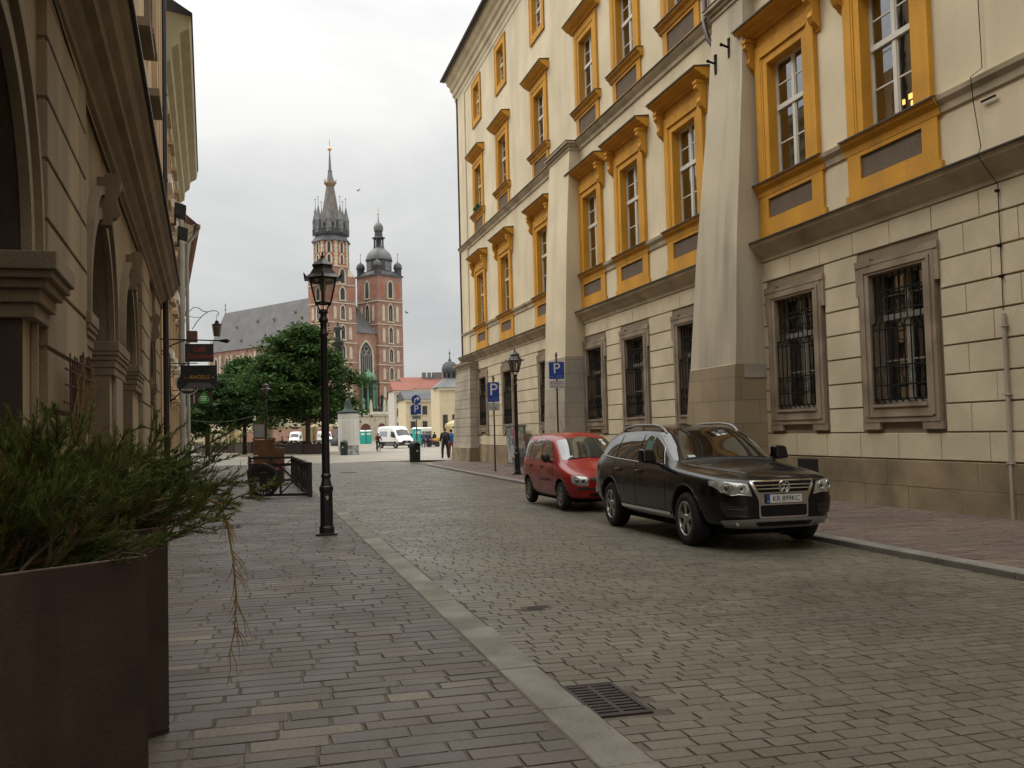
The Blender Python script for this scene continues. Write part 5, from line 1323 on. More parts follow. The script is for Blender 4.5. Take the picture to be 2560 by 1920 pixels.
# ---- black off-roader
SX = 1.085
def suv_rows():
    lo = lambda x,zb,wb,a,b,c,e,up: (x*SX, [(0,zb),(wb,zb),a,b,c,e]+up)
    return [
     lo(-2.38,.50,.55,(.66,.55),(.72,.68),(.74,.80),(.72,.92),[(.66,.98),(.60,1.02),(.50,1.06),(.28,1.09),(0,1.10)]),
     lo(-2.33,.40,.68,(.80,.48),(.86,.64),(.87,.80),(.85,.98),[(.79,1.06),(.73,1.12),(.62,1.17),(.35,1.20),(0,1.21)]),
     lo(-2.18,.34,.76,(.89,.42),(.935,.60),(.94,.80),(.91,1.04),[(.85,1.13),(.77,1.26),(.66,1.40),(.38,1.47),(0,1.49)]),
     lo(-1.95,.30,.80,(.92,.38),(.955,.58),(.96,.80),(.935,1.06),[(.88,1.15),(.78,1.40),(.66,1.57),(.40,1.64),(0,1.66)]),
     lo(-1.35,.27,.82,(.93,.35),(.962,.56),(.965,.80),(.945,1.05),[(.895,1.14),(.79,1.42),(.675,1.615),(.42,1.685),(0,1.705)]),
     lo(-.55,.26,.82,(.925,.33),(.955,.54),(.962,.78),(.945,1.02),[(.90,1.12),(.79,1.42),(.68,1.63),(.42,1.695),(0,1.715)]),
     lo(.02,.26,.82,(.925,.33),(.955,.54),(.962,.78),(.945,1.00),[(.905,1.10),(.79,1.41),(.71,1.60),(.46,1.665),(0,1.68)]),
     lo(.20,.26,.82,(.925,.33),(.955,.54),(.962,.78),(.945,1.00),[(.905,1.09),(.805,1.37),(.725,1.53),(.48,1.605),(0,1.625)]),
     lo(.86,.26,.82,(.925,.34),(.955,.54),(.962,.78),(.945,.98),[(.905,1.06),(.855,1.095),(.80,1.125),(.5,1.165),(0,1.18)]),
     lo(1.0,.26,.82,(.925,.34),(.957,.54),(.965,.78),(.945,.97),[(.895,1.045),(.82,1.07),(.72,1.09),(.44,1.115),(0,1.13)]),
     lo(1.5,.26,.82,(.92,.35),(.955,.55),(.962,.77),(.935,.945),[(.875,1.0),(.79,1.015),(.68,1.04),(.42,1.07),(0,1.08)]),
     lo(1.95,.27,.78,(.89,.36),(.925,.55),(.93,.74),(.895,.89),[(.82,.935),(.74,.955),(.62,.985),(.40,1.01),(0,1.02)]),
     lo(2.2,.28,.70,(.80,.37),(.84,.55),(.845,.71),(.81,.83),[(.735,.865),(.65,.89),(.53,.915),(.36,.94),(0,.95)]),
     lo(2.34,.30,.58,(.66,.40),(.70,.55),(.70,.68),(.67,.77),[(.60,.81),(.53,.835),(.44,.86),(.30,.88),(0,.89)]),
     lo(2.40,.36,.40,(.48,.43),(.50,.55),(.50,.66),(.48,.73),[(.43,.76),(.38,.78),(.32,.80),(.2,.81),(0,.82)]),
    ]
AX, RXX, WR = 1.43*SX, -1.43*SX, .375
ZN = lambda z: z+.085*max(0,min(1,(z-.30)/.3))
def nose(rows):
    out = []
    for x, p in rows:
        xx = x/SX; w = 0 if xx < 1.0 else .18 if xx < 1.2 else .35 if xx < 1.6 else .62 if xx < 2.0 else .88 if xx < 2.25 else 1
        out.append((x, [(q[0], q[1]+(ZN(q[1])-q[1])*w) for q in p]))
    return out
def make_suv():
    t = thing('off_road_car', 'black off-road car with silver roof rails and chrome grille parked in front', 'car')
    cuts = [(x,.40,.445,s*.62,s*1.3) for x in (AX,RXX) for s in (-1,1)]
    me = loft(nose(suv_rows()), 'body', [BLACKP, M['pit']], 2, cuts); bv = bvh_of(me); link('body', me, t)
    for s in (-1,1):
        belt0, belt1 = (.60*SX,1.115), (-2.0*SX,1.20)
        wins = [[(-.30,1.14),(.62,1.118),(.40,1.355),(.13,1.495),(-.30,1.548)], [(-1.22,1.17),(-.36,1.145),(-.36,1.55),(-.8,1.56),(-1.22,1.545)], [(-1.98,1.22),(-1.28,1.175),(-1.28,1.54),(-1.58,1.51),(-1.80,1.44)]]
        for w in wins:
            m = MB(); add_decal(m, bv, rounded([(x*SX,z) for x,z in w], .05), 'y', s, .006, .07); m.build('side_window', CARGLASS, t)
        m = MB(); strip_line(m, bv, [(x*SX,z) for x,z in ((.60,1.112),(-.3,1.125),(-1.25,1.158),(-2.03,1.208),(-1.95,1.30),(-1.82,1.45))], 'y', s, .010, .004)
        strip_line(m, bv, [(x*SX,z) for x,z in ((.66,1.11),(.43,1.36),(.14,1.51),(-.3,1.562),(-.8,1.578),(-1.3,1.56),(-1.6,1.53),(-1.82,1.45))], 'y', s, .004, .001)
        m.build('window_trim', CHROME, t)
        m = MB(); add_decal(m, bv, [(-.93*SX,.385),(.93*SX,.385),(.93*SX,.43),(-.93*SX,.43)], 'y', s, .014, .07); m.build('sill_trim', CHROME, t)
        m = MB()
        for pl in ([(.78*SX,.46),(.80*SX,.90),(.62*SX,1.08)], [(-.33*SX,.44),(-.33*SX,1.10)], [(-1.0*SX,.44),(-.98*SX,.60),(-1.27*SX,.92),(-1.27*SX,1.14)], [(.78*SX,.46),(-1.0*SX,.45)], [(1.0*SX,1.02),(1.7*SX,.94),(2.05*SX,.87)]): strip_line(m, bv, pl, 'y', s, .004, .0)
        m.build('panel_gap', M['pit'], t)
        for hx in (-.18,-1.02):
            h, n_ = hitp(bv, hx*SX, .98, 'y', s); m = MB(); m.box(h.x-.11,h.x+.11,h.y-.01,h.y+.01,h.z-.035,h.z+.02) ; m.tube([(h.x-.10,h.y,h.z+.01),(h.x-.08,h.y+s*.035,h.z+.012),(h.x+.08,h.y+s*.035,h.z+.012),(h.x+.10,h.y,h.z+.01)], .013, 6); m.build('door_handle', BLACKP, t)
        # mirror
        h, _ = hitp(bv, .50*SX, 1.08, 'y', s); m = MB(); m.tube([(h.x,h.y-s*.02,h.z+.03),(h.x+.01,h.y+s*.12,h.z+.06)], .03, 6); m.build('mirror_arm', BLK, t)
        m = MB(); yc = h.y+s*.19; m.hexa([(h.x-.06,yc-.13,h.z+.05),(h.x+.12,yc-.11,h.z+.05),(h.x+.12,yc+.12,h.z+.06),(h.x-.06,yc+.15,h.z+.06)],[(h.x-.06,yc-.12,h.z+.27),(h.x+.08,yc-.10,h.z+.26),(h.x+.08,yc+.10,h.z+.24),(h.x-.06,yc+.13,h.z+.25)]); Mo = m.build('mirror', BLACKP, t, bevel=.04); Mo.modifiers['bevel'].segments = 4
        m = MB(); m.sphere((h.x+.02,h.y+s*.19,h.z+.065), .12, 12, 6, .62, .95, .25); m.build('mirror_base', SILVER, Mo)
        # roof rail
        m = MB(); P = []
        for x, dz in ((.16,.0),(.08,.03),(-.05,.055),(-.35,.07),(-1.0,.07),(-1.35,.055),(-1.5,.03),(-1.58,.0)):
            h, _ = hitp(bv, x*SX, s*.60, 'z', 1); P.append((h.x,h.y,h.z+dz))
        m.tube(P, .019, 8)
        h, _ = hitp(bv, -.75*SX, s*.60, 'z', 1); m.cyl((h.x,h.y,h.z-.02),(h.x,h.y,h.z+.065),.014,n=6); m.build('roof_rail', SILVER, t)
        # headlight
        y0 = s; hl = rounded([(y_,ZN(z_)) for y_,z_ in [(s*.445,.645),(s*.475,.735),(s*.50,.80),(s*.74,.83),(s*.86,.845),(s*.875,.79),(s*.80,.70),(s*.70,.655),(s*.62,.67)]], .02)
        if s < 0: hl = hl[::-1]
        m = MB(); add_decal(m, bv, hl, 'x', 1, .006, .035); H = m.build('headlight', HEADL, t)
        for (yy,zz,rr) in ((.735,.84,.062),(.575,.83,.05)):
            h, n_ = hitp(bv, s*yy, zz, 'x', 1); m = MB(); n_ = n_ if n_.x > 0 else -n_
            m.tube([h+n_*.012+Vector((0,math.cos(a)*rr*.9,math.sin(a)*rr))-Vector((abs(n_.y)/max(n_.x,.3)*math.cos(a)*rr*.9*s,0,0)) for a in [k*PI/9 for k in range(18)]], .007, 5, closed=True); m.build('ring', CHROME, H)
            m = MB(); m.sphere(h+n_*.0, rr*.62, 10, 8, .5, 1, 1); m.build('bulb', HEADD, H)
        m = MB(); e = [(y_,ZN(z_)) for y_,z_ in [(s*.445,.643),(s*.62,.668),(s*.70,.652),(s*.80,.698),(s*.872,.785)]]; strip_line(m, bv, e, 'x', 1, .006, .006); m.build('headlight_trim', CHROME, H)
        # side intake + fog
        po = [(y_,ZN(z_)-.01) for y_,z_ in [(s*.52,.44),(s*.50,.535),(s*.70,.545),(s*.815,.60),(s*.80,.50),(s*.74,.445)]]
        if s < 0: po = po[::-1]
        m = MB(); add_decal(m, bv, rounded(po,.02), 'x', 1, .004, .04); m.build('side_intake', BLK, t)
        m = MB(); strip_line(m, bv, [(s*.52,.545),(s*.76,.56)], 'x', 1, .006, .008); strip_line(m, bv, [(s*.50,.46),(s*.74,.465),(s*.81,.57),(s*.825,.68)], 'x', 1, .008, .004); m.build('intake_trim', BLACKP, t)
    # windscreen, roof glass strip
    m = MB(); add_decal(m, bv, rounded([(-.79,1.155),(-.4,1.195),(0,1.21),(.4,1.195),(.79,1.155),(.735,1.35),(.665,1.57),(.3,1.625),(0,1.64),(-.3,1.625),(-.665,1.57),(-.735,1.35)], .02), 'x', 1, .005, .06); ws = m.build('windscreen', CARGLASS, t)
    m = MB(); add_decal(m, bv, [(-.56,1.20),(-.45,1.205),(-.45,1.235),(-.56,1.23)], 'x', 1, .008, .05); m.build('sticker', mat('pale_green_sticker', (.5,.6,.55), .5), ws)
    m = MB(); strip_line(m, bv, [(-.62,1.185),(-.2,1.21),(.05,1.20)], 'x', 1, .012, .012); strip_line(m, bv, [(.10,1.20),(.4,1.19),(.68,1.175)], 'x', 1, .012, .012); m.build('wiper', BLK, ws)
    m = MB(); add_decal(m, bv, [(-.72,1.125),(-.4,1.15),(0,1.165),(.4,1.15),(.72,1.125),(.72,1.16),(.4,1.195),(0,1.21),(-.4,1.195),(-.72,1.16)], 'x', 1, .004, .05); m.build('cowl', BLK, t)
    # sticker seen on the front side window
    m = MB(); add_decal(m, bv, [(-.14*SX,1.27),(.10*SX,1.27),(.10*SX,1.45),(-.14*SX,1.45)], 'y', -1, .009, .06); m.build('window_card', mat('teal_card', (.09,.17,.15), .6), t)
    # bonnet lines
    m = MB()
    for s in (-1,1): strip_line(m, bv, [(x*SX,s*y) for x,y in ((.92,.74),(1.4,.70),(1.9,.58),(2.2,.44))], 'z', 1, .004, .0)
    m.build('bonnet_gap', M['pit'], t)
    m = MB()
    for s in (-1,1): strip_line(m, bv, [(x*SX,s*y) for x,y in ((1.0,.66),(1.4,.62),(1.9,.50),(2.15,.38))], 'z', 1, .022, -.016, 6)
    m.build('bonnet_crease', BLACKP, t)
    # chrome shield grille
    m = MB(); add_decal(m, bv, rounded([(-.475,.925),(-.415,.785),(-.36,.675),(-.355,.43),(.355,.43),(.36,.675),(.415,.785),(.475,.925)], .03), 'x', 1, .012, .04); gr = m.build('grille', CHROME, t)
    m = MB(); add_decal(m, bv, rounded([(-.425,.907),(-.355,.77),(.355,.77),(.425,.907)], .02), 'x', 1, .017, .04); m.build('grille_mesh', M['pit'], gr)
    m = MB()
    for z, w in ((.862,.405),(.816,.375)): strip_line(m, bv, [(-w,z),(w,z)], 'x', 1, .0105, .022)
    m.build('grille_bar', CHROME, gr)
    m = MB(); add_decal(m, bv, rounded([(-.335,.60),(-.33,.452),(.33,.452),(.335,.60)], .03), 'x', 1, .017, .04); m.build('lower_grille', M['pit'], gr)
    h, _ = hitp(bv, 0, .84, 'x', 1); bx = h.x+.028
    m = MB(); m.cyl((bx-.03,0,.84),(bx,0,.84),.083,n=28); em = m.build('emblem', M['vanblack'], gr)
    m = MB(); m.tube([(bx+.002,.078*math.cos(a),.84+.078*math.sin(a)) for a in [k*PI/14 for k in range(28)]], .009, 6, closed=True)
    for a, b in (((-.030,.062),(0,.010)),((.030,.062),(0,.010)),((-.062,.030),(-.032,-.058)),((-.032,-.058),(0,-.004)),((0,-.004),(.032,-.058)),((.032,-.058),(.062,.030))): m.cyl((bx+.002,a[0],.84+a[1]),(bx+.002,b[0],.84+b[1]),.0085,n=6)
    m.build('emblem_letters', CHROME, em)
    # number plate
    h, _ = hitp(bv, 0, .68, 'x', 1); px = h.x+.03; pz = .685
    m = MB(); m.box(px-.02,px,-.268,.268,pz-.062,pz+.062); np_ = m.build('number_plate', BLK, t)
    m = MB(); m.box(px,px+.004,-.258,.258,pz-.054,pz+.054); m.build('plate_face', M['whiteplate'], np_)
    m = MB(); m.box(px+.0035,px+.0055,-.258,-.213,pz-.054,pz+.054); m.build('plate_band', M['blueplate'], np_)
    T = lambda y, z, x=0: Matrix.Translation((px+.006+x,y,z)) @ FRONT
    car_text('plate_text', 'KR 899KC', .098, M['signblack'], np_, T(.024,pz-.002), sx=.93, depth=.001)
    car_text('plate_letters', 'PL', .03, M['whiteplate'], np_, T(-.236,pz-.033), depth=.001)
    # skid plate
    m = MB(); add_decal(m, bv, rounded([(-.80,.41),(-.62,.425),(.62,.425),(.80,.41),(.72,.315),(.40,.295),(-.40,.295),(-.72,.315)], .03), 'x', 1, .02, .05); sk = m.build('skid_plate', SILVER, t)
    m = MB(); add_decal(m, bv, rounded([(-.42,.385),(.42,.385),(.36,.335),(-.36,.335)], .02), 'x', 1, .024, .05); m.build('lower_intake', M['pit'], sk)
    for s in (-1,1):
        h, n_ = hitp(bv, s*.62, .36, 'x', 1); m = MB(); m.sphere(h+Vector((.012,0,0)), .04, 10, 8, .4, 1, .9); m.build('fog_lamp', HEADL, sk)
    m = MB(); m.box(-1.95*SX,1.95*SX,-.64,.64,.18,.32); m.build('underbody', M['pit'], t)
    for x in (AX,RXX):
        for s in (-1,1): make_wheel(t, x, s*.825, WR, .26, .245, s, 'double5', ALLOY)
    return t
suv = make_suv()
suv.rotation_euler = (0,0,-PI/2-rad(1.0)); suv.scale = (1.005,1.005,1.005)
suv.location = (6.80, 14.25, -.055)

# ---- small red hatchback
def hat_rows():
    lo = lambda x,zb,wb,a,b,c,e,up: (x, [(0,zb),(wb,zb),a,b,c,e]+up)
    return [
     lo(-1.75,.36,.52,(.62,.42),(.68,.56),(.70,.72),(.69,.90),[(.655,1.0),(.62,1.16),(.55,1.30),(.34,1.38),(0,1.39)]),
     lo(-1.68,.28,.60,(.72,.36),(.76,.54),(.775,.72),(.765,.90),[(.725,1.0),(.67,1.22),(.60,1.42),(.38,1.49),(0,1.505)]),
     lo(-1.50,.25,.64,(.75,.32),(.785,.50),(.795,.72),(.785,.91),[(.74,1.0),(.68,1.26),(.61,1.47),(.38,1.535),(0,1.55)]),
     lo(-1.0,.22,.66,(.76,.28),(.79,.46),(.80,.70),(.79,.90),[(.745,.98),(.68,1.26),(.605,1.47),(.38,1.535),(0,1.55)]),
     lo(-.35,.21,.66,(.755,.27),(.785,.44),(.795,.68),(.785,.88),[(.745,.96),(.68,1.26),(.605,1.485),(.38,1.55),(0,1.565)]),
     lo(.12,.21,.66,(.755,.27),(.785,.44),(.795,.66),(.785,.86),[(.745,.94),(.685,1.24),(.60,1.44),(.38,1.52),(0,1.54)]),
     lo(.30,.21,.66,(.755,.27),(.785,.44),(.795,.66),(.785,.86),[(.745,.94),(.69,1.20),(.61,1.38),(.38,1.44),(0,1.46)]),
     lo(.92,.21,.66,(.755,.28),(.785,.44),(.795,.65),(.785,.83),[(.745,.90),(.69,.945),(.62,.97),(.38,1.0),(0,1.01)]),
     lo(1.05,.21,.66,(.755,.28),(.785,.44),(.795,.65),(.78,.81),[(.735,.87),(.67,.895),(.59,.92),(.36,.945),(0,.955)]),
     lo(1.40,.22,.64,(.74,.29),(.775,.44),(.78,.62),(.76,.75),[(.71,.79),(.64,.81),(.55,.83),(.34,.85),(0,.86)]),
     lo(1.62,.23,.60,(.69,.30),(.73,.44),(.735,.59),(.71,.69),[(.66,.725),(.58,.745),(.49,.76),(.31,.775),(0,.78)]),
     lo(1.74,.25,.50,(.58,.32),(.61,.44),(.61,.54),(.59,.62),[(.54,.65),(.48,.67),(.40,.685),(.25,.695),(0,.70)]),
     lo(1.79,.30,.36,(.42,.36),(.44,.44),(.44,.51),(.42,.56),[(.38,.59),(.34,.60),(.28,.61),(.17,.62),(0,.62)]),
    ]
def make_hatch():
    t = thing('hatchback', 'small red five-door hatchback parked behind the black off-road car', 'car')
    cuts = [(x,.30,.335,s*.50,s*1.1) for x in (1.12,-1.16) for s in (-1,1)]
    me = loft(hat_rows(), 'body', [REDP, M['pit']], 2, cuts); bv = bvh_of(me); link('body', me, t)
    for s in (-1,1):
        for w in ([(-.18,.985),(.58,.955),(.40,1.20),(.16,1.36),(-.18,1.40)], [(-.98,1.01),(-.28,.99),(-.28,1.415),(-.80,1.41),(-.98,1.36),(-1.03,1.18)], [(-1.52,1.06),(-1.10,1.02),(-1.13,1.20),(-1.08,1.37),(-1.36,1.38),(-1.50,1.30)]):
            m = MB(); add_decal(m, bv, rounded(w,.05), 'y', s, .006, .07); m.build('side_window', CARGLASS2, t)
        m = MB()
        for pl in ([(.66,.34),(.68,.80),(.60,.92)], [(-.23,.32),(-.23,.97)], [(-.80,.33),(-.82,.50),(-1.02,.78),(-1.03,1.0)], [(.66,.34),(-.80,.33)], [(-1.62,.94),(-.9,.955),(.6,.92)]): strip_line(m, bv, pl, 'y', s, .0035, 0)
        m.build('panel_gap', M['pit'], t)
        for hx in (-.08,-.88):
            h, _ = hitp(bv, hx, .84, 'y', s); m = MB(); m.box(h.x-.065,h.x+.065,h.y-.012,h.y+.012,h.z-.03,h.z+.02); m.build('door_handle', BLK, t)
        h, _ = hitp(bv, .50, .95, 'y', s); m = MB(); m.tube([(h.x,h.y-s*.02,h.z),(h.x,h.y+s*.08,h.z+.03)], .03, 6); m.sphere((h.x,h.y+s*.13,h.z+.09), .115, 12, 8, .5, .85, .85); m.build('mirror', BLK, t)
        hl = [(s*.40,.50),(s*.42,.665),(s*.62,.70),(s*.70,.70),(s*.70,.56),(s*.60,.50)]
        if s < 0: hl = hl[::-1]
        m = MB(); add_decal(m, bv, rounded(hl,.02), 'x', 1, .006, .035); H = m.build('headlight', HEADL, t)
        for yy in (.50,.61):
            h, _ = hitp(bv, s*yy, .60, 'x', 1); m = MB(); m.sphere(h, .04, 10, 8, .5, 1, 1); m.build('bulb', HEADD, H)
        po = [(s*.25,.42),(s*.25,.465),(s*.62,.465),(s*.62,.42)]
        if s < 0: po = po[::-1]
        m = MB(); add_decal(m, bv, po, 'x', 1, .014, .05); m.build('bumper_strip', BLK, t)
        m = MB(); po = [(-1.42,.56),(-1.38,.95),(-1.55,1.30),(-1.66,1.2),(-1.66,.7)]; add_decal(m, bv, [(x,z+.3) for x,z in ((-1.60,.5),(-1.52,.98),(-1.62,.98),(-1.68,.5))], 'y', s, .005, .06); m.build('tail_light', BLK, t)
    m = MB(); add_decal(m, bv, rounded([(-.635,.985),(0,1.04),(.635,.985),(.55,1.385),(0,1.46),(-.55,1.385)], .04), 'x', 1, .005, .06); ws = m.build('windscreen', CARGLASS2, t)
    m = MB(); strip_line(m, bv, [(-.52,1.01),(-.1,1.04)], 'x', 1, .012, .012); strip_line(m, bv, [(-.05,1.035),(.40,1.02)], 'x', 1, .012, .012); m.build('wiper', BLK, ws)
    m = MB(); add_decal(m, bv, [(-.50,1.04),(-.40,1.045),(-.40,1.07),(-.50,1.065)], 'x', 1, .008, .05); m.build('sticker', M['whiteplate'], ws)
    m = MB(); add_decal(m, bv, rounded([(-.37,.60),(.37,.60),(.37,.655),(-.37,.655)],.01), 'x', 1, .008, .04); m.build('grille', BLK, t)
    m = MB(); add_decal(m, bv, rounded([(-.36,.29),(.36,.29),(.40,.36),(-.40,.36)],.02), 'x', 1, .006, .04); m.build('lower_intake', M['pit'], t)
    m = MB()
    for s in (-1,1): strip_line(m, bv, [(.95,s*.62),(1.3,s*.56),(1.6,s*.45)], 'z', 1, .0035, 0)
    m.build('bonnet_gap', M['pit'], t)
    h, _ = hitp(bv, .25, .60, 'y', -1)
    m = MB(); R_ = random.Random(4); x_ = -.12
    while x_ < .56:
        hh_ = R_.choice((.035,.05,.075)); m.tube([(x_,h.y-.012,.56),(x_+.012,h.y-.012,.56+hh_)], .007, 4); m.tube([(x_,h.y-.012,.565+hh_*.4),(x_+.035,h.y-.012,.57+hh_*.5)], .006, 4); x_ += R_.choice((.045,.05,.085))
    m.build('door_lettering', mat('grey_lettering', (.16,.06,.055), .5), t)
    m = MB(); m.box(-1.35,1.35,-.52,.52,.15,.28); m.build('underbody', M['pit'], t)
    m = MB(); h, _ = hitp(bv, -.9, 0, 'z', 1); m.cyl(h, h+Vector((-.25,0,.28)), .005, n=4); m.build('aerial', BLK, t)
    h, _ = hitp(bv, 0, .46, 'x', 1); m = MB(); m.box(h.x,h.x+.02,-.26,.26,.385,.50); m.build('number_plate', M['whiteplate'], t)
    for x in (1.12,-1.16):
        for s in (-1,1): make_wheel(t, x, s*.70, .285, .17, .195, s, 'cap', HUBCAP)
    return t
hat = make_hatch(); hat.rotation_euler = (0,0,-PI/2); hat.scale = (1.06,1.03,1.03); hat.location = (6.85, 20.45, -.045)

# ---- white panel van
def van_rows():
    lo = lambda x,zb,wb,a,b,c,e,up: (x, [(0,zb),(wb,zb),a,b,c,e]+up)
    return [
     lo(-2.72,.55,.80,(.90,.60),(.93,.9),(.94,1.3),(.92,1.8),[(.90,2.1),(.86,2.35),(.80,2.45),(.4,2.50),(0,2.51)]),
     lo(-2.66,.45,.85,(.97,.52),(1.0,.9),(1.01,1.3),(.99,1.8),[(.96,2.15),(.92,2.40),(.84,2.50),(.42,2.54),(0,2.55)]),
     lo(0.2,.42,.85,(.98,.5),(1.01,.9),(1.02,1.3),(1.0,1.8),[(.97,2.15),(.93,2.40),(.85,2.50),(.42,2.54),(0,2.55)]),
     lo(1.05,.42,.85,(.98,.5),(1.01,.9),(1.02,1.25),(.99,1.7),[(.95,2.05),(.90,2.34),(.80,2.46),(.4,2.51),(0,2.52)]),
     lo(1.35,.42,.85,(.98,.5),(1.01,.9),(1.02,1.2),(.98,1.6),[(.93,1.85),(.87,2.08),(.78,2.18),(.4,2.24),(0,2.26)]),
     lo(2.05,.42,.84,(.97,.5),(1.0,.85),(1.0,1.1),(.95,1.28),[(.90,1.34),(.84,1.38),(.74,1.42),(.4,1.47),(0,1.49)]),
     lo(2.45,.40,.80,(.92,.48),(.95,.72),(.94,.92),(.88,1.06),[(.82,1.11),(.74,1.15),(.62,1.18),(.35,1.21),(0,1.22)]),
     lo(2.66,.38,.66,(.77,.46),(.80,.62),(.79,.78),(.74,.90),[(.68,.95),(.60,.98),(.5,1.0),(.3,1.02),(0,1.03)]),
     lo(2.72,.44,.5,(.58,.5),(.6,.6),(.59,.72),(.55,.8),[(.5,.84),(.45,.86),(.36,.88),(.2,.89),(0,.9)]),
    ]
def make_van(label, lit):
    t = thing('panel_van', label, 'van', group=None)
    cuts = [(x,.36,.42,s*.65,s*1.4) for x in (1.75,-1.75) for s in (-1,1)]
    me = loft(van_rows(), 'body', [M['white'], M['pit']], 2, cuts); bv = bvh_of(me); link('body', me, t)
    m = MB(); add_decal(m, bv, rounded([(-.80,1.40),(0,1.47),(.80,1.40),(.72,2.05),(0,2.14),(-.72,2.05)],.05), 'x', 1, .01, .12); m.build('windscreen', CARGLASS, t)
    for s in (-1,1):
        m = MB(); add_decal(m, bv, rounded([(.75,1.30),(1.85,1.22),(1.45,1.85),(.75,1.95)],.05), 'y', s, .01, .12); m.build('side_window', CARGLASS, t)
        m = MB(); add_decal(m, bv, [(-2.5,.55),(2.3,.55),(2.3,.75),(-2.5,.75)], 'y', s, .01, .2); m.build('side_strip', BLK, t)
        m = MB(); add_decal(m, bv, rounded([(-1.9,1.35),(-.1,1.35),(-.1,1.95),(-1.9,1.95)],.04), 'y', s, .008, .2); m.build('side_graphic', mat('grey_blue_print', (.30,.34,.40), .5), t)
        h, _ = hitp(bv, 1.65, 1.35, 'y', s); m = MB(); m.box(h.x-.06,h.x+.06,min(h.y,h.y+s*.30),max(h.y,h.y+s*.30),1.22,1.62); m.build('mirror', BLK, t)
        hl = [(s*.50,.78),(s*.55,.95),(s*.80,1.05),(s*.88,1.0),(s*.84,.80)]
        if s < 0: hl = hl[::-1]
        m = MB(); add_decal(m, bv, rounded(hl,.03), 'x', 1, .012, .06); m.build('headlight', emit_mat('van_headlight', (1,.86,.72), 2.0) if lit else HEADL, t)
    po = rounded([(-.62,.62),(.62,.62),(.66,.84),(-.66,.84)],.05)
    m = MB(); add_decal(m, bv, rounded([(-.92,.40),(.92,.40),(.94,.70),(.70,.68),(.55,.62),(-.55,.62),(-.70,.68),(-.94,.70)],.04), 'x', 1, .012, .08); m.build('bumper', BLK, t)
    m = MB(); add_decal(m, bv, po, 'x', 1, .016, .08); gq = m.build('grille', BLK, t)
    m = MB(); add_decal(m, bv, rounded([(-.5,.70),(.5,.70),(.53,.80),(-.53,.80)],.03), 'x', 1, .022, .08); m.build('grille_opening', M['pit'], gq)
    h, _ = hitp(bv, 0, .74, 'x', 1); m = MB(); m.cyl((h.x,0,.75),(h.x+.04,0,.75),.07,n=14); m.build('emblem', CHROME, gq)
    h, _ = hitp(bv, 0, .5, 'x', 1); m = MB(); m.box(h.x,h.x+.03,-.27,.27,.44,.56); m.build('number_plate', M['whiteplate'], t)
    m = MB(); m.box(-2.4,2.3,-.7,.7,.3,.5); m.build('underbody', M['pit'], t)
    for x in (1.75,-1.75):
        for s in (-1,1): make_wheel(t, x, s*.86, .345, .2, .2, s, 'cap', HUBCAP)
    return t
van = make_van('white panel van with lit headlights driving across the square towards the viewer', True)
van.location = (15.35, 111.2, -.045); van.rotation_euler = (0,0,rad(-70))
v2 = make_van('white panel van parked far right behind the turquoise toilet cabin', False); v2.location = (26.6,151,-.045); v2.rotation_euler = (0,0,rad(10))
v3 = copy_tree(v2, None, (7.2,190,-.045), rad(-100), 'white panel van glimpsed left of the trunk under the cream canopy'); 
v4 = copy_tree(v2, None, (13.0,195,-.045), rad(-80), 'white panel van glimpsed between the tree trunk and the poster column')
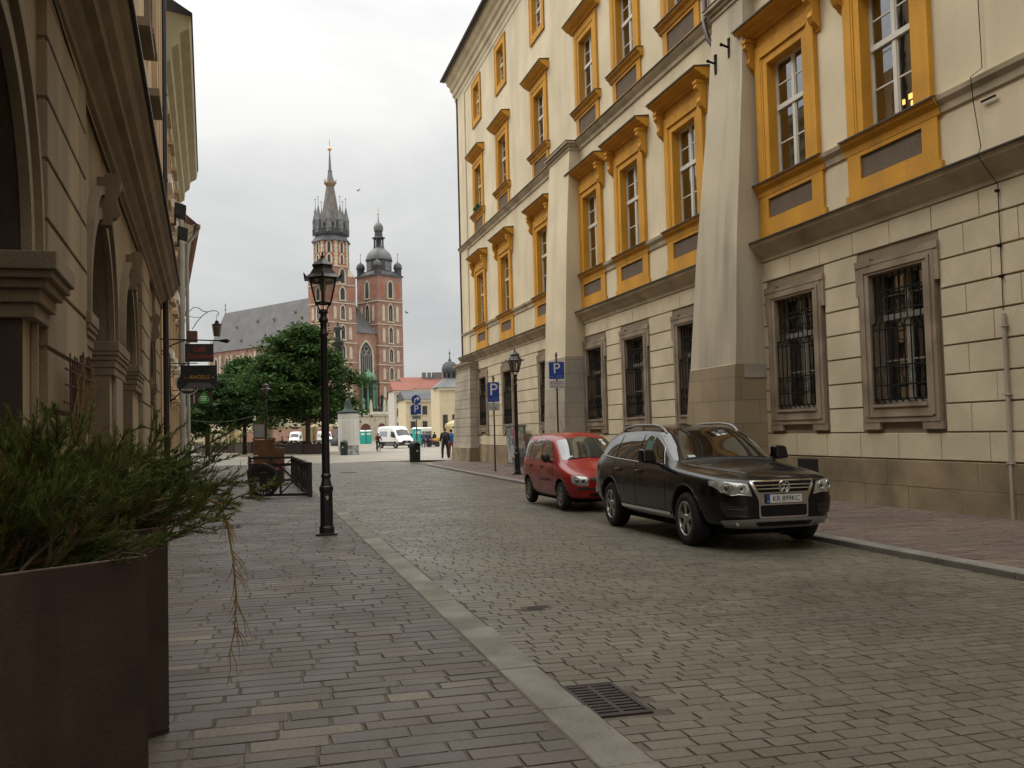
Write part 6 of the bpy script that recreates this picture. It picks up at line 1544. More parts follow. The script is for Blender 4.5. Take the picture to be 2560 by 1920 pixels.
# ------------------------------------------------------------------ street lamps
def lamp_post(label, x, y, rz, number=None):
    t = thing('street_lamp', label, 'street lamp', (x,y,0), rz, 'black lantern street lamps')
    m = MB(); m.box(-.17,.17,-.17,.17,0,.035); m.lathe([(.13,.035),(.13,.12),(.112,.15),(.108,.70),(.122,.72),(.122,.78),(.10,.80),(.085,.86),(.072,.92),(.088,.94),(.088,.97),(.066,1.0)], 8, smooth=False, a0=PI/8)
    m.build('base', M['lampiron'], t, bevel=.006)
    m = MB(); m.lathe([(.066,1.0),(.063,2.0),(.056,3.25),(.075,3.27),(.075,3.30),(.055,3.33),(.052,3.47),(.078,3.50),(.080,3.53),(.058,3.56),(.055,3.62),(.09,3.65),(.07,3.68),(.04,3.70)], 14); m.build('shaft', M['lampiron'], t)
    hx = lambda r, z, k: (r*math.cos(PI/6+k*PI/3), r*math.sin(PI/6+k*PI/3), z)
    m = MB()
    for k in range(6):
        m.cyl(hx(.142,3.80,k), hx(.245,4.21,k), .0135, n=6)
        a, b = Vector(hx(.142,3.80,k)), Vector(hx(.142,3.80,k+1)); m.cyl(a, b, .015, n=6)
        a, b = Vector(hx(.243,4.20,k)), Vector(hx(.243,4.20,k+1)); m.cyl(a, b, .015, n=6)
        m.tube([hx(.05,3.66,k),hx(.075,3.70,k),hx(.10,3.76,k),hx(.142,3.79,k)], .011, 5)
    m.build('lantern_frame', M['lampiron'], t)
    m = MB()
    for k in range(6): m.quad(hx(.138,3.805,k),hx(.138,3.805,k+1),hx(.240,4.205,k+1),hx(.240,4.205,k))
    m.build('glass', M['lampglass'], t)
    m = MB(); m.lathe([(.03,3.80),(.03,4.0),(.05,4.02),(.05,4.16),(.02,4.2)], 10); m.lathe([(.16,4.17),(.20,4.14),(.21,4.19)], 12); m.build('bulb', M['bulb'], t)
    m = MB(); m.lathe([(.325,4.195),(.33,4.21),(.24,4.275),(.175,4.37),(.17,4.415),(.195,4.42),(.192,4.432),(.10,4.50),(.035,4.555),(.028,4.575),(.045,4.585),(.018,4.60),(.022,4.625),(.002,4.67)], 6, smooth=False, a0=PI/6)
    for k in range(6):
        p = Vector(hx(.325,4.205,k)); q = p.normalized(); o = Vector((q.x,q.y,0)).normalized()
        m.hexa([p-o*.05+Vector((0,0,-.01)),p+o*.012+Vector((-o.y*.02,o.x*.02,-.01)),p+o*.012+Vector((o.y*.02,-o.x*.02,-.01)),p-o*.05+Vector((o.y*.01,-o.x*.01,-.01))],[p-o*.02+Vector((0,0,.03)),p+o*.03+Vector((-o.y*.012,o.x*.012,.075)),p+o*.03+Vector((o.y*.012,-o.x*.012,.075)),p-o*.015+Vector((0,0,.03))])
    m.build('roof', M['lampiron'], t)
    if number: text_mesh('number', number, .105, M['whiteplate'], t, Matrix.Translation((.012,-.1115,.60)) @ Matrix.Rotation(PI/2,4,'X'), depth=.001)
    return t
lamp_post('nearest black lantern street lamp with a white 9 on its base, on the left pavement', 1.09, 16.23, rad(-4), '9')
lamp_post('black lantern street lamp on the right pavement between the two blue parking signs', 9.29, 34.74, rad(10))
lamp_post('small far lantern street lamp in front of the leafy trees, above the menu board', .50, 54.5, 0)
# ------------------------------------------------------------------ road signs
def pole(mb, h, r=.032):
    mb.cyl((0,0,0),(0,0,h),r,n=10); mb.lathe([(.05,0),(.05,.06),(r,.09)],10); mb.lathe([(r*1.5,h-.28),(r*1.5,h-.25)],10); mb.lathe([(r,h),(r*1.7,h+.01),(r*1.6,h+.05),(r*.8,h+.07),(r*1.3,h+.11),(.003,h+.16)],10)
SGN = Matrix.Rotation(PI/2,4,'X')
def plate(mb, x0, x1, z0, z1, y0, y1, r=.04):
    mb.prism(rounded([(x0,z0),(x1,z0),(x1,z1),(x0,z1)], r), lambda a,b,t: (a,t,b), y0, y1)
def frame_lines(mb, x0, x1, z0, z1, y, rows, R, w=.012):
    for i in range(rows):
        z = z1-(z1-z0)*(i+1)/(rows+1); x = x0+.04
        while x < x1-.06:
            l = R.uniform(.03,.09); l = min(l, x1-.04-x); mb.box(x,x+l,y-.002,y,z-w,z+w); x += l+.02
R = random.Random(5)
def parking_sign(label, x, y, rz, h, z0, z1, w, extra):
    t = thing('parking_sign', label, 'road sign', (x,y,0), rz, 'blue parking signs')
    m = MB(); pole(m, h); m.build('pole', M['brownpipe'], t)
    m = MB(); plate(m, -w/2, w/2, z0, z1, -.055, -.04); P_ = m.build('plate', M['blueplate'], t)
    hh = z1-z0
    text_mesh('letter', 'P', hh*.86, M['whiteplate'], P_, Matrix.Translation((-.0,-.057,z0+hh*.60)) @ SGN, depth=.001)
    m = MB()
    m.box(.0,w*.36,-.0575,-.056,z0+hh*.07,z0+hh*.085); m.box(.0,w*.36,-.0575,-.056,z0+hh*.195,z0+hh*.21); m.box(0,.008,-.0575,-.056,z0+hh*.07,z0+hh*.21); m.box(w*.36-.008,w*.36,-.0575,-.056,z0+hh*.07,z0+hh*.21)
    m.tube([(w*.06+.02*math.cos(a),-.057,z0+hh*.12+.02*math.sin(a)) for a in [k*PI/5 for k in range(10)]], .004, 4, closed=True); m.tube([(w*.2,-.057,z0+hh*.12),(w*.23,-.057,z0+hh*.16),(w*.3,-.057,z0+hh*.16),(w*.33,-.057,z0+hh*.12)], .004, 4)
    m.box(-w*.40,-w*.2,-.0575,-.056,z0+hh*.12,z0+hh*.14)
    m.build('symbol', mat('pale_blue_print', (.25,.32,.55), .5), P_)
    a, b = extra[0], extra[1]
    m = MB(); plate(m, -w/2, w/2, a, b, -.055, -.04, .02); q = m.build('lower_plate', M['whiteplate'] if extra[2] == 'text' else M['greyplate'], t)
    m = MB()
    if extra[2] == 'text':
        frame_lines(m, -w/2, w/2, a, b, -.056, 4, R, .011)
        for X0,X1,Z0,Z1 in ((-w/2+.01,w/2-.01,a+.01,a+.02),(-w/2+.01,w/2-.01,b-.02,b-.01),(-w/2+.01,-w/2+.02,a+.02,b-.02),(w/2-.02,w/2-.01,a+.02,b-.02)): m.box(X0,X1,-.0575,-.056,Z0,Z1)
    else:
        c = (a+b)/2; m.tube([(.07*math.cos(k),-.057,c-.04+.07*math.sin(k)) for k in [PI*.95+i*PI*1.25/12 for i in range(13)]], .009, 5); m.tube([(-.03,-.057,c+.10),(-.02,-.057,c-.01),(.05,-.057,c-.01),(.09,-.057,c-.09),(.12,-.057,c-.08)], .010, 5); m.sphere((-.03,-.055,c+.12), .018, 6, 4); m.box(-w*.42,-w*.25,-.0575,-.056,c-.03,c-.01)
    m.build('lettering', M['signblack'], q)
    return t
parking_sign('blue parking sign with a white text plate, just behind the red car', 10.35, 33.0, rad(-14), 4.22, 3.41, 4.02, .54, (3.10,3.35,'text'))
parking_sign('blue parking sign with a grey wheelchair plate, left of the right pavement lamp', 9.30, 38.25, rad(-12), 3.72, 2.80, 3.60, .46, (2.45,2.77,'chair'))
t = thing('road_sign', 'round blue right turn arrow sign above a blue parking plate, beside the far right bin', 'road sign', (9.17,57.2,0), rad(-8))
m = MB(); m.cyl((0,0,-.05),(0,0,3.9),.035,n=10); m.build('pole', M['brownpipe'], t)
m = MB(); m.cyl((0,-.055,3.60),(0,-.04,3.60),.28,n=32); d = m.build('disc', M['blueplate'], t)
m = MB(); m.tube([(-.08,-.058,3.42),(-.08,-.058,3.58),(-.05,-.058,3.64),(.02,-.058,3.66),(.06,-.058,3.66)], .034, 6); m.add([(.06,-.062,3.80),(.06,-.062,3.52),(.22,-.062,3.66)], [(0,1,2)], False); m.build('arrow', M['whiteplate'], d)
m = MB(); plate(m, -.28,.28,2.74,3.31,-.055,-.04); P_ = m.build('plate', M['blueplate'], t); text_mesh('letter', 'P', .58, M['whiteplate'], P_, Matrix.Translation((0,-.057,3.03)) @ SGN, depth=.001)
m = MB(); plate(m, -.28,.28,2.42,2.70,-.055,-.04,.02); q = m.build('lower_plate', M['greyplate'], t)
m = MB(); m.box(-.2,.2,-.058,-.056,2.53,2.60); m.build('lettering', M['bingreen'], q)
# ------------------------------------------------------------------ bins, column, cabinet, toilets
def bin_(label, x, y, rz):
    t = thing('litter_bin', label, 'litter bin', (x,y,-.04), rz, 'dark green domed litter bins')
    m = MB(); m.lathe([(.29,0),(.31,.02),(.325,.85),(.335,.86),(.335,.90)], 20); m.build('drum', M['bingreen'], t)
    m = MB(); m.lathe([(.33,.90),(.325,1.0),(.28,1.13),(.18,1.22),(.05,1.26),(.001,1.265)], 20); m.build('dome', M['bingreen'], t)
    m = MB(); m.prism([(.22*math.cos(a)*.8,1.0+.09*math.sin(a)) for a in [k*PI/8 for k in range(9)]]+[(-.18,.93),(.18,.93)], lambda a,b,q: (a,q,b), -.335, -.15); m.build('opening', M['pit'], t)
    m = MB(); m.box(-.08,.05,-.335,-.30,.60,.70); m.build('label', M['greyplate'], t)
    return t
bin_('dark green domed litter bin right under the round blue arrow sign', 8.75, 55.4, rad(20))
bin_('dark green domed litter bin at the foot of the poster column', 6.95, 81.2, rad(-20))
t = thing('advertising_column', 'round white poster column with a dark green spire cap and peeling dirty base', 'advertising column', (7.46,82.6,-.04))
m = MB(); m.lathe([(.90,0),(.90,.12),(.86,.14),(.86,.78)], 28); m.build('base', mat('peeling_base', (.40,.39,.36), .9, vary=.5, vscale=5, fine=.1, stain=(.06,.06,.06), stain_s=2.2, stain_a=.9), t)
m = MB(); m.lathe([(.86,.78),(.86,3.45)], 28, caps=False); D_ = m.build('drum', M['poster'], t)
m = MB(); R = random.Random(8)
for k in range(-4,4):
    a0 = -PI/2-.05+k*.5
    m.box(-.002,.002,0,.001,0,.001)
    for i in range(16):
        z = 2.75-i*.105; l = R.uniform(.08,.18)
        a, b = a0-l, a0+l
        m.add([(.862*math.cos(q),.862*math.sin(q),zz) for zz in (z-.012,z+.012) for q in (a,(a+b)/2,b)], [(0,1,4,3),(1,2,5,4)], False)
    for aa, bb, z0, z1 in ((-.16,.16,3.0,3.04),(-.16,-.12,3.04,3.16),(.12,.16,3.04,3.16),(-.02,.02,3.04,3.13),(-.16,.16,3.16,3.2)):
        m.add([(.863*math.cos(q),.863*math.sin(q),zz) for zz in (z0,z1) for q in (a0+aa,a0+(aa+bb)/2,a0+bb)], [(0,1,4,3),(1,2,5,4)], False)
m.build('poster_print', mat('grey_print', (.46,.455,.43), .8), D_)
m = MB(); m.lathe([(.87,3.44),(.96,3.48),(.97,3.60),(.90,3.64),(.50,3.70),(.36,3.85),(.28,4.2),(.20,4.5),(.12,4.70),(.001,4.76)], 20); m.build('cap', M['greendark'], t)
t = thing('switch_cabinet', 'grey electrical cabinet covered with torn posters behind the right pavement lamp', 'cabinet', (10.96,41.2,0))
m = MB(); m.box(-.08,.55,-.08,1.75,0,.10); m.build('base', M['granitedark'], t)
m = MB(); m.box(0,.47,0,1.6,.10,1.80); B_ = m.build('box', M['cabinet'], t, bevel=.01)
m = MB(); m.box(-.04,.51,-.04,1.64,1.80,1.86); m.build('lid', M['cabinet'], t, bevel=.01)
R = random.Random(12)
for i in range(22):
    z = R.uniform(.35,1.6); w = R.uniform(.15,.35); h = R.uniform(.12,.3); c = R.choice([(.5,.48,.45),(.4,.42,.40),(.35,.12,.16),(.25,.3,.32),(.55,.5,.42),(.2,.2,.26)])
    m = MB()
    if i < 14: y = R.uniform(.2,1.4); m.add([(-.004-.0012*i,y-w,z-h),(-.004-.0012*i,y+w*.9,z-h*.9),(-.004-.0012*i,y+w,z+h),(-.004-.0012*i,y-w*.8,z+h*.95)], [(0,1,2,3)], False)
    else: x = .235+R.uniform(-.06,.06); w = min(w,.16); m.add([(x-w,-.004-.0012*i,z-h),(x+w,-.004-.0012*i,z-h),(x+w*.95,-.004-.0012*i,z+h),(x-w,-.004-.0012*i,z+h*.9)], [(0,1,2,3)], False)
    m.build('torn_poster', mat('torn_paper', c, .85, vary=.4, vscale=6, fine=.12), B_)
def toilet(label, x, y, rz):
    t = thing('portable_toilet', label, 'toilet cabin', (x,y,-.04), rz, 'turquoise toilet cabins')
    m = MB(); m.box(-.5,.5,-.5,.5,.0,2.2)
    for s in (-.5,.46): m.box(s,s+.04,-.54,-.5,.05,2.2)
    m.build('shell', M['teal'], t, bevel=.03)
    m = MB(); m.box(-.42,.42,-.53,-.5,.12,2.05); d = m.build('door', M['teal'], t, bevel=.01)
    m = MB(); m.box(-.33,.33,-.545,-.53,1.55,1.90); m.build('door_sign', M['whiteplate'], d)
    m = MB(); m.hexa([(-.54,-.56,2.2),(.54,-.56,2.2),(.54,.54,2.2),(-.54,.54,2.2)],[(-.3,-.3,2.42),(.3,-.3,2.42),(.3,.3,2.42),(-.3,.3,2.42)]); m.build('roof', M['white'], t)
    return t
toilet('left one of the turquoise toilet cabin pair beside the poster column', 18.0, 172, rad(-4)); toilet('right one of the turquoise toilet cabin pair beside the poster column', 19.05, 172.2, rad(-4))
toilet('single turquoise toilet cabin standing directly behind the round arrow sign', 20.45, 128, rad(12))
# ------------------------------------------------------------------ terrace: barrier, stand, boards
def bar(mb, a, b, w=.03): mb.cyl(a, b, w, n=4, smooth=False)
t = thing('terrace_barrier', 'black wooden terrace barrier of crossed slats around an empty corner of the left pavement', 'barrier', (0,0,0))
A_, B_, C_, D_ = Vector((-.15,27.05,0)), Vector((1.35,26.45,0)), Vector((1.22,35.6,0)), Vector((-.25,35.9,0))
for p in (A_,B_,C_,D_,B_.lerp(C_,.33),B_.lerp(C_,.66)):
    m = MB(); m.box(p.x-.06,p.x+.06,p.y-.06,p.y+.06,0,.92); m.build('post', M['blackwood'], t, bevel=.006)
for a, b, n in ((A_,B_,2),(B_,B_.lerp(C_,.33),3),(B_.lerp(C_,.33),B_.lerp(C_,.66),3),(B_.lerp(C_,.66),C_,3),(C_,D_,2)):
    m = MB(); z = Vector((0,0,1))
    bar(m, a+z*.87, b+z*.87, .055); bar(m, a+z*.07, b+z*.07, .05)
    for i in range(n):
        p, q = a.lerp(b, i/n), a.lerp(b, (i+1)/n)
        if i: bar(m, p+z*.07, p+z*.87, .045)
        if (a is A_ and i == 0): continue
        bar(m, p+z*.10, q+z*.84, .022); bar(m, p+z*.84, q+z*.10, .022); c = (p+q)/2
        bar(m, c+z*.10, c+z*.84, .010) if n == 3 else None
    m.build('panel', M['blackwood'], t)
t = thing('round_board', 'black round pub board with white lettering leaning on the black terrace barrier', 'sign board', (.17,26.88,.47), rad(-21))
m = MB(); m.tube([(.34*math.cos(a),0,.34*math.sin(a)) for a in [k*PI/18 for k in range(36)]], .11, 8, closed=True); m.M = Matrix.Diagonal((1,.25,1,1)); m.v = [(x,y*.25,z) for x,y,z in m.v]; m.build('ring', M['signblack'], t)
m = MB(); m.box(-.3,.3,-.02,.0,.05,.20); m.box(-.12,.1,-.025,.0,-.2,.2); m.build('centre', M['signblack'], t)
for i, chx in enumerate('HOBBIT'):
    a = rad(-128+i*15); text_mesh('letter', chx, .085, M['whiteplate'], t, Matrix.Rotation(0,4,'X') @ Matrix.Translation((.35*math.cos(a),-.034,.35*math.sin(a))) @ Matrix.Rotation(PI/2,4,'X') @ Matrix.Rotation(a+PI/2,4,'Z'), depth=.001)
t = thing('host_stand', 'brown wooden slatted stand behind the black terrace barrier', 'stand', (.26,37.2,0), rad(-3))
m = MB(); m.box(-.40,.40,-.02,.02,.02,1.52) 
for i in range(11): m.box(-.40,.30,-.035,-.02,.15+i*.125,.23+i*.125)
m.build('slats', M['brownwood'], t)
m = MB(); m.box(-.40,-.36,-.06,.35,0,1.56); m.box(.36,.40,-.06,.35,0,1.56); m.box(-.42,.42,-.06,.36,1.54,1.58); m.build('frame', M['brownwood'], t)
t = thing('wooden_chest', 'small orange brown wooden cabinet with a curved top beside the slatted stand', 'cabinet', (.80,36.6,0), rad(-3))
m = MB(); m.box(-.15,.17,-.18,.18,.02,1.22); m.build('box', mat('orange_wood', (.16,.075,.03), .6, vary=.3), t, bevel=.01)
m = MB(); m.tube([(-.2,-.19,1.34),(-.1,-.19,1.37),(.1,-.19,1.33),(.23,-.19,1.30)], .03, 6); m.build('top_rail', M['brownwood'], t)
t = thing('menu_board', 'grey framed menu board standing on top of the brown slatted stand', 'menu board', (.09,37.3,1.58), rad(-3))
m = MB(); m.box(-.21,.21,0,.04,0,.54); m.build('frame', M['brownwood'], t)
m = MB(); m.box(-.185,.185,-.006,0,.025,.515); b = m.build('sheet', mat('grey_menu', (.24,.24,.245), .5), t)
m = MB(); frame_lines(m, -.17,.17,.04,.5,-.007,11, random.Random(3), .006); m.build('print', M['greyplate'], b)
t = thing('cafe_table', 'small pale cafe table left of the brown stand', 'table', (-.28,36.4,0))
m = MB(); m.box(-.32,.32,-.3,.3,.94,.97); m.build('top', M['whitestone'], t); m = MB(); m.cyl((0,0,0),(0,0,.94),.03,n=8); m.lathe([(.22,0),(.22,.03),(.03,.05)],12); m.build('pedestal', M['iron'], t)
R = random.Random(4)
for lab, x, y, c in (('red flower pot bunch on the ground inside the black barrier', .72, 35.0, (.20,.05,.035)), ('red striped bunch below the pale cafe table', -.2, 35.6, (.18,.06,.045))):
    t = thing('flower_pot', lab, 'flower pot', (x,y,0)); m = MB(); m.lathe([(.12,0),(.16,.45),(.17,.46),(.13,.46)], 12); m.build('pot', M['darkbrown'], t)
    m = MB()
    for i in range(16): m.sphere((R.gauss(0,.11),R.gauss(0,.1),.56+R.gauss(0,.09)), R.uniform(.03,.05), 6, 4)
    m.build('flowers', mat('red_petals', c, .7, vary=.4, vscale=9), t)
# ------------------------------------------------------------------ hanging signs on the left row
def hanger(mb, x0, x1, z, y=0, r=.014):
    mb.tube([(x0,y,z),(x1,y,z)], r, 6); mb.tube([(x0,y,z-.45),(x0+(x1-x0)*.2,y,z-.16),(x0+(x1-x0)*.55,y,z-.02)], r*.9, 6)
t = thing('hanging_sign', 'uppermost black hanging cafe sign with red script, on a long iron bar', 'hanging sign', (0,35,0))
m = MB(); m.tube([(-3.15,0,5.05),(-1.05,0,4.985)], .022, 6); m.tube([(-3.12,0,4.62),(-2.75,0,4.85),(-2.3,0,5.02)], .022, 6); m.cyl((-1.25,0,4.99),(-1.05,0,4.985),.025,.06,8); m.sphere((-.98,0,4.98),.075,10,8,1.3,1,1); m.cyl((-.9,0,4.98),(-.83,0,4.98),.03,.005,8); m.build('bracket', M['iron'], t)
m = MB(); m.box(-2.345,-1.405,-.03,.03,4.26,4.88); b = m.build('board', M['signblack'], t)
for x in (-2.25,-1.5): m = MB(); m.cyl((x,0,4.88),(x,0,5.0),.008,n=5); m.build('chain', M['iron'], t)
text_mesh('lettering', 'Caffé\nZacmienie', .26, M['signred'], b, Matrix.Translation((-1.875,-.033,4.575)) @ SGN, depth=.001, shear=.25, sx=.78)
t = thing('hanging_sign', 'black hanging sign with gold lettering between painted wings, below the cafe sign', 'hanging sign', (0,36.2,0))
m = MB(); hanger(m, -2.95, -2.0, 4.30, 0, .016); m.tube([(-2.93,0,2.92),(-2.93,0,4.62)], .022, 6); m.tube([(-2.93+.07*math.cos(a),0,3.42+.07*math.sin(a)) for a in [k*PI/6 for k in range(12)]], .012, 5, closed=True); m.tube([(-2.96,0,2.92),(-2.6,0,3.25)], .025, 5); m.build('bracket', M['iron'], t)
m = MB(); m.box(-2.585,-1.35,-.035,.035,3.405,4.225); b = m.build('board', M['signblack'], t)
text_mesh('lettering', 'ANGELS', .19, M['signgold'], b, Matrix.Translation((-1.95,-.038,3.80)) @ SGN, depth=.001, sx=1.0)
m = MB()
for s in (-1,1):
    for k in range(7): m.tube([(-1.95+s*.38,-.037,3.78),(-1.95+s*(.46+.02*k),-.037,3.80+.018*(k-2)),(-1.95+s*(.56-.012*k),-.037,3.80+.036*(k-3))], [.006,.011,.002], 4)
m.build('wings', mat('dull_gold', (.12,.075,.012), .6, vary=.3), b)
m = MB(); m.add([(-2.5,-.037,3.42),(-1.42,-.037,3.42),(-1.62,-.037,3.60),(-2.3,-.037,3.60)], [(0,1,2,3)], False); m.build('painted_floor', M['signgrey'], b)
t = thing('hanging_sign', 'round black hanging pub sign with a white rim, half hidden behind the gold lettered sign', 'hanging sign', (-2.585,40,3.78))
m = MB(); m.cyl((0,-.03,0),(0,.03,0),.42,n=36); b = m.build('board', M['signblack'], t)
m = MB(); m.tube([(.425*math.cos(a),-.02,.425*math.sin(a)) for a in [k*PI/20 for k in range(40)]], .022, 6, closed=True); m.build('rim', M['greyplate'], b)
text_mesh('lettering', 'HOBBIT', .15, M['whiteplate'], b, Matrix.Translation((0.02,-.033,-.235)) @ SGN, depth=.001)
m = MB(); m.tube([(-.75,0,.5),(.1,0,.5)], .018, 6); m.tube([(0,0,.42),(0,0,.5)], .01, 5); m.tube([(-.75,0,.1),(-.5,0,.4)], .014, 5); m.build('bracket', M['iron'], t)
t = thing('hanging_sign', 'dark hanging board with a green drop shape, lowest of the hanging signs', 'hanging sign', (-2.2,43,3.32))
m = MB(); m.box(-.42,.40,-.025,.025,-.26,.22); b = m.build('board', M['darkbrown'], t)
pp = [(0,.30)]+[(.24*math.sin(a),-.06-.17*math.cos(a)) for a in [PI*.72-k*PI*1.44/14 for k in range(15)]]
m = MB(); m.prism(pp, lambda a,b_,q: (a+.06,q,b_), -.06, -.026); d = m.build('drop', M['signgreen'], b)
m = MB(); frame_lines(m, -.10,.22,-.16,.14,-.061,3, random.Random(9), .022); m.build('lettering', M['whiteplate'], d)
m = MB()
for i in range(5): m.box(-.36,-.30,-.03,-.026,-.20+i*.075,-.15+i*.075)
m.build('side_lettering', M['greyplate'], b)
m = MB(); m.tube([(-1.35,0,.34),(.42,0,.34)], .018, 6); m.tube([(-.3,0,.22),(-.3,0,.34)], .008, 4); m.tube([(.3,0,.22),(.3,0,.34)], .008, 4); m.build('bracket', M['iron'], t)
t = thing('wall_lantern', 'old iron lantern hanging from a curled bracket on the far left corner house', 'lantern', (0,59.3,0))
m = MB(); m.tube([(-3.7,0,9.05),(-3.45,0,9.30),(-3.17,0,9.24),(-2.95,0,9.06),(-2.68,0,9.02),(-2.4,0,9.10),(-2.18,0,9.08),(-2.06,0,8.95),(-2.10,0,8.84),(-2.18,0,8.86)], .022, 6); m.tube([(-3.55,0,8.0),(-3.3,0,8.42),(-3.0,0,8.78),(-2.68,0,9.02)], .024, 6); m.tube([(-3.7,0,8.75),(-3.35,0,8.68),(-3.1,0,8.72)], .016, 5); m.cyl((-2.18,0,8.86),(-2.18,0,8.45),.014,n=5); m.build('bracket', M['iron'], t)
m = MB(); m.lathe([(.06,8.52),(.11,8.44),(.12,8.36),(.30,8.28),(.30,8.25)], 8, (-2.18,0,0), smooth=False); m.build('cap', M['iron'], t)
m = MB(); m.lathe([(.19,7.58),(.28,8.25)], 8, (-2.18,0,0), smooth=False); m.build('lantern_glass', mat('brown_glass', (.055,.038,.028), .3, vary=.2), t)
t = thing('flower_box', 'brown flower box hung on the far left corner house under the curled lantern bracket', 'flower box', (-3.38,57.2,7.05))
m = MB(); m.box(-.35,.22,-.2,.3,0,.62); m.build('box', mat('brown_box', (.09,.045,.03), .7, vary=.3), t, bevel=.02)
t = thing('cable', 'thin pale cable sagging from the left house to the far lantern lamp', 'cable', (0,0,0))
m = MB(); a, b = Vector((-3.7,60,2.72)), Vector((-.15,60,2.9)); m.tube([a.lerp(b,k/14)-Vector((0,0,.22*4*(k/14)*(1-k/14))) for k in range(15)], .010, 4); m.build('wire', M['greyplate'], t)
m = MB(); m.box(-.2,-.02,59.97,60.03,2.62,2.72); m.box(-.12,-.04,59.97,60.03,2.72,2.9); m.build('plug', M['whiteplate'], t)
# ------------------------------------------------------------------ cafe gardens on the square
def parasol(label, x, y, rz, w, zt, ze, red):
    t = thing('cafe_canopy', label, 'canopy', (x,y,-.04), rz, 'cream cafe canopies')
    m = MB(); h = w/2
    m.add([(-h,-h,ze),(h,-h,ze),(h,h,ze),(-h,h,ze),(0,0,zt)], [(0,1,4),(1,2,4),(2,3,4),(3,0,4)], False)
    for a, b in (((-h,-h),(h,-h)),((h,-h),(h,h)),((h,h),(-h,h)),((-h,h),(-h,-h))): m.quad((*a,ze),(*b,ze),(*b,ze-.22),(*a,ze-.22))
    m.build('canopy', M['canvas'], t)
    if red:
        m = MB(); m.box(h*.1,h*.42,-h-.02,-h-.005,ze-.24,ze-.06); m.build('valance_print', M['redcloth'], t)
    for sx in (-1,1):
        for sy in (-1,1):
            m = MB(); m.cyl((sx*h*.96,sy*h*.96,0),(sx*h*.96,sy*h*.96,ze),.05,n=6); m.build('post', M['darkbrown'], t)
            m = MB(); m.lathe([(.10,.9),(.13,1.3),(.22,1.9),(.30,ze-.1)], 8, (sx*h*.90,sy*h*.9,0)); m.build('curtain', M['canvas'], t)
    return t
parasol('largest cream cafe canopy, directly left of the big tree trunk', 3.0, 100, rad(4), 4.1, 3.65, 2.6, True)
parasol('cream cafe canopy between the near lamp post and the poster column', 7.0, 99.5, rad(4), 3.5, 3.65, 2.55, True)
parasol('cream cafe canopy right of the menu board, second row', -1.0, 108, rad(6), 3.9, 3.4, 2.5, False)
parasol('cream cafe canopy behind the low hedge, third from the big tree', -3.8, 114, rad(6), 3.9, 3.4, 2.5, False)
parasol('farthest left cream cafe canopy beside the pale corner house', -6.9, 120, rad(6), 3.9, 3.4, 2.5, False)
R = random.Random(33)
def garden_fence(label, a, b, red=None):
    a, b = Vector((*a,0)), Vector((*b,0)); d = b-a; L_ = d.length
    t = thing('planter_fence', label, 'fence', (a.x,a.y,-.04), math.atan2(d.y,d.x), 'dark cafe garden fences')
    m = MB(); m.box(0,L_,-.16,.16,.0,.95)
    m.build('box', M['darkbrown'], t); 
    for x in (0.02, L_-.08): m = MB(); m.box(x,x+.07,-.18,.18,0,1.2); m.build('post', M['darkbrown'], t)
    if red: m = MB(); m.box(L_*.35,L_*.65,-.175,-.163,.32,.68); m.build('panel_print', mat('red_white_print', red, .7, vary=.4, vscale=4), t)
    m = MB()
    for i in range(int(L_*26)):
        c = Vector((R.uniform(.05,L_-.05), R.gauss(0,.10), .95+abs(R.gauss(0,.12)))); n = Vector((R.gauss(0,1),R.gauss(0,1),R.gauss(0,1))).normalized(); u = n.orthogonal().normalized()*.10; w = n.cross(u)
        m.add([c-u,c-w*.6,c+u,c+w*.6], [(0,1,2,3)], False)
    m.build('plants', LEAF2, t)
F_ = [((6.15,88.6),(4.3,92.2),(.40,.20,.18)),((4.25,92.4),(2.6,96.6),None),((2.55,96.8),(1.2,101),None),((1.1,101.2),(-.3,106),None),((-.4,106.2),(-2.3,112),None),((-2.4,112.2),(-4.6,119),None),((-4.7,119.2),(-7.4,127),None)]
for (a, b, red), nm in zip(F_, ('nearest dark planter fence with a printed panel, by the poster column','dark planter fence below the largest cream canopy','dark planter fence just right of the menu board','dark planter fence behind the menu board','dark planter fence just left of the menu board','dark planter fence second from the left house corner','leftmost dark planter fence beside the left house corner')): garden_fence(nm, a, b, red)
# right side of the square
parasol('pale yellow market canopy peeping out beside the palace corner', 16.6, 76, rad(10), 3.2, 3.25, 2.35, False)
t = thing('flower_cart', 'low dark cart heaped with yellow and red bundles behind the right pavement', 'cart', (19.95,112,-.04))
m = MB(); m.box(-.75,.6,-.4,.4,.25,.62); m.build('bed', M['vanblack'], t)
for x in (-.55,.4):
    for y in (-.42,.42): m = MB(); m.cyl((x,y-.03,.22),(x,y+.03,.22),.22,n=16); m.build('wheel', M['vanblack'], t)
for c, n, x0 in (((.75,.48,.02),26,.15),((.5,.06,.03),18,-.25),((.04,.06,.22),12,-.5),((.55,.16,.03),14,.55)):
    m = MB()
    for i in range(n): m.sphere((x0+R.gauss(0,.16),R.gauss(0,.2),.72+abs(R.gauss(0,.12))), R.uniform(.07,.12), 6, 4)
    m.build('bundle', mat('bundle', c, .7, vary=.2), t)
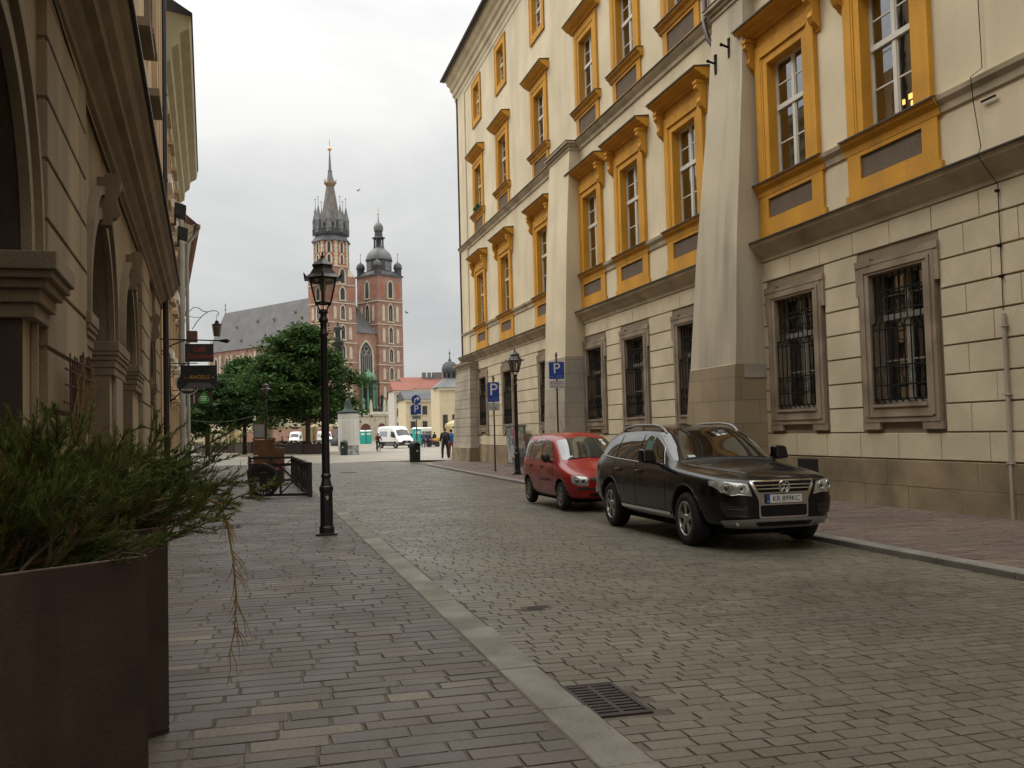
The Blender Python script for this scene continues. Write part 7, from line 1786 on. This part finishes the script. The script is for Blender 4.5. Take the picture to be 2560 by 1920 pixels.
# pigeons in the sky
def bird(label, p, s, rz):
    t = thing('pigeon', label, 'bird', p, rz, 'pigeons flying over the square')
    m = MB(); m.sphere((0,0,0), .07*s, 8, 6, 2.3, 1, 1); m.sphere((.18*s,0,.03*s), .04*s, 6, 5); m.add([(-.14*s,-.04*s,0),(-.14*s,.04*s,0),(-.30*s,.08*s,0),(-.30*s,-.08*s,0)], [(0,1,2,3)], False)
    for sd in (-1,1): m.add([(.08*s,sd*.03*s,.03*s),(-.08*s,sd*.03*s,.03*s),(-.14*s,sd*.30*s,.16*s),(.02*s,sd*.28*s,.15*s)], [(0,1,2,3)], False)
    m.build('body', mat('pigeon_grey', (.10,.10,.11), .8), t)
bird('pigeon flying in the clear sky between the two church towers', (15.6,149.3,39.2), 1.5, 1.0); bird('pigeon flying to the right of the lower church tower', (15.1,98.9,14.0), 1.0, 2.2)
# ------------------------------------------------------------------ people
SKIN = mat('skin', (.42,.25,.17), .6, vary=.05, fine=0)
def person(label, loc, rz, J, cols, hair, h=1.75, extra=None, group=None):
    """J: joint name -> (x,y,z) for a 1.75 m figure facing -y; one continuous skinned body, cloth colours by bone"""
    t = thing('person', label, 'person', loc, rz, group)
    names = list(J); idx = {n:i for i,n in enumerate(names)}
    bones = [('pelvis','belly'),('belly','chest'),('chest','neck'),('neck','head'),('head','crown')]
    rad_ = dict(pelvis=.165,belly=.165,chest=.185,neck=.06,head=.095,crown=.085)
    for s in 'LR':
        bones += [('pelvis','hip'+s),('hip'+s,'knee'+s),('knee'+s,'ankle'+s),('ankle'+s,'toe'+s),('chest','sh'+s),('sh'+s,'el'+s),('el'+s,'wr'+s),('wr'+s,'hand'+s)]
        rad_.update({'hip'+s:.115,'knee'+s:.085,'ankle'+s:.065,'toe'+s:.05,'sh'+s:.095,'el'+s:.07,'wr'+s:.05,'hand'+s:.042})
    me = bpy.data.meshes.new('body'); me.from_pydata([J[n] for n in names], [(idx[a],idx[b]) for a,b in bones], [])
    o = bpy.data.objects.new('body', me); COL.objects.link(o)
    sk = o.modifiers.new('skin','SKIN'); sv = me.skin_vertices[0].data
    for n in names: sv[idx[n]].radius = (rad_[n], rad_[n]*(.75 if n in ('pelvis','belly','chest') else 1)); sv[idx[n]].use_root = n == 'pelvis'
    sk.use_smooth_shade = True
    su = o.modifiers.new('s','SUBSURF'); su.levels = 1; su.render_levels = 1
    me = bake(o); me.materials.clear()
    top, low, shoe = cols
    for m in (top, low, SKIN, shoe, hair): me.materials.append(m)
    mi = {'pelvis':1,'hip':1,'knee':1,'belly':0,'chest':0,'sh':0,'el':0,'wr':2,'hand':2,'ankle':3,'toe':3,'neck':2,'head':2,'crown':4}
    seg = []
    for a, b in bones:
        k = b.rstrip('LR') if b[-1] in 'LR' else b
        slot = {'belly':0,'chest':0,'neck':0,'head':2,'crown':4,'hip':1,'knee':1,'ankle':1,'toe':3,'sh':0,'el':0,'wr':0,'hand':2}[k]
        seg.append((Vector(J[a]), Vector(J[b]), slot))
    for p in me.polygons:
        c = Vector(p.center); best = 9
        for a, b, s in seg:
            d = b-a; u = max(0,min(1,(c-a).dot(d)/max(d.length_squared,1e-6))); q = (c-a-d*u).length
            if q < best: best = q; p.material_index = s
    me.polygons.foreach_set('use_smooth', [True]*len(me.polygons)); me.update()
    link('body', me, t)
    hd = Vector(J['head']); cr = Vector(J['crown'])
    m = MB(); f = Vector((0,-1,0))
    m.sphere(hd+Vector((0,-.09,.0)), .022, 6, 5, .7, 1.1, 1.3); 
    for s in (-1,1): m.sphere(hd+Vector((s*.092,.0,.01)), .026, 6, 5, .5, .8, 1.2)
    m.build('face', SKIN, t)
    m = MB()
    for s in (-1,1): m.sphere(hd+Vector((s*.035,-.082,.035)), .012, 6, 4)
    m.box(hd.x-.03,hd.x+.03,hd.y-.095,hd.y-.088,hd.z-.055,hd.z-.047)
    m.build('eyes_and_mouth', M['signblack'], t)
    m = MB(); m.sphere(cr+Vector((0,.018,-.03)), .108, 12, 8, .92, 1.0, .85); m.build('hair', hair, t)
    for s in 'LR':
        w_ = Vector(J['wr'+s]); hn = Vector(J['hand'+s]); d = (hn-w_).normalized(); sd = d.orthogonal().normalized(); m = MB()
        for k in range(4): b = hn+sd*(-.03+.02*k); m.tube([b,b+d*(.045+.008*(k in (1,2))),b+d*(.075+.01*(k in (1,2)))+Vector((0,-.012,0))], [.010,.009,.007], 5)
        b = hn-d*.02+sd*.035; m.tube([b,b+sd*.025+d*.03,b+sd*.02+d*.055], [.011,.010,.008], 5)
        m.build('fingers', SKIN, t)
    if extra: extra(t)
    t.scale = (h/1.75,)*3
    return t
def stand(arm=0, spread=.1, lean=0):
    J = dict(pelvis=(0,0,.95),belly=(0,.01,1.12),chest=(0,.02+lean,1.34),neck=(0,.01+lean,1.50),head=(0,-.02+lean,1.62),crown=(0,-.01+lean,1.70))
    for s, k in (('L',1),('R',-1)):
        J.update({'hip'+s:(k*.10,0,.88),'knee'+s:(k*(.11+spread*.2),-.02,.48),'ankle'+s:(k*(.11+spread*.2),.02,.08),'toe'+s:(k*(.12+spread*.3),-.13,.035),
                  'sh'+s:(k*.19,.02+lean,1.40),'el'+s:(k*.25,.04+lean,1.12),'wr'+s:(k*.24,-.06+lean-arm*.1,.90+arm*.12),'hand'+s:(k*.235,-.08+lean-arm*.12,.82+arm*.14)})
    return J
dk = lambda n, c: mat(n, c, .8, vary=.2, vscale=6, fine=.05)
BLACKC, NAVY, HAIRD, HAIRB, SHOE = dk('black_jacket',(.022,.020,.021)), dk('dark_trousers',(.018,.019,.024)), dk('dark_hair',(.02,.014,.01)), dk('brown_hair',(.11,.06,.03)), dk('dark_shoes',(.015,.014,.013))
def backpack(t):
    m = MB(); m.sphere((0,.24,1.22), .19, 10, 8, .85, .6, 1.25); m.build('backpack', BLACKC, t)
person('person in a dark jacket and trousers standing with their back turned by the palace corner', (11.43,60.2,0), rad(172), stand(1,.25), (BLACKC,NAVY,SHOE), HAIRB, 1.90, backpack)
person('person in a bright blue jacket and red trousers half hidden at the palace corner', (12.22,62.2,-.04), rad(150), stand(.5,.1), (dk('blue_jacket',(.02,.10,.33)),dk('red_trousers',(.22,.02,.02)),SHOE), HAIRD, 1.85)
# cyclist
def bike_pose():
    J = dict(pelvis=(0,.28,1.0),belly=(0,.22,1.16),chest=(0,.10,1.38),neck=(0,.03,1.52),head=(0,-.03,1.64),crown=(0,-.02,1.72))
    for s, k, kn, an in (('L',1,(.13,-.06,.86),(.13,.12,.48)),('R',-1,(-.13,-.02,.60),(-.13,.10,.20))):
        J.update({'hip'+s:(k*.10,.24,.94),'knee'+s:kn,'ankle'+s:an,'toe'+s:(an[0],an[1]-.14,an[2]-.05),'sh'+s:(k*.19,.08,1.42),'el'+s:(k*.27,-.12,1.22),'wr'+s:(k*.25,-.34,1.06),'hand'+s:(k*.24,-.41,1.05)})
    return J
cyl_ = (11.22,93.2,-.04)
person('person in a dark red top riding a bicycle left of the white van', cyl_, rad(6), bike_pose(), (dk('maroon_top',(.10,.02,.025)),NAVY,SHOE), HAIRD, 1.72)
t = thing('bicycle', 'dark city bicycle ridden across the square, with a front bag', 'bicycle', cyl_, rad(6))
for nm, y in (('wheel',-.52),('wheel',.55)):
    m = MB(); m.tube([(0,y+.33*math.cos(a),.345+.33*math.sin(a)) for a in [k*PI/14 for k in range(28)]], .02, 6, closed=True); w_ = m.build(nm, TYRE, t)
    m = MB()
    for k in range(10): a = k*PI/5; m.cyl((0,y,.345),(0,y+.32*math.cos(a),.345+.32*math.sin(a)),.003,n=3)
    m.build('spokes', SILVER, w_)
m = MB(); m.tube([(0,-.52,.345),(0,-.42,.75),(0,-.38,1.0)], .016, 6); m.tube([(0,-.40,.80),(0,.12,.35),(0,.55,.345),(0,.28,.82),(0,.12,.35)], .016, 6); m.tube([(0,-.39,.86),(0,.27,.72)], .016, 6); m.build('frame', M['vanblack'], t)
m = MB(); m.tube([(-.28,-.36,1.02),(-.14,-.40,1.04),(0,-.38,1.0),(.14,-.40,1.04),(.28,-.36,1.02)], .014, 6); m.build('handlebar', M['vanblack'], t)
m = MB(); m.sphere((0,.30,.86), .12, 8, 6, .8, 1.2, .4); m.build('saddle', M['vanblack'], t)
m = MB(); m.box(.18,.52,-.55,-.3,.62,.92); m.build('pannier', dk('dark_bag',(.03,.032,.04)), t, bevel=.03)
R = random.Random(51)
for i, (x, y, c, lab) in enumerate(((19.15,111,(.03,.03,.04),'dark clothed person standing left of the cart of yellow bundles'),(19.62,115,(.05,.03,.03),'dark clothed person second from left behind the yellow bundles'),(20.1,115.4,(.03,.035,.05),'dark clothed person second from the right behind the yellow bundles'),(20.55,115,(.025,.025,.03),'dark clothed person rightmost behind the yellow bundles'),(17.6,111.5,(.05,.08,.20),'person in blue beside the turquoise toilet cabin'))):
    if i == 4: x, y = 18.35, 110
    person(lab, (x,y,-.04), R.uniform(-1,1)+(PI if i%2 else 0), stand(R.random()), (dk('top',c),NAVY,SHOE), HAIRD, R.uniform(1.68,1.8), None, 'people gathered round the cart')
for x, y, c, lab in ((1.5,104,(.20,.05,.05),'person in a red top seen under the largest canopy, far left'),(2.6,105.5,(.10,.05,.04),'person in brown seen under the largest canopy, right of the post'),(4.9,103,(.06,.05,.06),'person in grey seen right of the tree trunk')):
    person(lab, (x,y,-.04), R.uniform(-2,2), stand(R.random()), (dk('top',c),NAVY,SHOE), HAIRD, R.uniform(1.6,1.75), None, 'people in the cafe garden')
# ------------------------------------------------------------------ camera, sky, sun
cam = bpy.data.cameras.new('camera'); co = bpy.data.objects.new('camera', cam); COL.objects.link(co)
cam.sensor_width = 36; cam.lens = 36*2430/2560; cam.clip_end = 3000; cam.clip_start = .05
yaw, pit, roll = rad(14.77), math.atan(.04797), rad(1.47)
fw = Vector((math.sin(yaw)*math.cos(pit), math.cos(yaw)*math.cos(pit), math.sin(pit)))
rt = Vector((math.cos(yaw), -math.sin(yaw), 0)); up = rt.cross(fw)
r2 = rt*math.cos(roll) - up*math.sin(roll); u2 = rt*math.sin(roll) + up*math.cos(roll)
Mx = Matrix((r2, u2, -fw)).transposed().to_4x4(); Mx.translation = (0,0,1.62)
co.matrix_world = Mx; SC.camera = co

w = bpy.data.worlds.new('World'); SC.world = w; w.use_nodes = True
nt = w.node_tree; N = nt.nodes; L = nt.links; bg = N['Background']
SUN_EL, SUN_AZ = rad(50), rad(-60)
sky = N.new('ShaderNodeTexSky'); sky.sky_type = 'NISHITA'; sky.sun_disc = False; sky.sun_elevation = SUN_EL; sky.sun_rotation = SUN_AZ
bg.inputs['Strength'].default_value = .05; L.new(sky.outputs[0], bg.inputs[0])
tc = N.new('ShaderNodeTexCoord'); mp = N.new('ShaderNodeMapping'); mp.inputs['Scale'].default_value = (1,1,2.2); L.new(tc.outputs['Generated'], mp.inputs[0])
n1 = N.new('ShaderNodeTexNoise'); n1.inputs['Scale'].default_value = 2.3; n1.inputs['Detail'].default_value = 6; n1.inputs['Roughness'].default_value = .5; n1.inputs['Distortion'].default_value = .3; L.new(mp.outputs[0], n1.inputs['Vector'])
cr = N.new('ShaderNodeValToRGB'); e = cr.color_ramp.elements
e[0].position = .31; e[0].color = (.55,.56,.565,1); e[1].position = .60; e[1].color = (.87,.86,.83,1); L.new(n1.outputs[0], cr.inputs[0])
sp = N.new('ShaderNodeSeparateXYZ'); L.new(tc.outputs['Generated'], sp.inputs[0])
pw = N.new('ShaderNodeMath'); pw.operation = 'POWER'; pw.inputs[1].default_value = 2.2; pw.use_clamp = True; L.new(sp.outputs[2], pw.inputs[0])
mr = N.new('ShaderNodeMapRange'); L.new(pw.outputs[0], mr.inputs[0]); mr.inputs[1].default_value = 0; mr.inputs[2].default_value = 1; mr.inputs[3].default_value = .64; mr.inputs[4].default_value = 3.4
mu = N.new('ShaderNodeMix'); mu.data_type = 'RGBA'; mu.blend_type = 'MULTIPLY'; mu.inputs[0].default_value = 1; L.new(cr.outputs[0], mu.inputs[6]); L.new(mr.outputs[0], mu.inputs[7])
bg2 = N.new('ShaderNodeBackground'); L.new(mu.outputs[2], bg2.inputs[0]); bg2.inputs[1].default_value = 1.0
mx = N.new('ShaderNodeMixShader'); mx.inputs[0].default_value = .88; L.new(bg.outputs[0], mx.inputs[1]); L.new(bg2.outputs[0], mx.inputs[2]); L.new(mx.outputs[0], N['World Output'].inputs[0])
sl = bpy.data.lights.new('sun', 'SUN'); sl.energy = .8; sl.angle = rad(25); sl.color = (1,.95,.87)
so = bpy.data.objects.new('sun', sl); COL.objects.link(so)
so.rotation_euler = (Vector((math.sin(SUN_AZ)*math.cos(SUN_EL), math.cos(SUN_AZ)*math.cos(SUN_EL), math.sin(SUN_EL)))).to_track_quat('Z','Y').to_euler()
vs = SC.view_settings; vs.view_transform = 'Standard'; vs.look = 'None'; vs.gamma = 1; vs.use_curve_mapping = False; vs.exposure = 0.52
